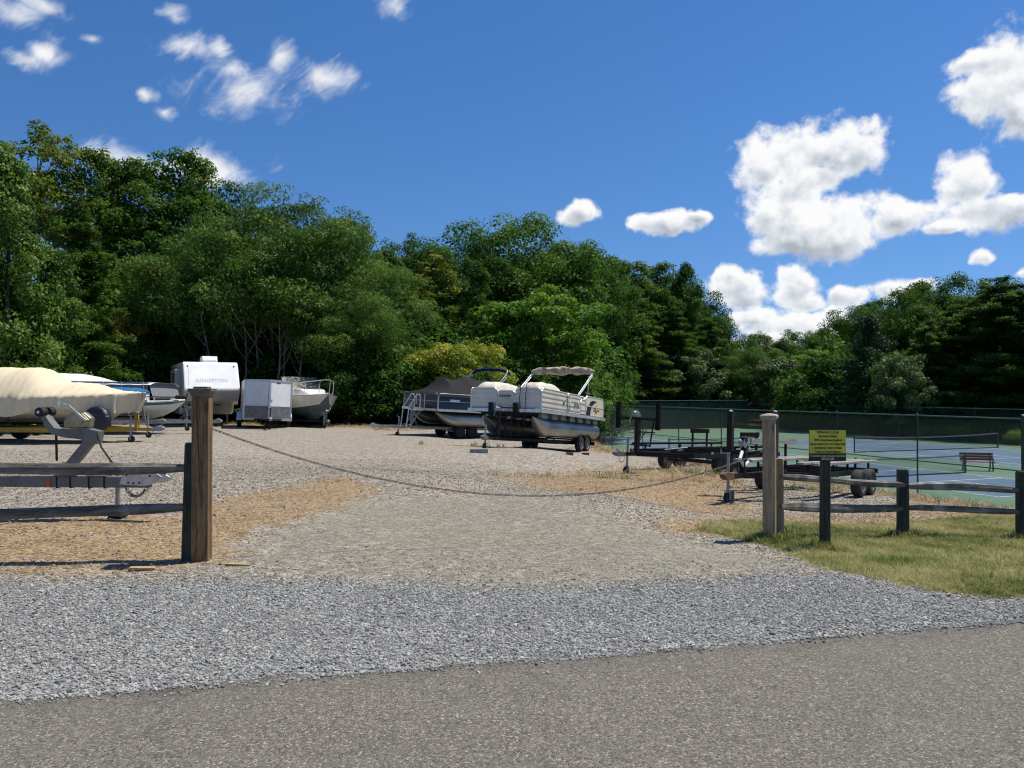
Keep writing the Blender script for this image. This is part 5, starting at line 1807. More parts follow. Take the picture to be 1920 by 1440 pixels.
def trailer(name, label, x, y, hd, Lf=4.4, back=2.0, W_=1.9, zf=0.45, r=0.3, tw=0.2, axles=1, mat='galv', rim='grey_rim', bunks=(0.55,), bunk_mat='carpet', bunk_z=None,
            vnose=1.4, jack_at=0.55, fender=True, winch=None, cross=4, rail_h=0.1, rail_w=0.05, track=None, bunk_x=(None, None), foot=False, guide=None, group=None, frame_w=None):
    loc, rot = stand(x, y, hd, Lf, W_ / 2)
    e = thing(name, label, 'trailer', loc, rot, group)
    m = M[mat]
    fw = frame_w or (W_ - 2 * tw - 0.1)
    xk = Lf - vnose - 0.9
    for s_ in (-1, 1):
        MB().bar((-back, s_ * fw / 2, zf), (xk, s_ * fw / 2, zf), rail_w, rail_h).build('frame_rail', m, e)
        MB().bar((xk - .05, s_ * fw / 2, zf + .002), (Lf - .75, s_ * .03, zf + .002), rail_w, rail_h).build('frame_rail', m, e)
        for k in range(axles):
            ax_ = (k - (axles - 1) / 2) * (2 * r + 0.13)
            wheel(e, ax_, s_ * ((track or W_) / 2 - tw / 2 + (0.0)), r, tw, M[rim])
        if fender:
            L_ = (axles - 1) * (2 * r + 0.13) / 2
            pts = []
            for k in range(axles):
                ax_ = (k - (axles - 1) / 2) * (2 * r + 0.13)
                pts += [(ax_ + (r + .06) * math.cos(a), r + (r + .06) * math.sin(a)) for a in np.linspace(R(165 if k == 0 else 140), R(15 if k == axles - 1 else 40), 9)]
            mb = MB()
            yc = s_ * ((track or W_) / 2 - tw / 2)
            mb.loft([[Vector((a, yc - tw * .6, b)), Vector((a, yc + tw * .6, b)), Vector((a, yc + tw * .6, b + .008)), Vector((a, yc - tw * .6, b + .008))] for a, b in pts])
            mb.build('fender', m, e)
            MB().bar((-(L_ + .06), s_ * fw / 2, zf), (-(L_ + .06), yc, zf), .04).bar(((L_ + .06), s_ * fw / 2, zf), ((L_ + .06), yc, zf), .04).build('fender_bracket', m, e)
    for k in range(axles):
        ax_ = (k - (axles - 1) / 2) * (2 * r + 0.13)
        MB().bar((ax_, -(track or W_) / 2 + tw, r), (ax_, (track or W_) / 2 - tw, r), .05).build('axle', m, e)
    for i in range(cross):
        xx = -back + .06 + (xk + back - .1) * i / max(1, cross - 1)
        MB().bar((xx, -fw / 2 + rail_w / 2, zf - .012), (xx, fw / 2 - rail_w / 2, zf - .012), .05, rail_h * .8).build('crossmember', m, e)
    MB().bar((xk - .4, 0, zf + .004), (Lf - .25, 0, zf + .004), .075, .09).build('tongue', m, e)
    cp_ = coupler(e, Lf, zf, M['brick'] if mat == 'black_steel' and Lf == 4.5 else M['galv_d'] if mat == 'black_steel' else M['galv'])
    chain_loop(e, (Lf - .3, .05, zf - .05), (Lf - .02, .06, zf - .05), .14)
    jack(e, Lf - jack_at, -.09, zf + .38, 0.0, M['galv'], foot=foot)
    bz = bunk_z or zf + .18
    for b_ in bunks:
        for s_ in (-1, 1):
            x0 = -back + .1 if bunk_x[0] is None else bunk_x[0]
            x1 = xk if bunk_x[1] is None else bunk_x[1]
            o = MB().box(((x0 + x1) / 2, s_ * b_, bz), (x1 - x0, .13, .055)).build('bunk', M[bunk_mat], e, bevel=.01)
            for q in (.12, .5, .88):
                MB().bar((x0 + (x1 - x0) * q, s_ * b_, zf + .02), (x0 + (x1 - x0) * q, s_ * b_, bz - .028), .04).build('bunk_bracket', m, o)
    for s_ in (-1, 1):
        MB().box((-back - .03, s_ * (fw / 2 - .08), zf + .01), (.05, .15, .09)).build('tail_lamp', M['red_lens'], e, bevel=.006)
    return e, loc, rot


def winch_post(e, x, z0, h, lean, mat, arm=0.0):
    """upright or leaning winch stand with bow stop roller and winch drum"""
    top = Vector((x + lean, 0, z0 + h))
    o = MB().bar((x, 0, z0), top, .07, .08).build('winch_stand', mat, e)
    MB().bar((x - .35, 0, z0), top - Vector((lean * .4, 0, h * .4)), .045).build('stand_brace', mat, o)
    MB().lathe([(-.09, .03), (-.08, .055), (-.02, .03), (.02, .03), (.08, .055), (.09, .03)], top + Vector((-.12, 0, .05)), 'y', 12).build('bow_roller', M['rubber'], o, True)
    MB().bar(top, top + Vector((-.12, 0, .05)), .05).build('roller_arm', mat, o)
    MB().lathe([(-.07, .02), (-.068, .08), (-.06, .08), (-.055, .035), (.055, .035), (.06, .08), (.068, .08), (.07, .02)], top + Vector((.07, 0, .0)), 'y', 12).build('winch_drum', M['galv'], o, True)
    MB().cyl(top + Vector((.07, .07, 0)), top + Vector((.07, .11, 0)), .012, 6).bar(top + Vector((.07, .11, 0)), top + Vector((.2, .11, .14)), .02, .008).build('winch_crank', M['chrome'], o)
    return o


def hull_part(name, mat, e, L, B, zk, zc, zs, x0=0.0, n=16, flare=1.0, dr=0.25, bowrise=0.2, parts=None):
    """V hull from stern x0 to bow x0+L. returns functions for sheer"""
    secs = []
    for i in range(n + 1):
        q = i / n
        if q < .55:
            w_ = .93 + .07 * (q / .55)
        else:
            w_ = max(0.012, 1 - ((q - .55) / .45) ** 2.3)
        bs_ = B / 2 * w_
        bc = bs_ * (.88 - .34 * max(0, (q - .4) / .6) ** 1.5)
        rise = bowrise * max(0, (q - .45) / .55) ** 2
        keel = zk + (zs - zk + bowrise) * max(0, (q - .74) / .26) ** 2.6 * .93
        ch = min(zc + (zs - zc) * .55 * max(0, (q - .5) / .5) ** 2 + 0.0, zs + rise - .03)
        ch = max(ch, keel + .01)
        secs.append((x0 + L * q, bs_, bc, keel, ch, zs + rise))
    return secs


def loft_hull(e, name, mat, secs, lo, hi, side_out=0.0, close=True, smooth=True):
    """strip of the hull between two height fractions: 0 keel, 1 chine, 2 sheer"""
    rings = []
    for (x, bs_, bc, zk, zc, zs) in secs:
        def at(t):
            if t <= 1:
                return (bc * t, zk + (zc - zk) * t)
            q = t - 1
            return (bc + (bs_ - bc) * q + (bs_ - bc) * .25 * math.sin(math.pi * q) * 0, zc + (zs - zc) * q)
        ts = np.linspace(lo, hi, 7)
        pr_ = [at(t) for t in ts]
        rg = [Vector((x, -y - side_out, z)) for y, z in reversed(pr_)] + [Vector((x, y + side_out, z)) for y, z in pr_]
        rings.append(rg)
    mb = MB()
    mb.loft(rings, ring_closed=False, cap=False)
    if close:
        n = len(rings[0])
        mb.add(rings[0], [tuple(range(n))])
    return mb.build(name, mat, e, smooth)


def deck(e, name, mat, secs, dz=0.0, inset=0.0, crown_=0.05):
    mb = MB()
    mb.loft([[Vector((x, -bs_ * (1 - inset) * 1, zs + dz)), Vector((x, -bs_ * .5, zs + dz + crown_ * .7)), Vector((x, 0, zs + dz + crown_)), Vector((x, bs_ * .5, zs + dz + crown_ * .7)), Vector((x, bs_ * (1 - inset), zs + dz))]
             for (x, bs_, bc, zk, zc, zs) in secs], ring_closed=False, cap=False)
    return mb.build(name, mat, e, True)


# --- grey boat trailer behind the left fence
LX, LY = P(238, 900, 8.9).x, 8.9
hdg = R(-3)
loc, rot = stand(LX - 4.4, LY + .2, hdg, 4.4, .9)
e = thing('boat_trailer', 'empty grey boat trailer with roller winch stand behind the left rail fence', 'trailer', loc, rot)
zt_ = 0.43
g_ = M['galv_d']
MB().bar((1.2, 0, zt_), (4.42, 0, zt_), .09, .125).build('tongue', g_, e, bevel=.006)
MB().bar((3.5, 0, zt_ - .012), (4.70, 0, zt_ - .02), .075, .085).build('tongue_insert', g_, e)
for s_ in (-1, 1):
    MB().bar((-2, s_ * .7, zt_), (1.6, s_ * .7, zt_), .06, .11).build('frame_rail', g_, e)
    MB().bar((1.6, s_ * .7, zt_), (2.6, s_ * .05, zt_), .06, .11).build('frame_rail', g_, e)
    wheel(e, 0, s_ * .98, .3, .19, M['grey_rim'])
    MB().box((-.2, s_ * .5, zt_ + .2), (3.2, .12, .05)).build('bunk', M['carpet'], e)
    for q in (-1.6, 1.2):
        MB().bar((q, s_ * .5, zt_), (q, s_ * .5, zt_ + .18), .04).build('bunk_bracket', g_, e)
for q in (-1.9, 0, 1.5):
    MB().bar((q, -.68, zt_ - .01), (q, .68, zt_ - .01), .05, .08).build('crossmember', g_, e)
MB().bar((0, -.88, .3), (0, .88, .3), .05).build('axle', g_, e)
# clamp plates and bolts round the tongue
for q in (3.62, 3.78, 4.0, 4.18):
    MB().box((q, 0, zt_), (.012, .104, .145)).build('clamp_bolt', M['black_steel'], e)
MB().box((3.70, 0, zt_ + .071), (.24, .12, .012)).build('clamp_plate', g_, e)
MB().box((4.09, 0, zt_ + .071), (.24, .12, .012)).build('clamp_plate', g_, e)
MB().box((3.52, -.048, zt_), (.045, .006, .115)).build('reflector', M['amber'], e)
# leaning winch post with curved arm and rollers
ws = MB().bar((3.66, 0, zt_ + .07), (4.02, 0, zt_ + .50), .085, .10).build('winch_post', g_, e, bevel=.004)
pts = [(4.10, .46), (4.12, .60), (3.95, .64), (3.72, .615), (3.60, .64), (3.53, .72), (3.485, .79), (3.44, .76), (3.48, .66), (3.56, .565), (3.70, .53), (3.88, .51)]
MB().prism([(a, zt_ + b - .02) for a, b in pts], -.06, .06).build('winch_arm', g_, ws, bevel=.004)
for q in (-.075, .075):
    MB().lathe([(-.045, .02), (-.045, .052), (-.03, .058), (-.01, .043), (.01, .043), (.03, .058), (.045, .052), (.045, .02)], (3.455, q, zt_ + .80), 'y', 16).build('bow_roller', M['rubber'], ws, True)
    MB().cyl((3.455, q - .055, zt_ + .80), (3.455, q - .06, zt_ + .80), .018, 10).build('roller_bolt', M['chrome'], ws)
MB().prism([(3.70, zt_ + .62), (4.0, zt_ + .62), (4.02, zt_ + .73), (3.93, zt_ + .80), (3.80, zt_ + .80), (3.70, zt_ + .72)], -.045, .045).build('winch', M['gold_zinc'], ws, bevel=.012)
MB().lathe([(-.06, .03), (-.058, .075), (-.048, .075), (-.045, .04), (.045, .04), (.048, .075), (.058, .075), (.06, .03)], (3.86, 0, zt_ + .72), 'y', 14).build('winch_drum', M['gold_zinc'], ws, True)
MB().cyl((3.98, -.07, zt_ + .70), (3.78, -.10, zt_ + .88), .014, 7).cyl((3.78, -.10, zt_ + .88), (3.77, -.20, zt_ + .89), .018, 8).build('winch_crank', M['chrome'], ws, True)
MB().tube([(4.1, -.05, zt_ + .55), (4.16, -.07, zt_ + .40), (4.30, -.08, zt_ + .22)], .011, 5).build('strap', M['strap'], ws)
MB().bar((3.60, -.03, zt_ + .56), (3.61, -.03, zt_ + .24), .03, .012).build('strap', M['strap'], ws)
# surge coupler, jack, chain
sc_o = MB().prism([(4.36, zt_ - .085 + .06), (4.40, zt_ - .085 + .20), (4.80, zt_ - .085 + .19), (4.86, zt_ - .085 + .15), (4.78, zt_ - .085 + .075), (4.66, zt_ - .085 + .045)], -.055, .055).build('coupler', M['white_paint'], e, bevel=.008)
MB().prism([(4.76, zt_ - .085 + .10), (4.80, zt_ - .085 + .19), (4.90, zt_ - .085 + .175), (4.95, zt_ - .085 + .145), (4.93, zt_ - .085 + .10), (4.84, zt_ - .085 + .075)], -.045, .045).build('coupler_head', M['chrome'], sc_o, bevel=.012)
MB().box((4.85, 0, zt_ - .085 + .20), (.06, .03, .05), (0, R(20), 0)).build('latch', M['black_plas'], sc_o)
for (a, b) in ((4.47, .08), (4.53, .075), (4.60, .08), (4.72, .16), (4.45, .17)):
    MB().cyl((a, -.056, zt_ - .085 + b), (a, -.063, zt_ - .085 + b), .011, 8).build('bolt', M['black_steel'], sc_o)
chain_loop(e, (4.42, -.03, zt_ - .06), (4.68, -.05, zt_ - .06), .10, .011)
jk = MB().cyl((4.27, .08, .03), (4.27, .08, zt_ + .16), .028, 10).cyl((4.27, .08, zt_ + .16), (4.27, .08, zt_ + .2), .036, 10).build('jack', M['galv'], e, True)
MB().box((4.27, .08, .02), (.15, .15, .03)).build('jack_foot', M['black_steel'], jk)

# --- tan covered boat on yellow trailer
TX, TY = -14.62, 22.0
hd = R(-1.5)
e, loc, rot = trailer('boat_trailer', 'faded yellow boat trailer carrying the tan covered boat', TX, TY, hd, Lf=4.72, back=2.0, W_=2.2, zf=.36, r=.32, axles=1, mat='yellow_steel', rim='white_rim', vnose=1.6,
                      jack_at=.85, bunks=(.6,), rail_h=.13)
MB().bar((3.2, 0, .38), (3.2, 0, .86), .09, .09).build('upright', M['yellow_steel'], e)
MB().bar((4.0, 0, .38), (4.0, 0, .78), .09, .09).build('winch_stand', M['yellow_steel'], e)
sp_ = MB().lathe([(-.13, .10), (-.14, .26), (-.10, .345), (0, .365), (.10, .345), (.14, .26), (.13, .10), (.12, .01)], (3.28, -.72, .66), 'y', 26).build('spare_wheel_cover', M['tarp'], e, 'all')
MB().bar((3.28, -.1, .38), (3.28, -.66, .62), .05).build('spare_bracket', M['yellow_steel'], e)
MB().tube([(.95, -1.03, 1.02), (.98, -1.06, .8), (1.0, -.8, .36)], .016, 5).build('tie_strap', M['strap'], e)
x_, y_ = -10.85, 22.05
o = MB().box((0, 0, .02), (.75, .16, .04)).build('plank', M['board'], None, loc=(x_ - .02, y_ - .03, gz(x_, y_) - .005))
tag(o, 'dark flat plank under the jack wheel of the yellow trailer', 'plank')
bt = thing('motor_boat', 'cream hulled motor boat mostly hidden under a tan canvas cover', 'boat', loc, rot)
secs = hull_part('hull', M['hull_cream'], bt, 6.3, 2.2, .50, .80, 1.22, -2.2, bowrise=.16)
loft_hull(bt, 'hull', M['hull_cream'], secs, 0, 2)
MB().box((-2.3, 0, .9), (.25, .35, .8), (0, R(-8), 0)).build('outdrive', M['black_plas'], bt, bevel=.05)
# cover: draped canvas with ridge, folds and scalloped hem
cv = thing('boat_cover', 'tan canvas cover draped over the cream boat, hem tied down', 'boat cover', loc, rot)


def cover_pt(i, j):
    x = -2.35 + 6.55 * i
    q = min(.985, (x + 2.2) / 6.3)
    k = max(0, min(len(secs) - 1.001, q * (len(secs) - 1)))
    a, f = int(k), k - int(k)
    s0, s1 = secs[a], secs[a + 1]
    bs_ = s0[1] + (s1[1] - s0[1]) * f + .03
    zs = s0[5] + (s1[5] - s0[5]) * f
    t_ = (j - .5) * 2
    s_ = -1 if t_ < 0 else 1
    t_ = abs(t_)
    hump = .66 * math.exp(-((x - .7) / 1.05) ** 4) + .40 * math.exp(-((x + 1.2) / 1.2) ** 2) + .27 * math.exp(-((x - 2.3) / 1.1) ** 2) + .10
    hump *= min(1, (4.15 - x) / 1.2) if x > 2.95 else 1
    fold = .022 * math.sin(x * 13 + 4 * t_ + 1.3 * math.sin(x * 2.3)) * (.2 + t_) + .013 * math.sin(x * 31 + 2 + 3 * t_) + .012 * math.sin(x * 5.1 + 9 * t_)
    if t_ < .62:
        w_ = t_ / .62
        prof = 1 - w_ ** 2.4
        return Vector((x, s_ * bs_ * w_, zs + .03 + hump * prof + fold * .5))
    w_ = (t_ - .62) / .38
    hem = .40 + .13 * math.cos((x - 1.0) * 2.6) * (1 if x < 2.2 else .4) + .12 * max(0, (x - 2.5)) * .8
    return Vector((x - (.10 * w_ if x > 3.6 else 0), s_ * (bs_ + .015 + fold * 1.3 - .10 * w_ * (1 if x > 2.4 else .3)), zs + .03 - hem * w_))


MB().grid(cover_pt, 120, 40).build('canvas', M['tan_cover'], cv, 'all')
MB().tube([(3.98, 0.03, 1.30), (4.05, -.02, 1.0), (4.03, -.04, .82)], .05, 6).build('gathered_hem', M['tan_cover'], cv, True)
MB().tube([(4.03, -.05, .82), (4.06, -.05, .6), (4.1, -.05, .40)], .012, 5).build('tie_cord', M['strap'], cv)

# --- bare galvanised trailer
e, loc, rot = trailer('boat_trailer', 'bare galvanised boat trailer parked between the tan boat and the blue topped boat', P(300, 800, 24.7).x - 4.6, 24.75, R(-2), Lf=4.75, back=1.8, W_=2.1, zf=.5, r=.31, axles=1, jack_at=.45)
winch_post(e, 4.15, .5, .62, -.12, M['galv_d'])

# --- fishing boat with blue canvas
FX, FY = P(348, 760, 27.4).x - 4.3, 27.5
e, loc, rot = trailer('boat_trailer', 'galvanised trailer under the blue and white fishing boat', FX, FY, R(-2), Lf=5.55, back=1.8, W_=2.2, zf=.42, r=.31, axles=1, jack_at=.35)
winch_post(e, 4.5, .42, .55, .12, M['galv_d'])
bt = thing('fishing_boat', 'white fishing boat with teal stripe, blue canvas and bow motor', 'boat', loc, rot)
secs = hull_part('hull', None, bt, 6.2, 2.3, .50, .78, 1.06, -1.9, bowrise=.10)
loft_hull(bt, 'hull', M['hull_white'], secs, 0, 1.55)
loft_hull(bt, 'teal_stripe', M['teal'], secs, 1.55, 1.9, .004, close=True)
loft_hull(bt, 'gunwale', M['hull_white'], secs, 1.9, 2.0, .012)
deck(bt, 'deck', M['hull_white'], secs, .012)
MB().loft([[Vector((x, y, z)) for y, z in ((-w_, 1.08), (w_, 1.08), (w_ * .86, 1.08 + h), (-w_ * .86, 1.08 + h))] for x, w_, h in ((.3, .6, .34), (.6, .7, .42), (1.6, .7, .40), (1.9, .6, .30))]).build('console', M['hull_white'], bt, bevel=.04)
MB().loft([[Vector((x, y, z)) for y, z in ((-w_, 1.42), (w_, 1.42), (w_ * .7, 1.42 + h), (-w_ * .7, 1.42 + h))] for x, w_, h in ((-1.6, .95, .10), (-1.2, 1.0, .26), (.4, 1.0, .24), (2.3, .9, .19), (2.7, .8, .10))]).build('blue_canvas', M['blue_canvas'], bt, bevel=.06)
for xx in (-1.3, 2.45):
    MB().loft([[Vector((xx + a * .2, b * .75, z)) for a, b in ((-1, -1), (1, -1), (1, 1), (-1, 1))] for z in (1.06, 1.42)]).build('seat_back', M['hull_white'], bt, bevel=.04)
MB().tube([(1.4, -.7, 1.08), (1.4, -.72, 1.3), (1.55, -.72, 1.34), (3.0, -.62, 1.34), (3.2, -.55, 1.3), (3.2, -.55, 1.1)], .018, 7).build('bow_rail', M['alu_rail'], bt, True)
MB().bar((2.3, -.66, 1.1), (2.3, -.68, 1.34), .03).build('rail_post', M['alu_rail'], bt)
tm = MB().cyl((1.9, -.25, 1.30), (4.1, -.2, 1.28), .022, 8).build('trolling_motor', M['black_plas'], bt, True)
MB().lathe([(-.22, .02), (-.18, .07), (.12, .075), (.2, .03)], (4.25, -.2, 1.28), 'x', 12).build('motor_pod', M['black_plas'], tm, True)
MB().box((3.6, -.2, 1.20), (.5, .16, .09)).build('motor_mount', M['black_plas'], tm, bevel=.02)
MB().box((4.45, -.2, 1.30), (.03, .05, .26), (0, R(15), 0)).build('propeller', M['black_plas'], tm)

# --- white canopied pontoon boat
CX_, CY_ = P(310, 740, 30.4).x - 3.2, 30.6
e, loc, rot = trailer('boat_trailer', 'trailer under the white canopied pontoon boat', CX_, CY_, R(-2), Lf=4.6, back=2.0, W_=2.0, zf=.4, r=.28, axles=1)
winch_post(e, 4.0, .4, .5, 0, M['galv_d'])
bt = thing('canopied_boat', 'pontoon boat with long white canopy and grey zipped curtains', 'boat', loc, rot)
for s_ in (-1, 1):
    MB().lathe([(-3.0, .05), (-2.95, .26), (2.2, .26), (2.7, .20), (3.0, .04)], (0, s_ * .75, .78), 'x', 18).build('pontoon', M['alu'], bt, True)
MB().box((0, 0, 1.10), (6.2, 2.3, .1)).build('deck', M['alu'], bt)
for s_ in (-1, 1):
    MB().grid(lambda i, j: (-3.0 + 6.0 * i, s_ * (1.13 + .012 * math.sin(30 * i)), 1.15 + (.72 + .1 * math.sin(math.pi * min(1, i * 1.6)) * 0) * j), 40, 4).build('side_curtain', M['mesh_grey'], bt, 'all')
MB().grid(lambda i, j: (3.0 + .25 * (1 - j) , -1.12 + 2.24 * i, 1.15 + .72 * j), 8, 4).build('front_curtain', M['mesh_grey'], bt, 'all')
MB().grid(lambda i, j: (-3.05 + 6.2 * i, (j - .5) * 2.42, 1.86 + (.30 * math.exp(-((i - .33) / .26) ** 4) + .06 * (1 - i)) * (1 - (2 * abs(j - .5)) ** 2.5) - .10 * (2 * abs(j - .5)) ** 6 + .006 * math.sin(60 * i)), 60, 18).build('canopy', M['white_canvas'], bt, 'all')
for q in (1.3, 2.0, 2.85):
    MB().tube([(q, -1.16, 1.15), (q, -1.17, 1.86)], .014, 6).build('canopy_pole', M['alu_rail'], bt)
MB().loft([[Vector((x, y, z)) for y, z in ((-.5, 1.9), (.5, 1.9), (0, 1.9 + h))] for x, h in ((-1.6, .05), (-1.1, .25), (-.6, .05))]).build('folded_canvas', M['blue_canvas'], bt)

# --- fifth-wheel camper
b_ = Vector((.465, -.885)).normalized()
hd = math.atan2(b_.y, b_.x)
fc = P(399, 700, 35.0)
x_, y_ = fc.x - b_.x * 6.0, fc.y - b_.y * 6.0
loc, rot = stand(x_, y_, hd, 4, 1)
e = thing('camper_trailer', 'large white fifth wheel camper with raised front and roof unit', 'camper', loc, (0, 0, hd))
Wc = 2.42
prof = [(-4.0, .55), (3.55, .55), (3.75, .62), (3.95, 1.14), (5.55, 1.22), (5.98, 1.62), (6.0, 1.75), (5.25, 2.88), (5.05, 3.0), (-4.0, 3.04)]
MB().prism(prof, -Wc / 2 + .02, Wc / 2 - .02).build('body', M['rv_white'], e, bevel=.05)
# lower grey front band and recessed under-front
MB().prism([(5.562, 1.205), (5.985, 1.60), (6.004, 1.70), (5.98, 1.74), (5.94, 1.70), (5.93, 1.64), (5.53, 1.25)], -Wc / 2 + .035, Wc / 2 - .035).build('lower_front_band', M['rv_grey'], e)
MB().prism([(3.57, .54), (3.77, .62), (3.965, 1.13), (3.94, 1.135), (3.74, .63), (3.55, .56)], -Wc / 2 + .14, Wc / 2 - .14).build('front_skirt', M['rv_grey'], e)
for s_ in (-1, 1):
    MB().prism([(-3.98, .6), (3.5, .6), (3.7, .66), (3.88, 1.2), (5.48, 1.28), (5.52, 1.6), (5.0, 2.8), (-3.98, 2.92)], s_ * (Wc / 2 - .018), s_ * (Wc / 2 + .004)).build('side_panel', M['rv_side'], e)
s_ = -1   # camper's right side faces the picture's left
for s_ in (-1, 1):
    MB().box((2.4, s_ * (Wc / 2 + .10), 1.85), (2.6, .22, 1.7)).build('slide_out', M['rv_side'], e, bevel=.03)
    w1 = MB().box((2.9, s_ * (Wc / 2 + .215), 2.15), (.8, .012, .75)).build('window', M['glass'], e)
    MB().box((-.3, s_ * (Wc / 2 + .006), 1.6), (.62, .014, 1.6)).build('door', M['glass'] if s_ < 0 else M['rv_grey'], e)
    for k in range(4):
        pts = [(4.9 - .9 * k + .5 * q - .2 * math.sin(3 * q + k), s_ * (Wc / 2 + (.219 if 1.1 < 4.9 - .9 * k + .5 * q < 3.7 else .008)), 1.35 + 1.3 * q) for q in np.linspace(0, 1, 12)]
        MB().loft([[Vector((a, b, c)), Vector((a + .10 * math.sin(math.pi * i / 11) + .01, b + s_ * .003, c))] for i, (a, b, c) in enumerate(pts)], ring_closed=False, cap=False).build('swirl_decal', M['swirl'], e)
    MB().cyl((5.2, s_ * 1.0, 2.80), (5.34, s_ * 1.0, 2.80), .035, 8).build('marker_lamp', M['swirl'], e)
    for k in (0, .75):
        wheel(e, -1.6 + k, s_ * 1.0, .36, .22, M['grey_rim'])
    jl = MB().cyl((3.5, s_ * .95, 0.0), (3.5, s_ * .95, .7), .04, 8).build('landing_leg', M['galv'], e, True)
    MB().box((3.5, s_ * .95, .015), (.2, .2, .03)).build('leg_foot', M['galv'], jl)
ac = MB().loft([[Vector((x, y, z)) for y, z in ((-.36 * k, 2.99), (.36 * k, 2.99), (.34 * k, 2.99 + .30 * k2), (-.34 * k, 2.99 + .30 * k2))] for x, k, k2 in ((3.9, .85, .5), (4.0, 1, .95), (4.7, 1, 1.0), (4.86, .9, .35))]).build('roof_air_unit', M['rv_white'], e, bevel=.03)
# name lettering on the sloping cap
sl_ = math.atan2(2.88 - 1.75, 5.25 - 6.0)
o = text('KINGSTON', .27, M['rv_text'], e, (5.80, .05, 2.27), (0, 0, 0), bold=.004, ext=.002)
o.matrix_local = Matrix.Translation((5.745, .0, 2.134)) @ Matrix(((0, math.cos(sl_), math.sin(sl_), 0), (1, 0, 0, 0), (0, math.sin(sl_), -math.cos(sl_), 0), (0, 0, 0, 1))).to_4x4() @ Matrix.Translation((0, 0, .006))
MB().bar((5.36, -.95, 2.725), (5.90, -1.0, 1.91), .008).build('cap_seam', M['rv_grey'], e)
MB().box((3.80, -.35, .90), (.02, .55, .5), (0, R(14), 0)).build('front_hatch', M['rv_white'], e, bevel=.01)
MB().box((3.92, .45, 1.0), (.02, .25, .06), (0, R(14), 0)).build('maker_plate', M['swirl'], e)
MB().box((4.7, 0, 1.05), (.35, .25, .3)).build('pin_box', M['black_steel'], e, bevel=.02)

# --- white V-nose box trailer
b_ = Vector((.36, -.93)).normalized()
hd = math.atan2(b_.y, b_.x)
fc = P(503, 760, 32.6)
x_, y_ = fc.x - b_.x * 3.1, fc.y - b_.y * 3.1
loc, rot = stand(x_, y_, hd, 3, .9)
e = thing('box_trailer', 'white enclosed box trailer with pointed nose and grey stone guard', 'trailer', loc, rot)
Wb, zb, ztp = 1.95, .40, 2.05
out = [(-1.9, -Wb / 2), (2.2, -Wb / 2), (2.28, -Wb / 2 + .05), (3.05, -.07), (3.08, 0), (3.05, .07), (2.28, Wb / 2 - .05), (2.2, Wb / 2), (-1.9, Wb / 2)]
MB().loft([[Vector((x, y, z)) for x, y in out] for z in (zb, ztp)]).build('body', M['box_white'], e)
MB().loft([[Vector((x * 1.006, y * 1.012, z)) for x, y in out] for z in (ztp - .06, ztp + .03)]).build('roof_trim', M['trim_alu'], e)
MB().loft([[Vector((x * 1.004, y * 1.01, z)) for x, y in out] for z in (zb - .06, zb + .05)]).build('floor_trim', M['trim_alu'], e)
for s_ in (-1, 1):
    a, b2 = Vector((2.27, s_ * (Wb / 2 - .035), 0)), Vector((3.075, s_ * .06, 0))
    n_ = Vector((b2.y - a.y, -(b2.x - a.x), 0)).normalized() * (-s_)
    if n_.x < 0:
        n_ = -n_
    mb = MB()
    mb.loft([[a + n_ * .004 + Vector((0, 0, zb + .05)), b2 + n_ * .004 + Vector((0, 0, zb + .05)), b2 + n_ * .004 + Vector((0, 0, .95)), a + n_ * .004 + Vector((0, 0, .95))],
             [a + n_ * .012 + Vector((0, 0, zb + .05)), b2 + n_ * .012 + Vector((0, 0, zb + .05)), b2 + n_ * .012 + Vector((0, 0, .95)), a + n_ * .012 + Vector((0, 0, .95))]])
    mb.build('stone_guard', M['tread'], e)
    MB().bar((2.25, s_ * (Wb / 2 - .01), zb), (2.25, s_ * (Wb / 2 - .01), ztp), .06, .05).build('corner_trim', M['trim_alu'], e)
    wheel(e, 0, s_ * (Wb / 2 + .09), .31, .19, M['white_rim'])
    MB().loft([[Vector((.42 * math.cos(a2), s_ * y3, .31 + .40 * math.sin(a2))) for y3 in (Wb / 2, Wb / 2 + .22)] + [Vector((.40 * math.cos(a2), s_ * y3, .31 + .38 * math.sin(a2))) for y3 in (Wb / 2 + .22, Wb / 2)] for a2 in np.linspace(0, math.pi, 12)]).build('fender', M['trim_alu'], e)
MB().cyl((3.085, 0, zb), (3.085, 0, ztp), .05, 10).build('nose_trim', M['trim_alu'], e, True)
MB().bar((2.0, 0, .38), (4.2, 0, .38), .08).build('tongue', M['black_steel'], e)
for s_ in (-1, 1):
    MB().bar((2.2, s_ * .7, .38), (3.9, s_ * .05, .38), .06, .07).build('tongue_arm', M['black_steel'], e)
coupler(e, 4.3, .40, M['galv'])
jack(e, 3.9, .0, .85, 0.0, M['black_steel'], foot=True)
MB().box((3.1, .35, 1.93), (.02, .22, .06), (0, 0, R(45))).build('maker_plate', M['swirl'], e)
MB().box((2.72, .42, 1.94), (.02, .24, .05), (0, 0, R(48))).build('decal', M['swirl'], e)

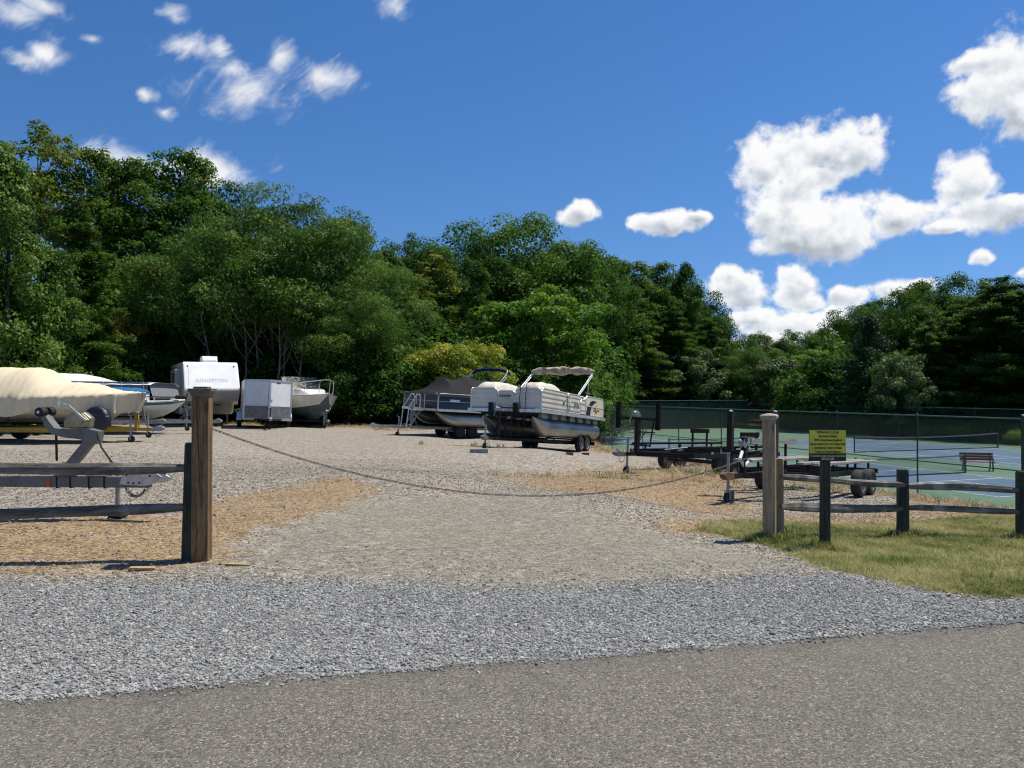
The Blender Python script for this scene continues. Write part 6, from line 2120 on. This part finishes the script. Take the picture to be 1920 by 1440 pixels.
# --- cabin cruiser
b_ = Vector((.56, -.83)).normalized()
hd = math.atan2(b_.y, b_.x)
fc = P(611, 760, 36.2)
x_, y_ = fc.x - b_.x * 4.3, fc.y - b_.y * 4.3
e, loc, rot = trailer('boat_trailer', 'dark trailer under the old cabin cruiser', x_, y_, hd, Lf=4.6, back=2.2, W_=2.2, zf=.32, r=.31, axles=2, mat='black_steel', jack_at=.3)
winch_post(e, 4.25, .32, .5, .1, M['galv_d'])
bt = thing('cabin_cruiser', 'old white cabin cruiser with blue grey bottom and bow rails', 'boat', loc, rot)
secs = hull_part('hull', None, bt, 7.2, 2.75, .32, .85, 1.48, -2.7, bowrise=.14)
loft_hull(bt, 'bottom', M['antifoul'], secs, 0, 1.0)
hl = loft_hull(bt, 'topsides', M['hull_old'], secs, 1.0, 2.0, .006)
loft_hull(bt, 'boot_stripe', M['swirl'], secs, .985, 1.03, .014, close=False)
loft_hull(bt, 'rub_rail', M['swirl'], secs, 1.95, 1.985, .02, close=False)
for k in (1.45, 1.7):
    loft_hull(bt, 'hull_crease', M['hull_old'], secs, k, k + .025, .018, close=False)
for k in (.35, .65):
    loft_hull(bt, 'chine_strake', M['antifoul'], secs, k, k + .05, .02, close=False)
deck(bt, 'deck', M['hull_white'], secs, .0, crown_=.06)
MB().loft([[Vector((x, y, 1.50 + z)) for y, z in ((-w_, 0), (w_, 0), (w_ * .8, h), (-w_ * .8, h))] for x, w_, h in ((-.6, 1.05, .45), (1.2, 1.0, .42), (2.4, .75, .34), (3.0, .45, .12))]).build('cabin_top', M['hull_white'], bt, bevel=.05)
MB().loft([[Vector((x, y, 1.5 + z)) for y, z in ((-w_, h0), (w_, h0), (w_ * .9, h1), (-w_ * .9, h1))] for x, w_, h0, h1 in ((.3, 1.02, .40, .98), (.34, 1.02, .40, .98), (1.05, .98, .40, .42))]).build('windscreen', M['windscreen_glass'], bt)
MB().box((2.1, 0, 1.885), (.35, .7, .03), (0, R(14), 0)).build('hatch', M['swirl'], bt)
for s_ in (-1, 1):
    pts = [(1.0, s_ * 1.3, 1.58), (1.0, s_ * 1.3, 2.0), (2.2, s_ * 1.12, 2.08), (3.6, s_ * .62, 2.2), (4.35, s_ * .12, 2.28)]
    MB().tube(pts, .018, 6).build('bow_rail', M['alu_rail'], bt, True)
    for q, yy, zz in ((1.7, 1.22, 2.04), (2.6, 1.0, 2.11), (3.4, .7, 2.18), (4.1, .25, 2.25)):
        MB().tube([(q - .15, s_ * yy, 1.55), (q, s_ * yy, zz)], .014, 6).build('rail_stanchion', M['alu_rail'], bt, True)
MB().cyl((4.35, -.12, 2.28), (4.35, .12, 2.28), .018, 6).build('pulpit', M['alu_rail'], bt)
MB().lathe([(-.24, .02), (-.2, .10), (.15, .10), (.22, .04)], (2.3, -1.12, 1.82), 'z', 10).build('fender_buoy', M['fender_blue'], bt, True)
MB().box((4.3, 0, 1.66), (.35, .12, .05)).build('anchor_roller', M['galv'], bt)


# ------------------------------------------------------------------ pontoon boats
def pontoon_tube(e, x0, x1, y, zc, r, mat, nose=1.1):
    rings = []
    n = 22
    xs = [x0, x0 + .03, x0 + .10] + list(np.linspace(x0 + .4, x1 - nose, 8)) + [x1 - nose * k for k in (.82, .66, .5, .35, .22, .12, .05, 0)]
    for x in xs:
        if x <= x0 + .001:
            k, up_ = .12, 0
        elif x < x0 + .05:
            k, up_ = .55, 0
        elif x < x0 + .2:
            k, up_ = .95, 0
        elif x <= x1 - nose:
            k, up_ = 1, 0
        else:
            q = (x - (x1 - nose)) / nose
            k, up_ = None, q
        rg = []
        for a in range(n):
            th = 2 * math.pi * a / n
            if k is not None:
                rg.append(Vector((x, y + r * k * math.cos(th), zc + r * k * math.sin(th))))
            else:
                top, bot = zc + r * (1 + .12 * up_), zc - r + 2 * r * up_ ** 2.2 * 1.02
                hh, w_ = (top - bot) / 2, r * (1 - up_ ** 1.8) ** .8 + .012
                rg.append(Vector((x, y + w_ * math.cos(th), (top + bot) / 2 + hh * math.sin(th))))
        rings.append(rg)
    o = MB().loft(rings).build('pontoon', mat, e, True)
    MB().tube([(x1 - nose * .95, y - r * .995, zc + r * .05), (x1 - nose * .5, y - r * .82, zc + r * .28), (x1 - .05, y - .03, zc + r * .7)], .014, 5).build('spray_strake', mat, o)
    return o


def fence_panels(e, pts, z0, h, mat, railmat, ribs=4, name='side_panel', post=True):
    """upright panels with pressed ribs and a tube frame along a run of deck points"""
    for (a, b) in pts:
        a, b = Vector((a[0], a[1], 0)), Vector((b[0], b[1], 0))
        d = (b - a).normalized()
        n_ = Vector((-d.y, d.x, 0))
        Ln = (b - a).length
        o = MB().bar(a + Vector((0, 0, z0 + h / 2)), b + Vector((0, 0, z0 + h / 2)), .02, h - .04).build(name, mat, e)
        for k in range(ribs):
            z = z0 + h * (k + .7) / (ribs + .4)
            for s_ in (-1, 1):
                MB().bar(a + d * .03 + n_ * s_ * .014 + Vector((0, 0, z)), b - d * .03 + n_ * s_ * .014 + Vector((0, 0, z)), .014, .03).build('pressed_rib', mat if railmat is None else railmat, o)
        zz = z0 + h
        MB().tube([a + Vector((0, 0, z0)), a + Vector((0, 0, zz - .08)), a + d * .08 + Vector((0, 0, zz)), b - d * .08 + Vector((0, 0, zz)), b + Vector((0, 0, zz - .08)), b + Vector((0, 0, z0))], .022, 7).build('rail_frame', M['alu_rail'], e, True)


def soft(e, name, mat, x0, x1, y0, y1, z0, h, seed=0, bul=.5):
    """bulging upholstery or snapped-down cover"""
    def f(i, j):
        a, b = 2 * i - 1, 2 * j - 1
        k = (1 - abs(a) ** 5) * (1 - abs(b) ** 5)
        return Vector((x0 + (x1 - x0) * i, y0 + (y1 - y0) * j, z0 + h * max(0, k) ** bul + .015 * math.sin(a * 9 + seed) * math.sin(b * 6 + seed * 2) * k))
    return MB().grid(f, 18, 10).build(name, mat, e, 'all')


def bimini(e, mat, xb, xt, zb, zt, hw, boot=False, seed=1):
    for s_ in (-1, 1):
        MB().tube([(xb, s_ * hw, zb), (xt + .12, s_ * hw * 1.0, zt - .18), (xt + .02, s_ * (hw - .10), zt - .02)], .024, 7).build('bimini_arm', M['alu_rail'], e, True)
        MB().tube([(xb - .14, s_ * hw, zb), (xt - .0, s_ * hw * 1.0, zt - .20), (xt - .08, s_ * (hw - .10), zt - .03)], .018, 7).build('bimini_arm', M['alu_rail'], e, True)
        MB().tube([(xt + .35 * (xb - xt), s_ * hw, zb + .02), (xt + .30 * (xb - xt), s_ * hw, zb + .72 * (zt - zb))], .013, 6).build('bimini_strut', M['alu_rail'], e, True)
    if boot:
        pts = [(xt, hw * math.cos(a), zt - .22 + .24 * math.sin(a) ** .6) for a in np.linspace(.02, math.pi - .02, 15)]
        MB().tube(pts, [.075 + .012 * math.sin(3 * i) for i in range(15)], 9).build('bimini_boot', mat, e, 'all')
        return
    # loosely furled canvas drooping in swags between the bows
    def f(i, j):
        y = (i - .5) * 2 * (hw + .04)
        th = 2 * math.pi * j
        swag = .5 + .5 * abs(math.sin(3.0 * math.pi * i + .3))
        ry = .085 + .03 * math.sin(19 * i + seed)
        rz = .035 + .085 * swag * (math.sin(math.pi * i) ** .4)
        zz = rz * math.sin(th)
        if zz < 0:
            zz *= 1.7
        wr = .018 * math.sin(7 * th + 15 * i) + .012 * math.sin(31 * i + 3 * th)
        return Vector((xt + (ry + wr) * math.cos(th), y, zt - .02 + zz + wr - .07 * abs(2 * i - 1) ** 6))
    MB().grid(f, 64, 18).build('furled_canvas', mat, e, 'all')
    MB().tube([(xt, -hw, zt - .05), (xt, -hw * .9, zt + .03), (xt, hw * .9, zt + .03), (xt, hw, zt - .05)], .02, 6).build('bimini_bow', M['alu_rail'], e, True)


# --- main pontoon boat with the furled tan bimini
hdm = math.atan2(-.91, -.41)
PX, PY = 1.6, 28.4
e, loc, rot = trailer('boat_trailer', 'black tandem axle trailer under the cream pontoon boat', PX, PY, hdm, Lf=6.05, back=1.5, W_=2.25, zf=.33, r=.265, tw=.2, axles=2, mat='black_steel', rim='white_rim',
                      vnose=1.9, jack_at=.35, bunks=(.95,), bunk_z=.42, cross=6, frame_w=1.5, foot=False)
ws = MB().bar((5.05, 0, .33), (4.95, 0, 1.35), .09, .10).build('winch_stand', M['black_steel'], e)
MB().tube([(4.95, .22, .4), (4.95, .22, 1.05), (4.95, .4, 1.08), (4.95, .4, .4)], .014, 5).build('boarding_ladder', M['black_steel'], e)
for z in (.6, .82):
    MB().cyl((4.95, .22, z), (4.95, .4, z), .014, 5).build('ladder_rung', M['black_steel'], e)
MB().box((4.72, .42, 1.26), (.10, .13, .42)).build('bow_stop', M['black_steel'], ws)
MB().box((4.72, -.42, 1.26), (.10, .13, .42)).build('bow_stop', M['black_steel'], ws)
MB().bar((4.78, -.45, 1.16), (4.78, .45, 1.16), .06).build('bow_stop_bar', M['black_steel'], ws)
MB().lathe([(-.06, .03), (-.058, .08), (-.045, .08), (.045, .05), (.048, .08), (.06, .03)], (5.05, 0, 1.25), 'y', 12).build('winch_drum', M['galv'], ws, True)
MB().bar((5.05, -.09, 1.25), (5.12, -.1, 1.02), .02).build('winch_crank', M['chrome'], ws)
MB().box((-1.62, -.75, .30), (.06, .4, .14)).build('rear_bumper', M['black_steel'], e)
MB().box((-1.62, .75, .30), (.06, .4, .14)).build('rear_bumper', M['black_steel'], e)
bt = thing('pontoon_boat', 'cream and white pontoon boat with furled taupe bimini and black swoosh', 'boat', loc, rot)
x0, x1, hw = -1.8, 4.6, 1.22
zd = 1.24
for s_ in (-1, 1):
    pontoon_tube(bt, x0 + .05, x1 - .25, s_ * .86, .745, .29, M['alu'])
MB().box(((x0 + x1) / 2, 0, zd), (x1 - x0, 2 * hw + .06, .07)).build('deck', M['dark_void'], bt)
for s_ in (-1, 1):
    MB().bar((x0 - .03, s_ * (hw + .045), zd - .005), (x1 + .03, s_ * (hw + .045), zd - .005), .045, .105).build('deck_edge', M['alu_rail'], bt)
    for k in range(7):
        xx = x0 + .3 + k * .86
        MB().box((xx, s_ * .93, zd - .125), (.5, .14, .17)).build('riser', M['alu'], bt)
for xx in (x0 - .03, x1 + .03):
    MB().bar((xx, -hw - .02, zd - .005), (xx, hw + .02, zd - .005), .045, .105).build('deck_edge', M['alu_rail'], bt)
for k in range(9):
    MB().bar((x0 + .4 + k * .7, -1.0, zd - .08), (x0 + .4 + k * .7, 1.0, zd - .08), .06, .09).build('crossmember', M['dark_void'], bt)  # crossmembers coloured dark to stand for the shade between the tubes
zr, hr = zd + .045, .66
fence_panels(bt, [((x1 - .05, hw - .02), (x1 - .05, .36)), ((x1 - .05, -.30), (x1 - .05, -hw + .02))], zr, hr, M['cream_panel'], M['alu_rail'])
fence_panels(bt, [((x1 - .05, .32), (x1 - .05, -.26))], zr + .03, hr * .82, M['cream_panel'], None, 3, 'front_gate')
for s_ in (-1, 1):
    fence_panels(bt, [((x1 - .05, s_ * hw), (2.3, s_ * hw)), ((2.25, s_ * hw), (.95, s_ * hw))], zr, hr, M['cream_panel'], M['alu_rail'])
    fence_panels(bt, [((.35, s_ * hw), (x0 + .1, s_ * hw))], zr, hr + .04, M['cream_panel'], None, 1, 'stern_panel')
    # side gate with slanted braces
    fence_panels(bt, [((.90, s_ * hw), (.40, s_ * hw))], zr + .02, hr * .8, M['cream_panel'], M['alu_rail'], 2, 'side_gate')
    for xx in (2.05, 1.2, .1):
        MB().bar((xx, s_ * (hw + .03), zr + .34), (xx - .22, s_ * (hw + .03), zr + .62), .022).build('brace', M['alu_rail'], bt)
fence_panels(bt, [((x0 + .08, -hw), (x0 + .08, hw))], zr, hr, M['cream_panel'], None, 3, 'stern_panel')
# seats under weathered vinyl, console, playpen cover bulges
soft(bt, 'seat_cover', M['cream_vinyl'], 2.5, 4.55, .38, 1.2, zr + .36, .53, 1)
soft(bt, 'seat_cover', M['cream_vinyl'], 2.2, 4.55, -1.2, -.32, zr + .36, .54, 2)
soft(bt, 'seat_cover', M['cream_vinyl'], .4, 2.3, -1.2, -.45, zr + .36, .36, 3)
soft(bt, 'seat_cover', M['cream_vinyl'], .6, 2.3, .45, 1.2, zr + .36, .36, 4)
soft(bt, 'stern_lounge', M['cream_vinyl'], -1.75, .1, -1.2, 1.2, zr + .40, .36, 5)
MB().box((.75, -.72, zr + .4), (.7, .62, .8)).build('helm_console', M['cream_panel'], bt, bevel=.05)
MB().box((.55, -1.02, zr + .58), (.36, .05, .22)).build('seat_shadow_gap', M['black_plas'], bt)  # black box stands in for the shadow in the seat gap
MB().box((-1.93, 0, zd + .05), (.35, .4, .9)).build('outboard_cowl', M['black_plas'], bt, bevel=.08)
MB().box((-2.0, 0, zd - .55), (.16, .12, .8)).build('outboard_leg', M['black_plas'], bt, bevel=.03)
bimini(bt, M['taupe_canvas'], 1.15, -.45, zr + .68, zr + 1.74, 1.2)
# swoosh and emblem on the stern panel, near side (boat's left faces the camera? both sides carry it)
for s_ in (-1, 1):
    yy = s_ * (hw + .014)
    MB().loft([[Vector((a, yy, zr + b)), Vector((a2, yy + s_ * .004, zr + b2))] for a, b, a2, b2 in
               ((.34, .02, -.14, .02), (.26, .20, -.18, .17), (.12, .38, -.26, .31), (-.12, .52, -.40, .42), (-.44, .58, -.62, .50), (-.85, .57, -.86, .55))], ring_closed=False, cap=False).build('swoosh', M['black_plas'], bt)
    MB().lathe([(0, .14), (.006, .135), (.008, .01)] if s_ > 0 else [(0, .14), (-.006, .135), (-.008, .01)], (-.85, yy, zr + .26), 'y', 18).build('emblem', M['emblem'], bt)
    MB().lathe([(0, .06), (.009, .055), (.011, .005)] if s_ > 0 else [(0, .06), (-.009, .055), (-.011, .005)], (-.85, yy, zr + .28), 'y', 14).build('emblem_disc', M['sign_y'], bt)
    for k, (dx, dz, l_) in enumerate(((.25, -.02, .2), (-.22, .05, .16), (-.24, -.04, .2))):
        MB().box((-.85 - dx, yy + s_ * .002, zr + .26 + dz), (l_, .006, .03)).build('emblem_script', M['swirl'], bt)
    MB().loft([[Vector((1.95 + a, yy + s_ * .022, zr + b)), Vector((1.95 + a + .10, yy + s_ * .024, zr + b))] for a, b in ((.2, .08), (.05, .22))], ring_closed=False, cap=False).build('stripe', M['swirl'], bt)
    for k in range(6):
        MB().box((1.62 - k * .085, yy + s_ * .024, zr + .30), (.045 if k != 2 else .02, .006, .10)).build('registration_mark', M['swirl'], bt)
    MB().cyl((2.65, yy, zr + .30), (2.65, yy + s_ * .03, zr + .30), .045, 12).build('speaker', M['black_plas'], bt)
for k in range(5):
    MB().box((x1 - .012, .16 - k * .085, zr + .40), (.006, .05, .05 + .02 * (k % 2))).build('front_mark', M['swirl'], bt)
for yy in (.72, .52):
    MB().tube([(x1 + .06, yy, zr - .6), (x1 + .05, yy, zr + .3), (x1 + .02, yy + .02, zr + .8), (x1 - .2, yy + .04, zr + .86)], .012, 5).build('tie_strap', M['strap'], bt)
MB().tube([(2.55, hw + .07, zd - .3), (2.35, hw + .06, zr + .3), (2.3, hw + .03, zr + .72), (2.3, hw - .3, zr + .82)], .012, 5).build('tie_strap', M['strap'], bt)
c_, s_ = math.cos(hdm), math.sin(hdm)
# blocks by the wheels and under the jack
def on_ground(name, label, cat, mb, mat, x, y, yaw=0, bevel=.006):
    o = mb.build(name, mat, None, bevel=bevel, loc=(x, y, gz(x, y) - .01))
    o.rotation_euler = (0, 0, yaw)
    return tag(o, label, cat)
def blk(sx, sy, sz):
    return MB().box((-sx * .26, 0, sz / 2), (sx * .46, sy, sz)).box((sx * .26, 0, sz / 2), (sx * .46, sy, sz)).box((0, 0, sz / 2), (sx * .1, sy, sz * .92))
x_, y_ = hit(898, 849)
on_ground('concrete_block', 'flat concrete block under the jack of the cream pontoon boat', 'block', blk(.5, .26, .12), M['concrete'], x_, y_, .1)
x_, y_ = hit(1068, 853)
on_ground('brick', 'small dark brick lying in front of the white wheels', 'brick', blk(.11, .22, .08), M['brick'], x_, y_, 1.5)
x_, y_ = hit(1098, 853)
on_ground('brick', 'longer reddish brick lying right of the dark brick by the wheels', 'brick', blk(.22, .11, .08), M['brick'], x_, y_, .05)

# --- covered pontoon boat with navy panels
hdc = math.atan2(-.67, -.74)
QX, QY = -3.9 + .74 * 2.0, 31.9 + .67 * 2.0
e, loc, rot = trailer('boat_trailer', 'galvanised trailer with boarding steps under the covered navy pontoon boat', QX, QY, hdc, Lf=4.2, back=2.6, W_=1.5, zf=.40, r=.27, tw=.2, axles=2, mat='galv', vnose=1.2,
                      jack_at=1.3, bunks=(.55,), bunk_z=.50, fender=False, frame_w=.9)
winch_post(e, 2.35, .40, .85, 0, M['galv'])
st = MB().bar((2.9, .28, .40), (2.45, .28, 1.10), .05, .03).bar((2.9, .68, .40), (2.45, .68, 1.10), .05, .03).build('step_stringer', M['galv'], e)
for k in range(4):
    MB().box((2.86 - .13 * k, .48, .52 + .19 * k), (.16, .40, .03)).build('step', M['galv'], st)
MB().tube([(3.05, .68, .40), (2.98, .68, 1.2), (2.62, .68, 1.75), (2.50, .68, 1.74), (2.45, .68, 1.6), (2.45, .68, 1.1)], .022, 7).build('handrail', M['alu_rail'], st, True)
MB().tube([(3.05, .28, .40), (2.98, .28, 1.2), (2.62, .28, 1.75), (2.50, .28, 1.74), (2.45, .28, 1.6), (2.45, .28, 1.1)], .022, 7).build('handrail', M['alu_rail'], st, True)
MB().box((2.5, .48, 1.10), (.45, .5, .03)).build('platform', M['galv'], st)
bt = thing('pontoon_boat', 'navy panelled pontoon boat under a charcoal cover with blue bimini', 'boat', loc, rot)
x0, x1, hw = -4.4, 2.0, 1.2
zd = 1.16
for s_ in (-1, 1):
    pontoon_tube(bt, x0 + .05, x1 - .2, s_ * .84, .78, .27, M['alu'])
MB().box(((x0 + x1) / 2, 0, zd), (x1 - x0, 2 * hw + .06, .07)).build('deck', M['dark_void'], bt)
for s_ in (-1, 1):
    MB().bar((x0, s_ * (hw + .04), zd), (x1, s_ * (hw + .04), zd), .04, .10).build('deck_edge', M['alu_rail'], bt)
for xx in (x0 - .02, x1 + .02):
    MB().bar((xx, -hw, zd), (xx, hw, zd), .04, .10).build('deck_edge', M['alu_rail'], bt)
zr, hr = zd + .045, .62
runs = [((x1 - .05, hw), (x1 - .05, .3)), ((x1 - .05, .28), (x1 - .05, -.28)), ((x1 - .05, -.3), (x1 - .05, -hw))]
for s_ in (-1, 1):
    runs += [((x1 - .07, s_ * hw), (.2, s_ * hw)), ((.15, s_ * hw), (-1.6, s_ * hw)), ((-1.65, s_ * hw), (x0 + .1, s_ * hw))]
runs += [((x0 + .08, -hw), (x0 + .08, hw))]
fence_panels(bt, runs, zr, hr, M['navy_panel'], M['alu'], 1)
MB().box((1.1, hw + .02, zr + .36), (.5, .008, .09)).build('name_decal', M['box_white'], bt)
for s_ in (-1, 1):
    for k in range(6):
        MB().box((.05 - k * .09, s_ * (hw + .018), zr + .30), (.06, .008, .10)).build('name_letter', M['box_white'], bt)
bimini(bt, M['navy_canvas'], -.7, -1.75, zr + .66, zr + 1.82, 1.22, boot=True)
cv = thing('boat_cover', 'charcoal tent shaped mooring cover on the navy pontoon boat', 'boat cover', loc, rot)


def tent(i, j):
    x = x1 + .06 - (x1 - x0 + .1) * i
    y = (j - .5) * 2 * (hw + .05)
    yy = abs(2 * j - 1)
    pk = .58 * math.exp(-abs(x - 1.0) / .75) + .60 * math.exp(-abs(x + .35) / .9) + .52 * math.exp(-abs(x + 1.7) / 1.0) + .45 * math.exp(-abs(x + 3.0) / 1.1)
    pk = min(pk, .78)
    end = min(1, i * 6, (1 - i) * 8) ** .9
    z = zr + hr + .02 + pk * end * (1 - yy ** 1.15) - .05 * yy ** 10
    if i < .001 or i > .999 or yy > .999:
        z -= .07
    return Vector((x, y, z + .006 * math.sin(17 * x) * math.sin(9 * y)))


MB().grid(tent, 60, 28).build('canvas', M['char_canvas'], cv, True)

# --- black empty pontoon trailer in front of the fence
hA = math.atan2(-math.sin(R(43)), -math.cos(R(43)))
e, loc, rot = trailer('boat_trailer', 'empty black pontoon trailer with ladder and raised guides in front of the court fence', 5.1, 21.2, hA, Lf=3.55, back=2.6, W_=2.1, zf=.50, r=.27, tw=.19, axles=2,
                      mat='black_steel', rim='grey_rim', vnose=.9, jack_at=.55, bunks=(.88,), bunk_z=.70, frame_w=1.95, cross=5, rail_h=.11, track=1.9, fender=False)
st = MB().bar((2.75, 0, .5), (2.75, 0, 1.42), .10, .10).build('winch_stand', M['black_steel'], e)
MB().bar((2.75, -.62, 1.38), (2.75, .62, 1.38), .06, .07).build('guide_bar', M['black_steel'], st)
for s_ in (-1, 1):
    MB().bar((2.75, s_ * .62, 1.12), (2.75, s_ * .62, 1.78), .10, .08).build('bow_stop', M['carpet'], st)
MB().lathe([(-.05, .03), (-.048, .08), (-.035, .08), (.035, .04), (.048, .08), (.05, .03)], (2.82, 0, 1.50), 'y', 12).build('winch_drum', M['galv'], st, True)
MB().bar((2.85, -.08, 1.5), (2.95, -.1, 1.32), .02).build('winch_crank', M['chrome'], st)
ld = MB().bar((2.75, .50, 1.36), (3.05, .62, .72), .035, .02).bar((2.75, .28, 1.1), (2.9, .1, .72), .035, .02).build('ladder_rail', M['black_steel'], st)
for z, xx in ((1.06, 2.9), (.74, 3.04)):
    MB().bar((xx, .05, z), (xx, .62, z), .10, .03).build('ladder_step', M['black_steel'], ld)
for s_ in (-1, 1):
    for xx in ((-.5,) if s_ > 0 else (-1.2,)):
        g1 = MB().bar((xx, s_ * 1.02, .5), (xx, s_ * 1.02, 1.0), .045).build('guide_upright', M['black_steel'], e)
        MB().bar((xx - .75, s_ * 1.02, .5), (xx - .75, s_ * 1.02, 1.0), .045).build('guide_upright', M['black_steel'], e)
        MB().bar((xx + .08, s_ * 1.02, 1.05), (xx - .83, s_ * 1.02, 1.05), .06, .12).build('guide_board', M['carpet'], g1)
MB().bar((1.0, -.9, .42), (-2.5, -.9, .42), .05, .05).bar((1.0, .9, .42), (-2.5, .9, .42), .05, .05).build('lower_rail', M['black_steel'], e)
MB().box((.9, 1.0, .56), (.12, .005, .05)).build('maker_plate', M['galv'], e)
MB().tube([(2.0, .3, .62), (.8, .2, .66), (-.4, -.3, .63), (-1.6, .1, .62)], .014, 5).build('cable', M['galv'], e)
x_, y_ = e.matrix_world.translation.x, 0
jx = 3.0
jp = Vector((5.1, 21.2)) + Vector((math.cos(hA), math.sin(hA))) * jx
on_ground('wood_block', 'dark wooden block under the jack wheel of the black trailer', 'block', MB().box((0, 0, .015), (.3, .2, .03)), M['post_green'], jp.x, jp.y, .4)

# --- black trailer with weathered plank bunks behind the right gate post
hC = math.atan2(-math.sin(R(50)), -math.cos(R(50)))
e, loc, rot = trailer('boat_trailer', 'black tandem trailer with grey weathered plank bunks behind the pale gate post', 6.5, 16.65, hC, Lf=4.5, back=1.5, W_=2.2, zf=.47, r=.275, tw=.2, axles=2,
                      mat='black_steel', rim='grey_rim', vnose=1.5, jack_at=.35, bunks=(.5, .78), bunk_mat='board', bunk_z=.68, frame_w=1.6, fender=False, rail_h=.10, bunk_x=(-1.6, 2.3))
st = MB().bar((3.75, 0, .47), (3.68, 0, 1.02), .09, .10).build('winch_stand', M['black_steel'], e)
MB().lathe([(-.05, .03), (-.048, .09), (-.035, .09), (.035, .05), (.048, .09), (.05, .03)], (3.75, 0, 1.05), 'y', 14).build('winch_drum', M['galv'], st, True)
MB().box((3.72, .0, 1.12), (.14, .13, .10)).build('bow_stop', M['rubber'], st, bevel=.03)
MB().bar((3.75, .12, .98), (3.95, .22, .93), .02).build('winch_crank', M['chrome'], st)
MB().tube([(3.9, .05, .9), (4.1, .1, .78), (4.05, .16, .66), (3.8, .12, .72)], .03, 6).build('rolled_strap', M['hull_white'], st, True)
for s_ in (-1, 1):
    MB().bar((3.35, s_ * .42, .5), (3.35, s_ * .42, 1.62), .10, .10).build('bow_stop_post', M['black_steel'], e)
    MB().lathe([(0, .035), (.02, .03), (.03, .01)], (3.35, s_ * .42, 1.62), 'z', 10).build('post_tip', M['hull_white'], e, True)
MB().bar((3.35, -.42, .86), (3.35, .42, .86), .06).build('bow_stop_bar', M['black_steel'], e)
MB().box((3.4, .30, .94), (.10, .12, .06)).build('red_lamp', M['red_lens'], e, bevel=.01)
MB().tube([(4.2, .22, .47), (4.2, .24, .9), (3.6, .4, .95)], .014, 5).build('side_bracket', M['black_steel'], e)
for s_ in (-1,):
    g1 = MB().bar((-.2, s_ * 1.12, .47), (-.2, s_ * 1.12, 1.0), .05).bar((-.2, s_ * .8, .47), (-.2, s_ * 1.14, .47), .05).build('guide_upright', M['black_steel'], e)
    MB().bar((-1.3, s_ * 1.12, .47), (-1.3, s_ * 1.12, 1.0), .05).bar((-1.3, s_ * .8, .47), (-1.3, s_ * 1.14, .47), .05).build('guide_upright', M['black_steel'], e)
    MB().box((-.55, s_ * 1.10, 1.04), (2.7, .045, .12)).build('guide_board', M['board'], g1)
MB().box((-1.58, 0, .46), (.12, 1.7, .10)).build('rear_beam', M['black_steel'], e)
MB().lathe([(-.08, .04), (-.07, .11), (.07, .11), (.08, .04)], (-1.75, -.75, .50), 'y', 12).build('rear_roller', M['rubber'], e, True)
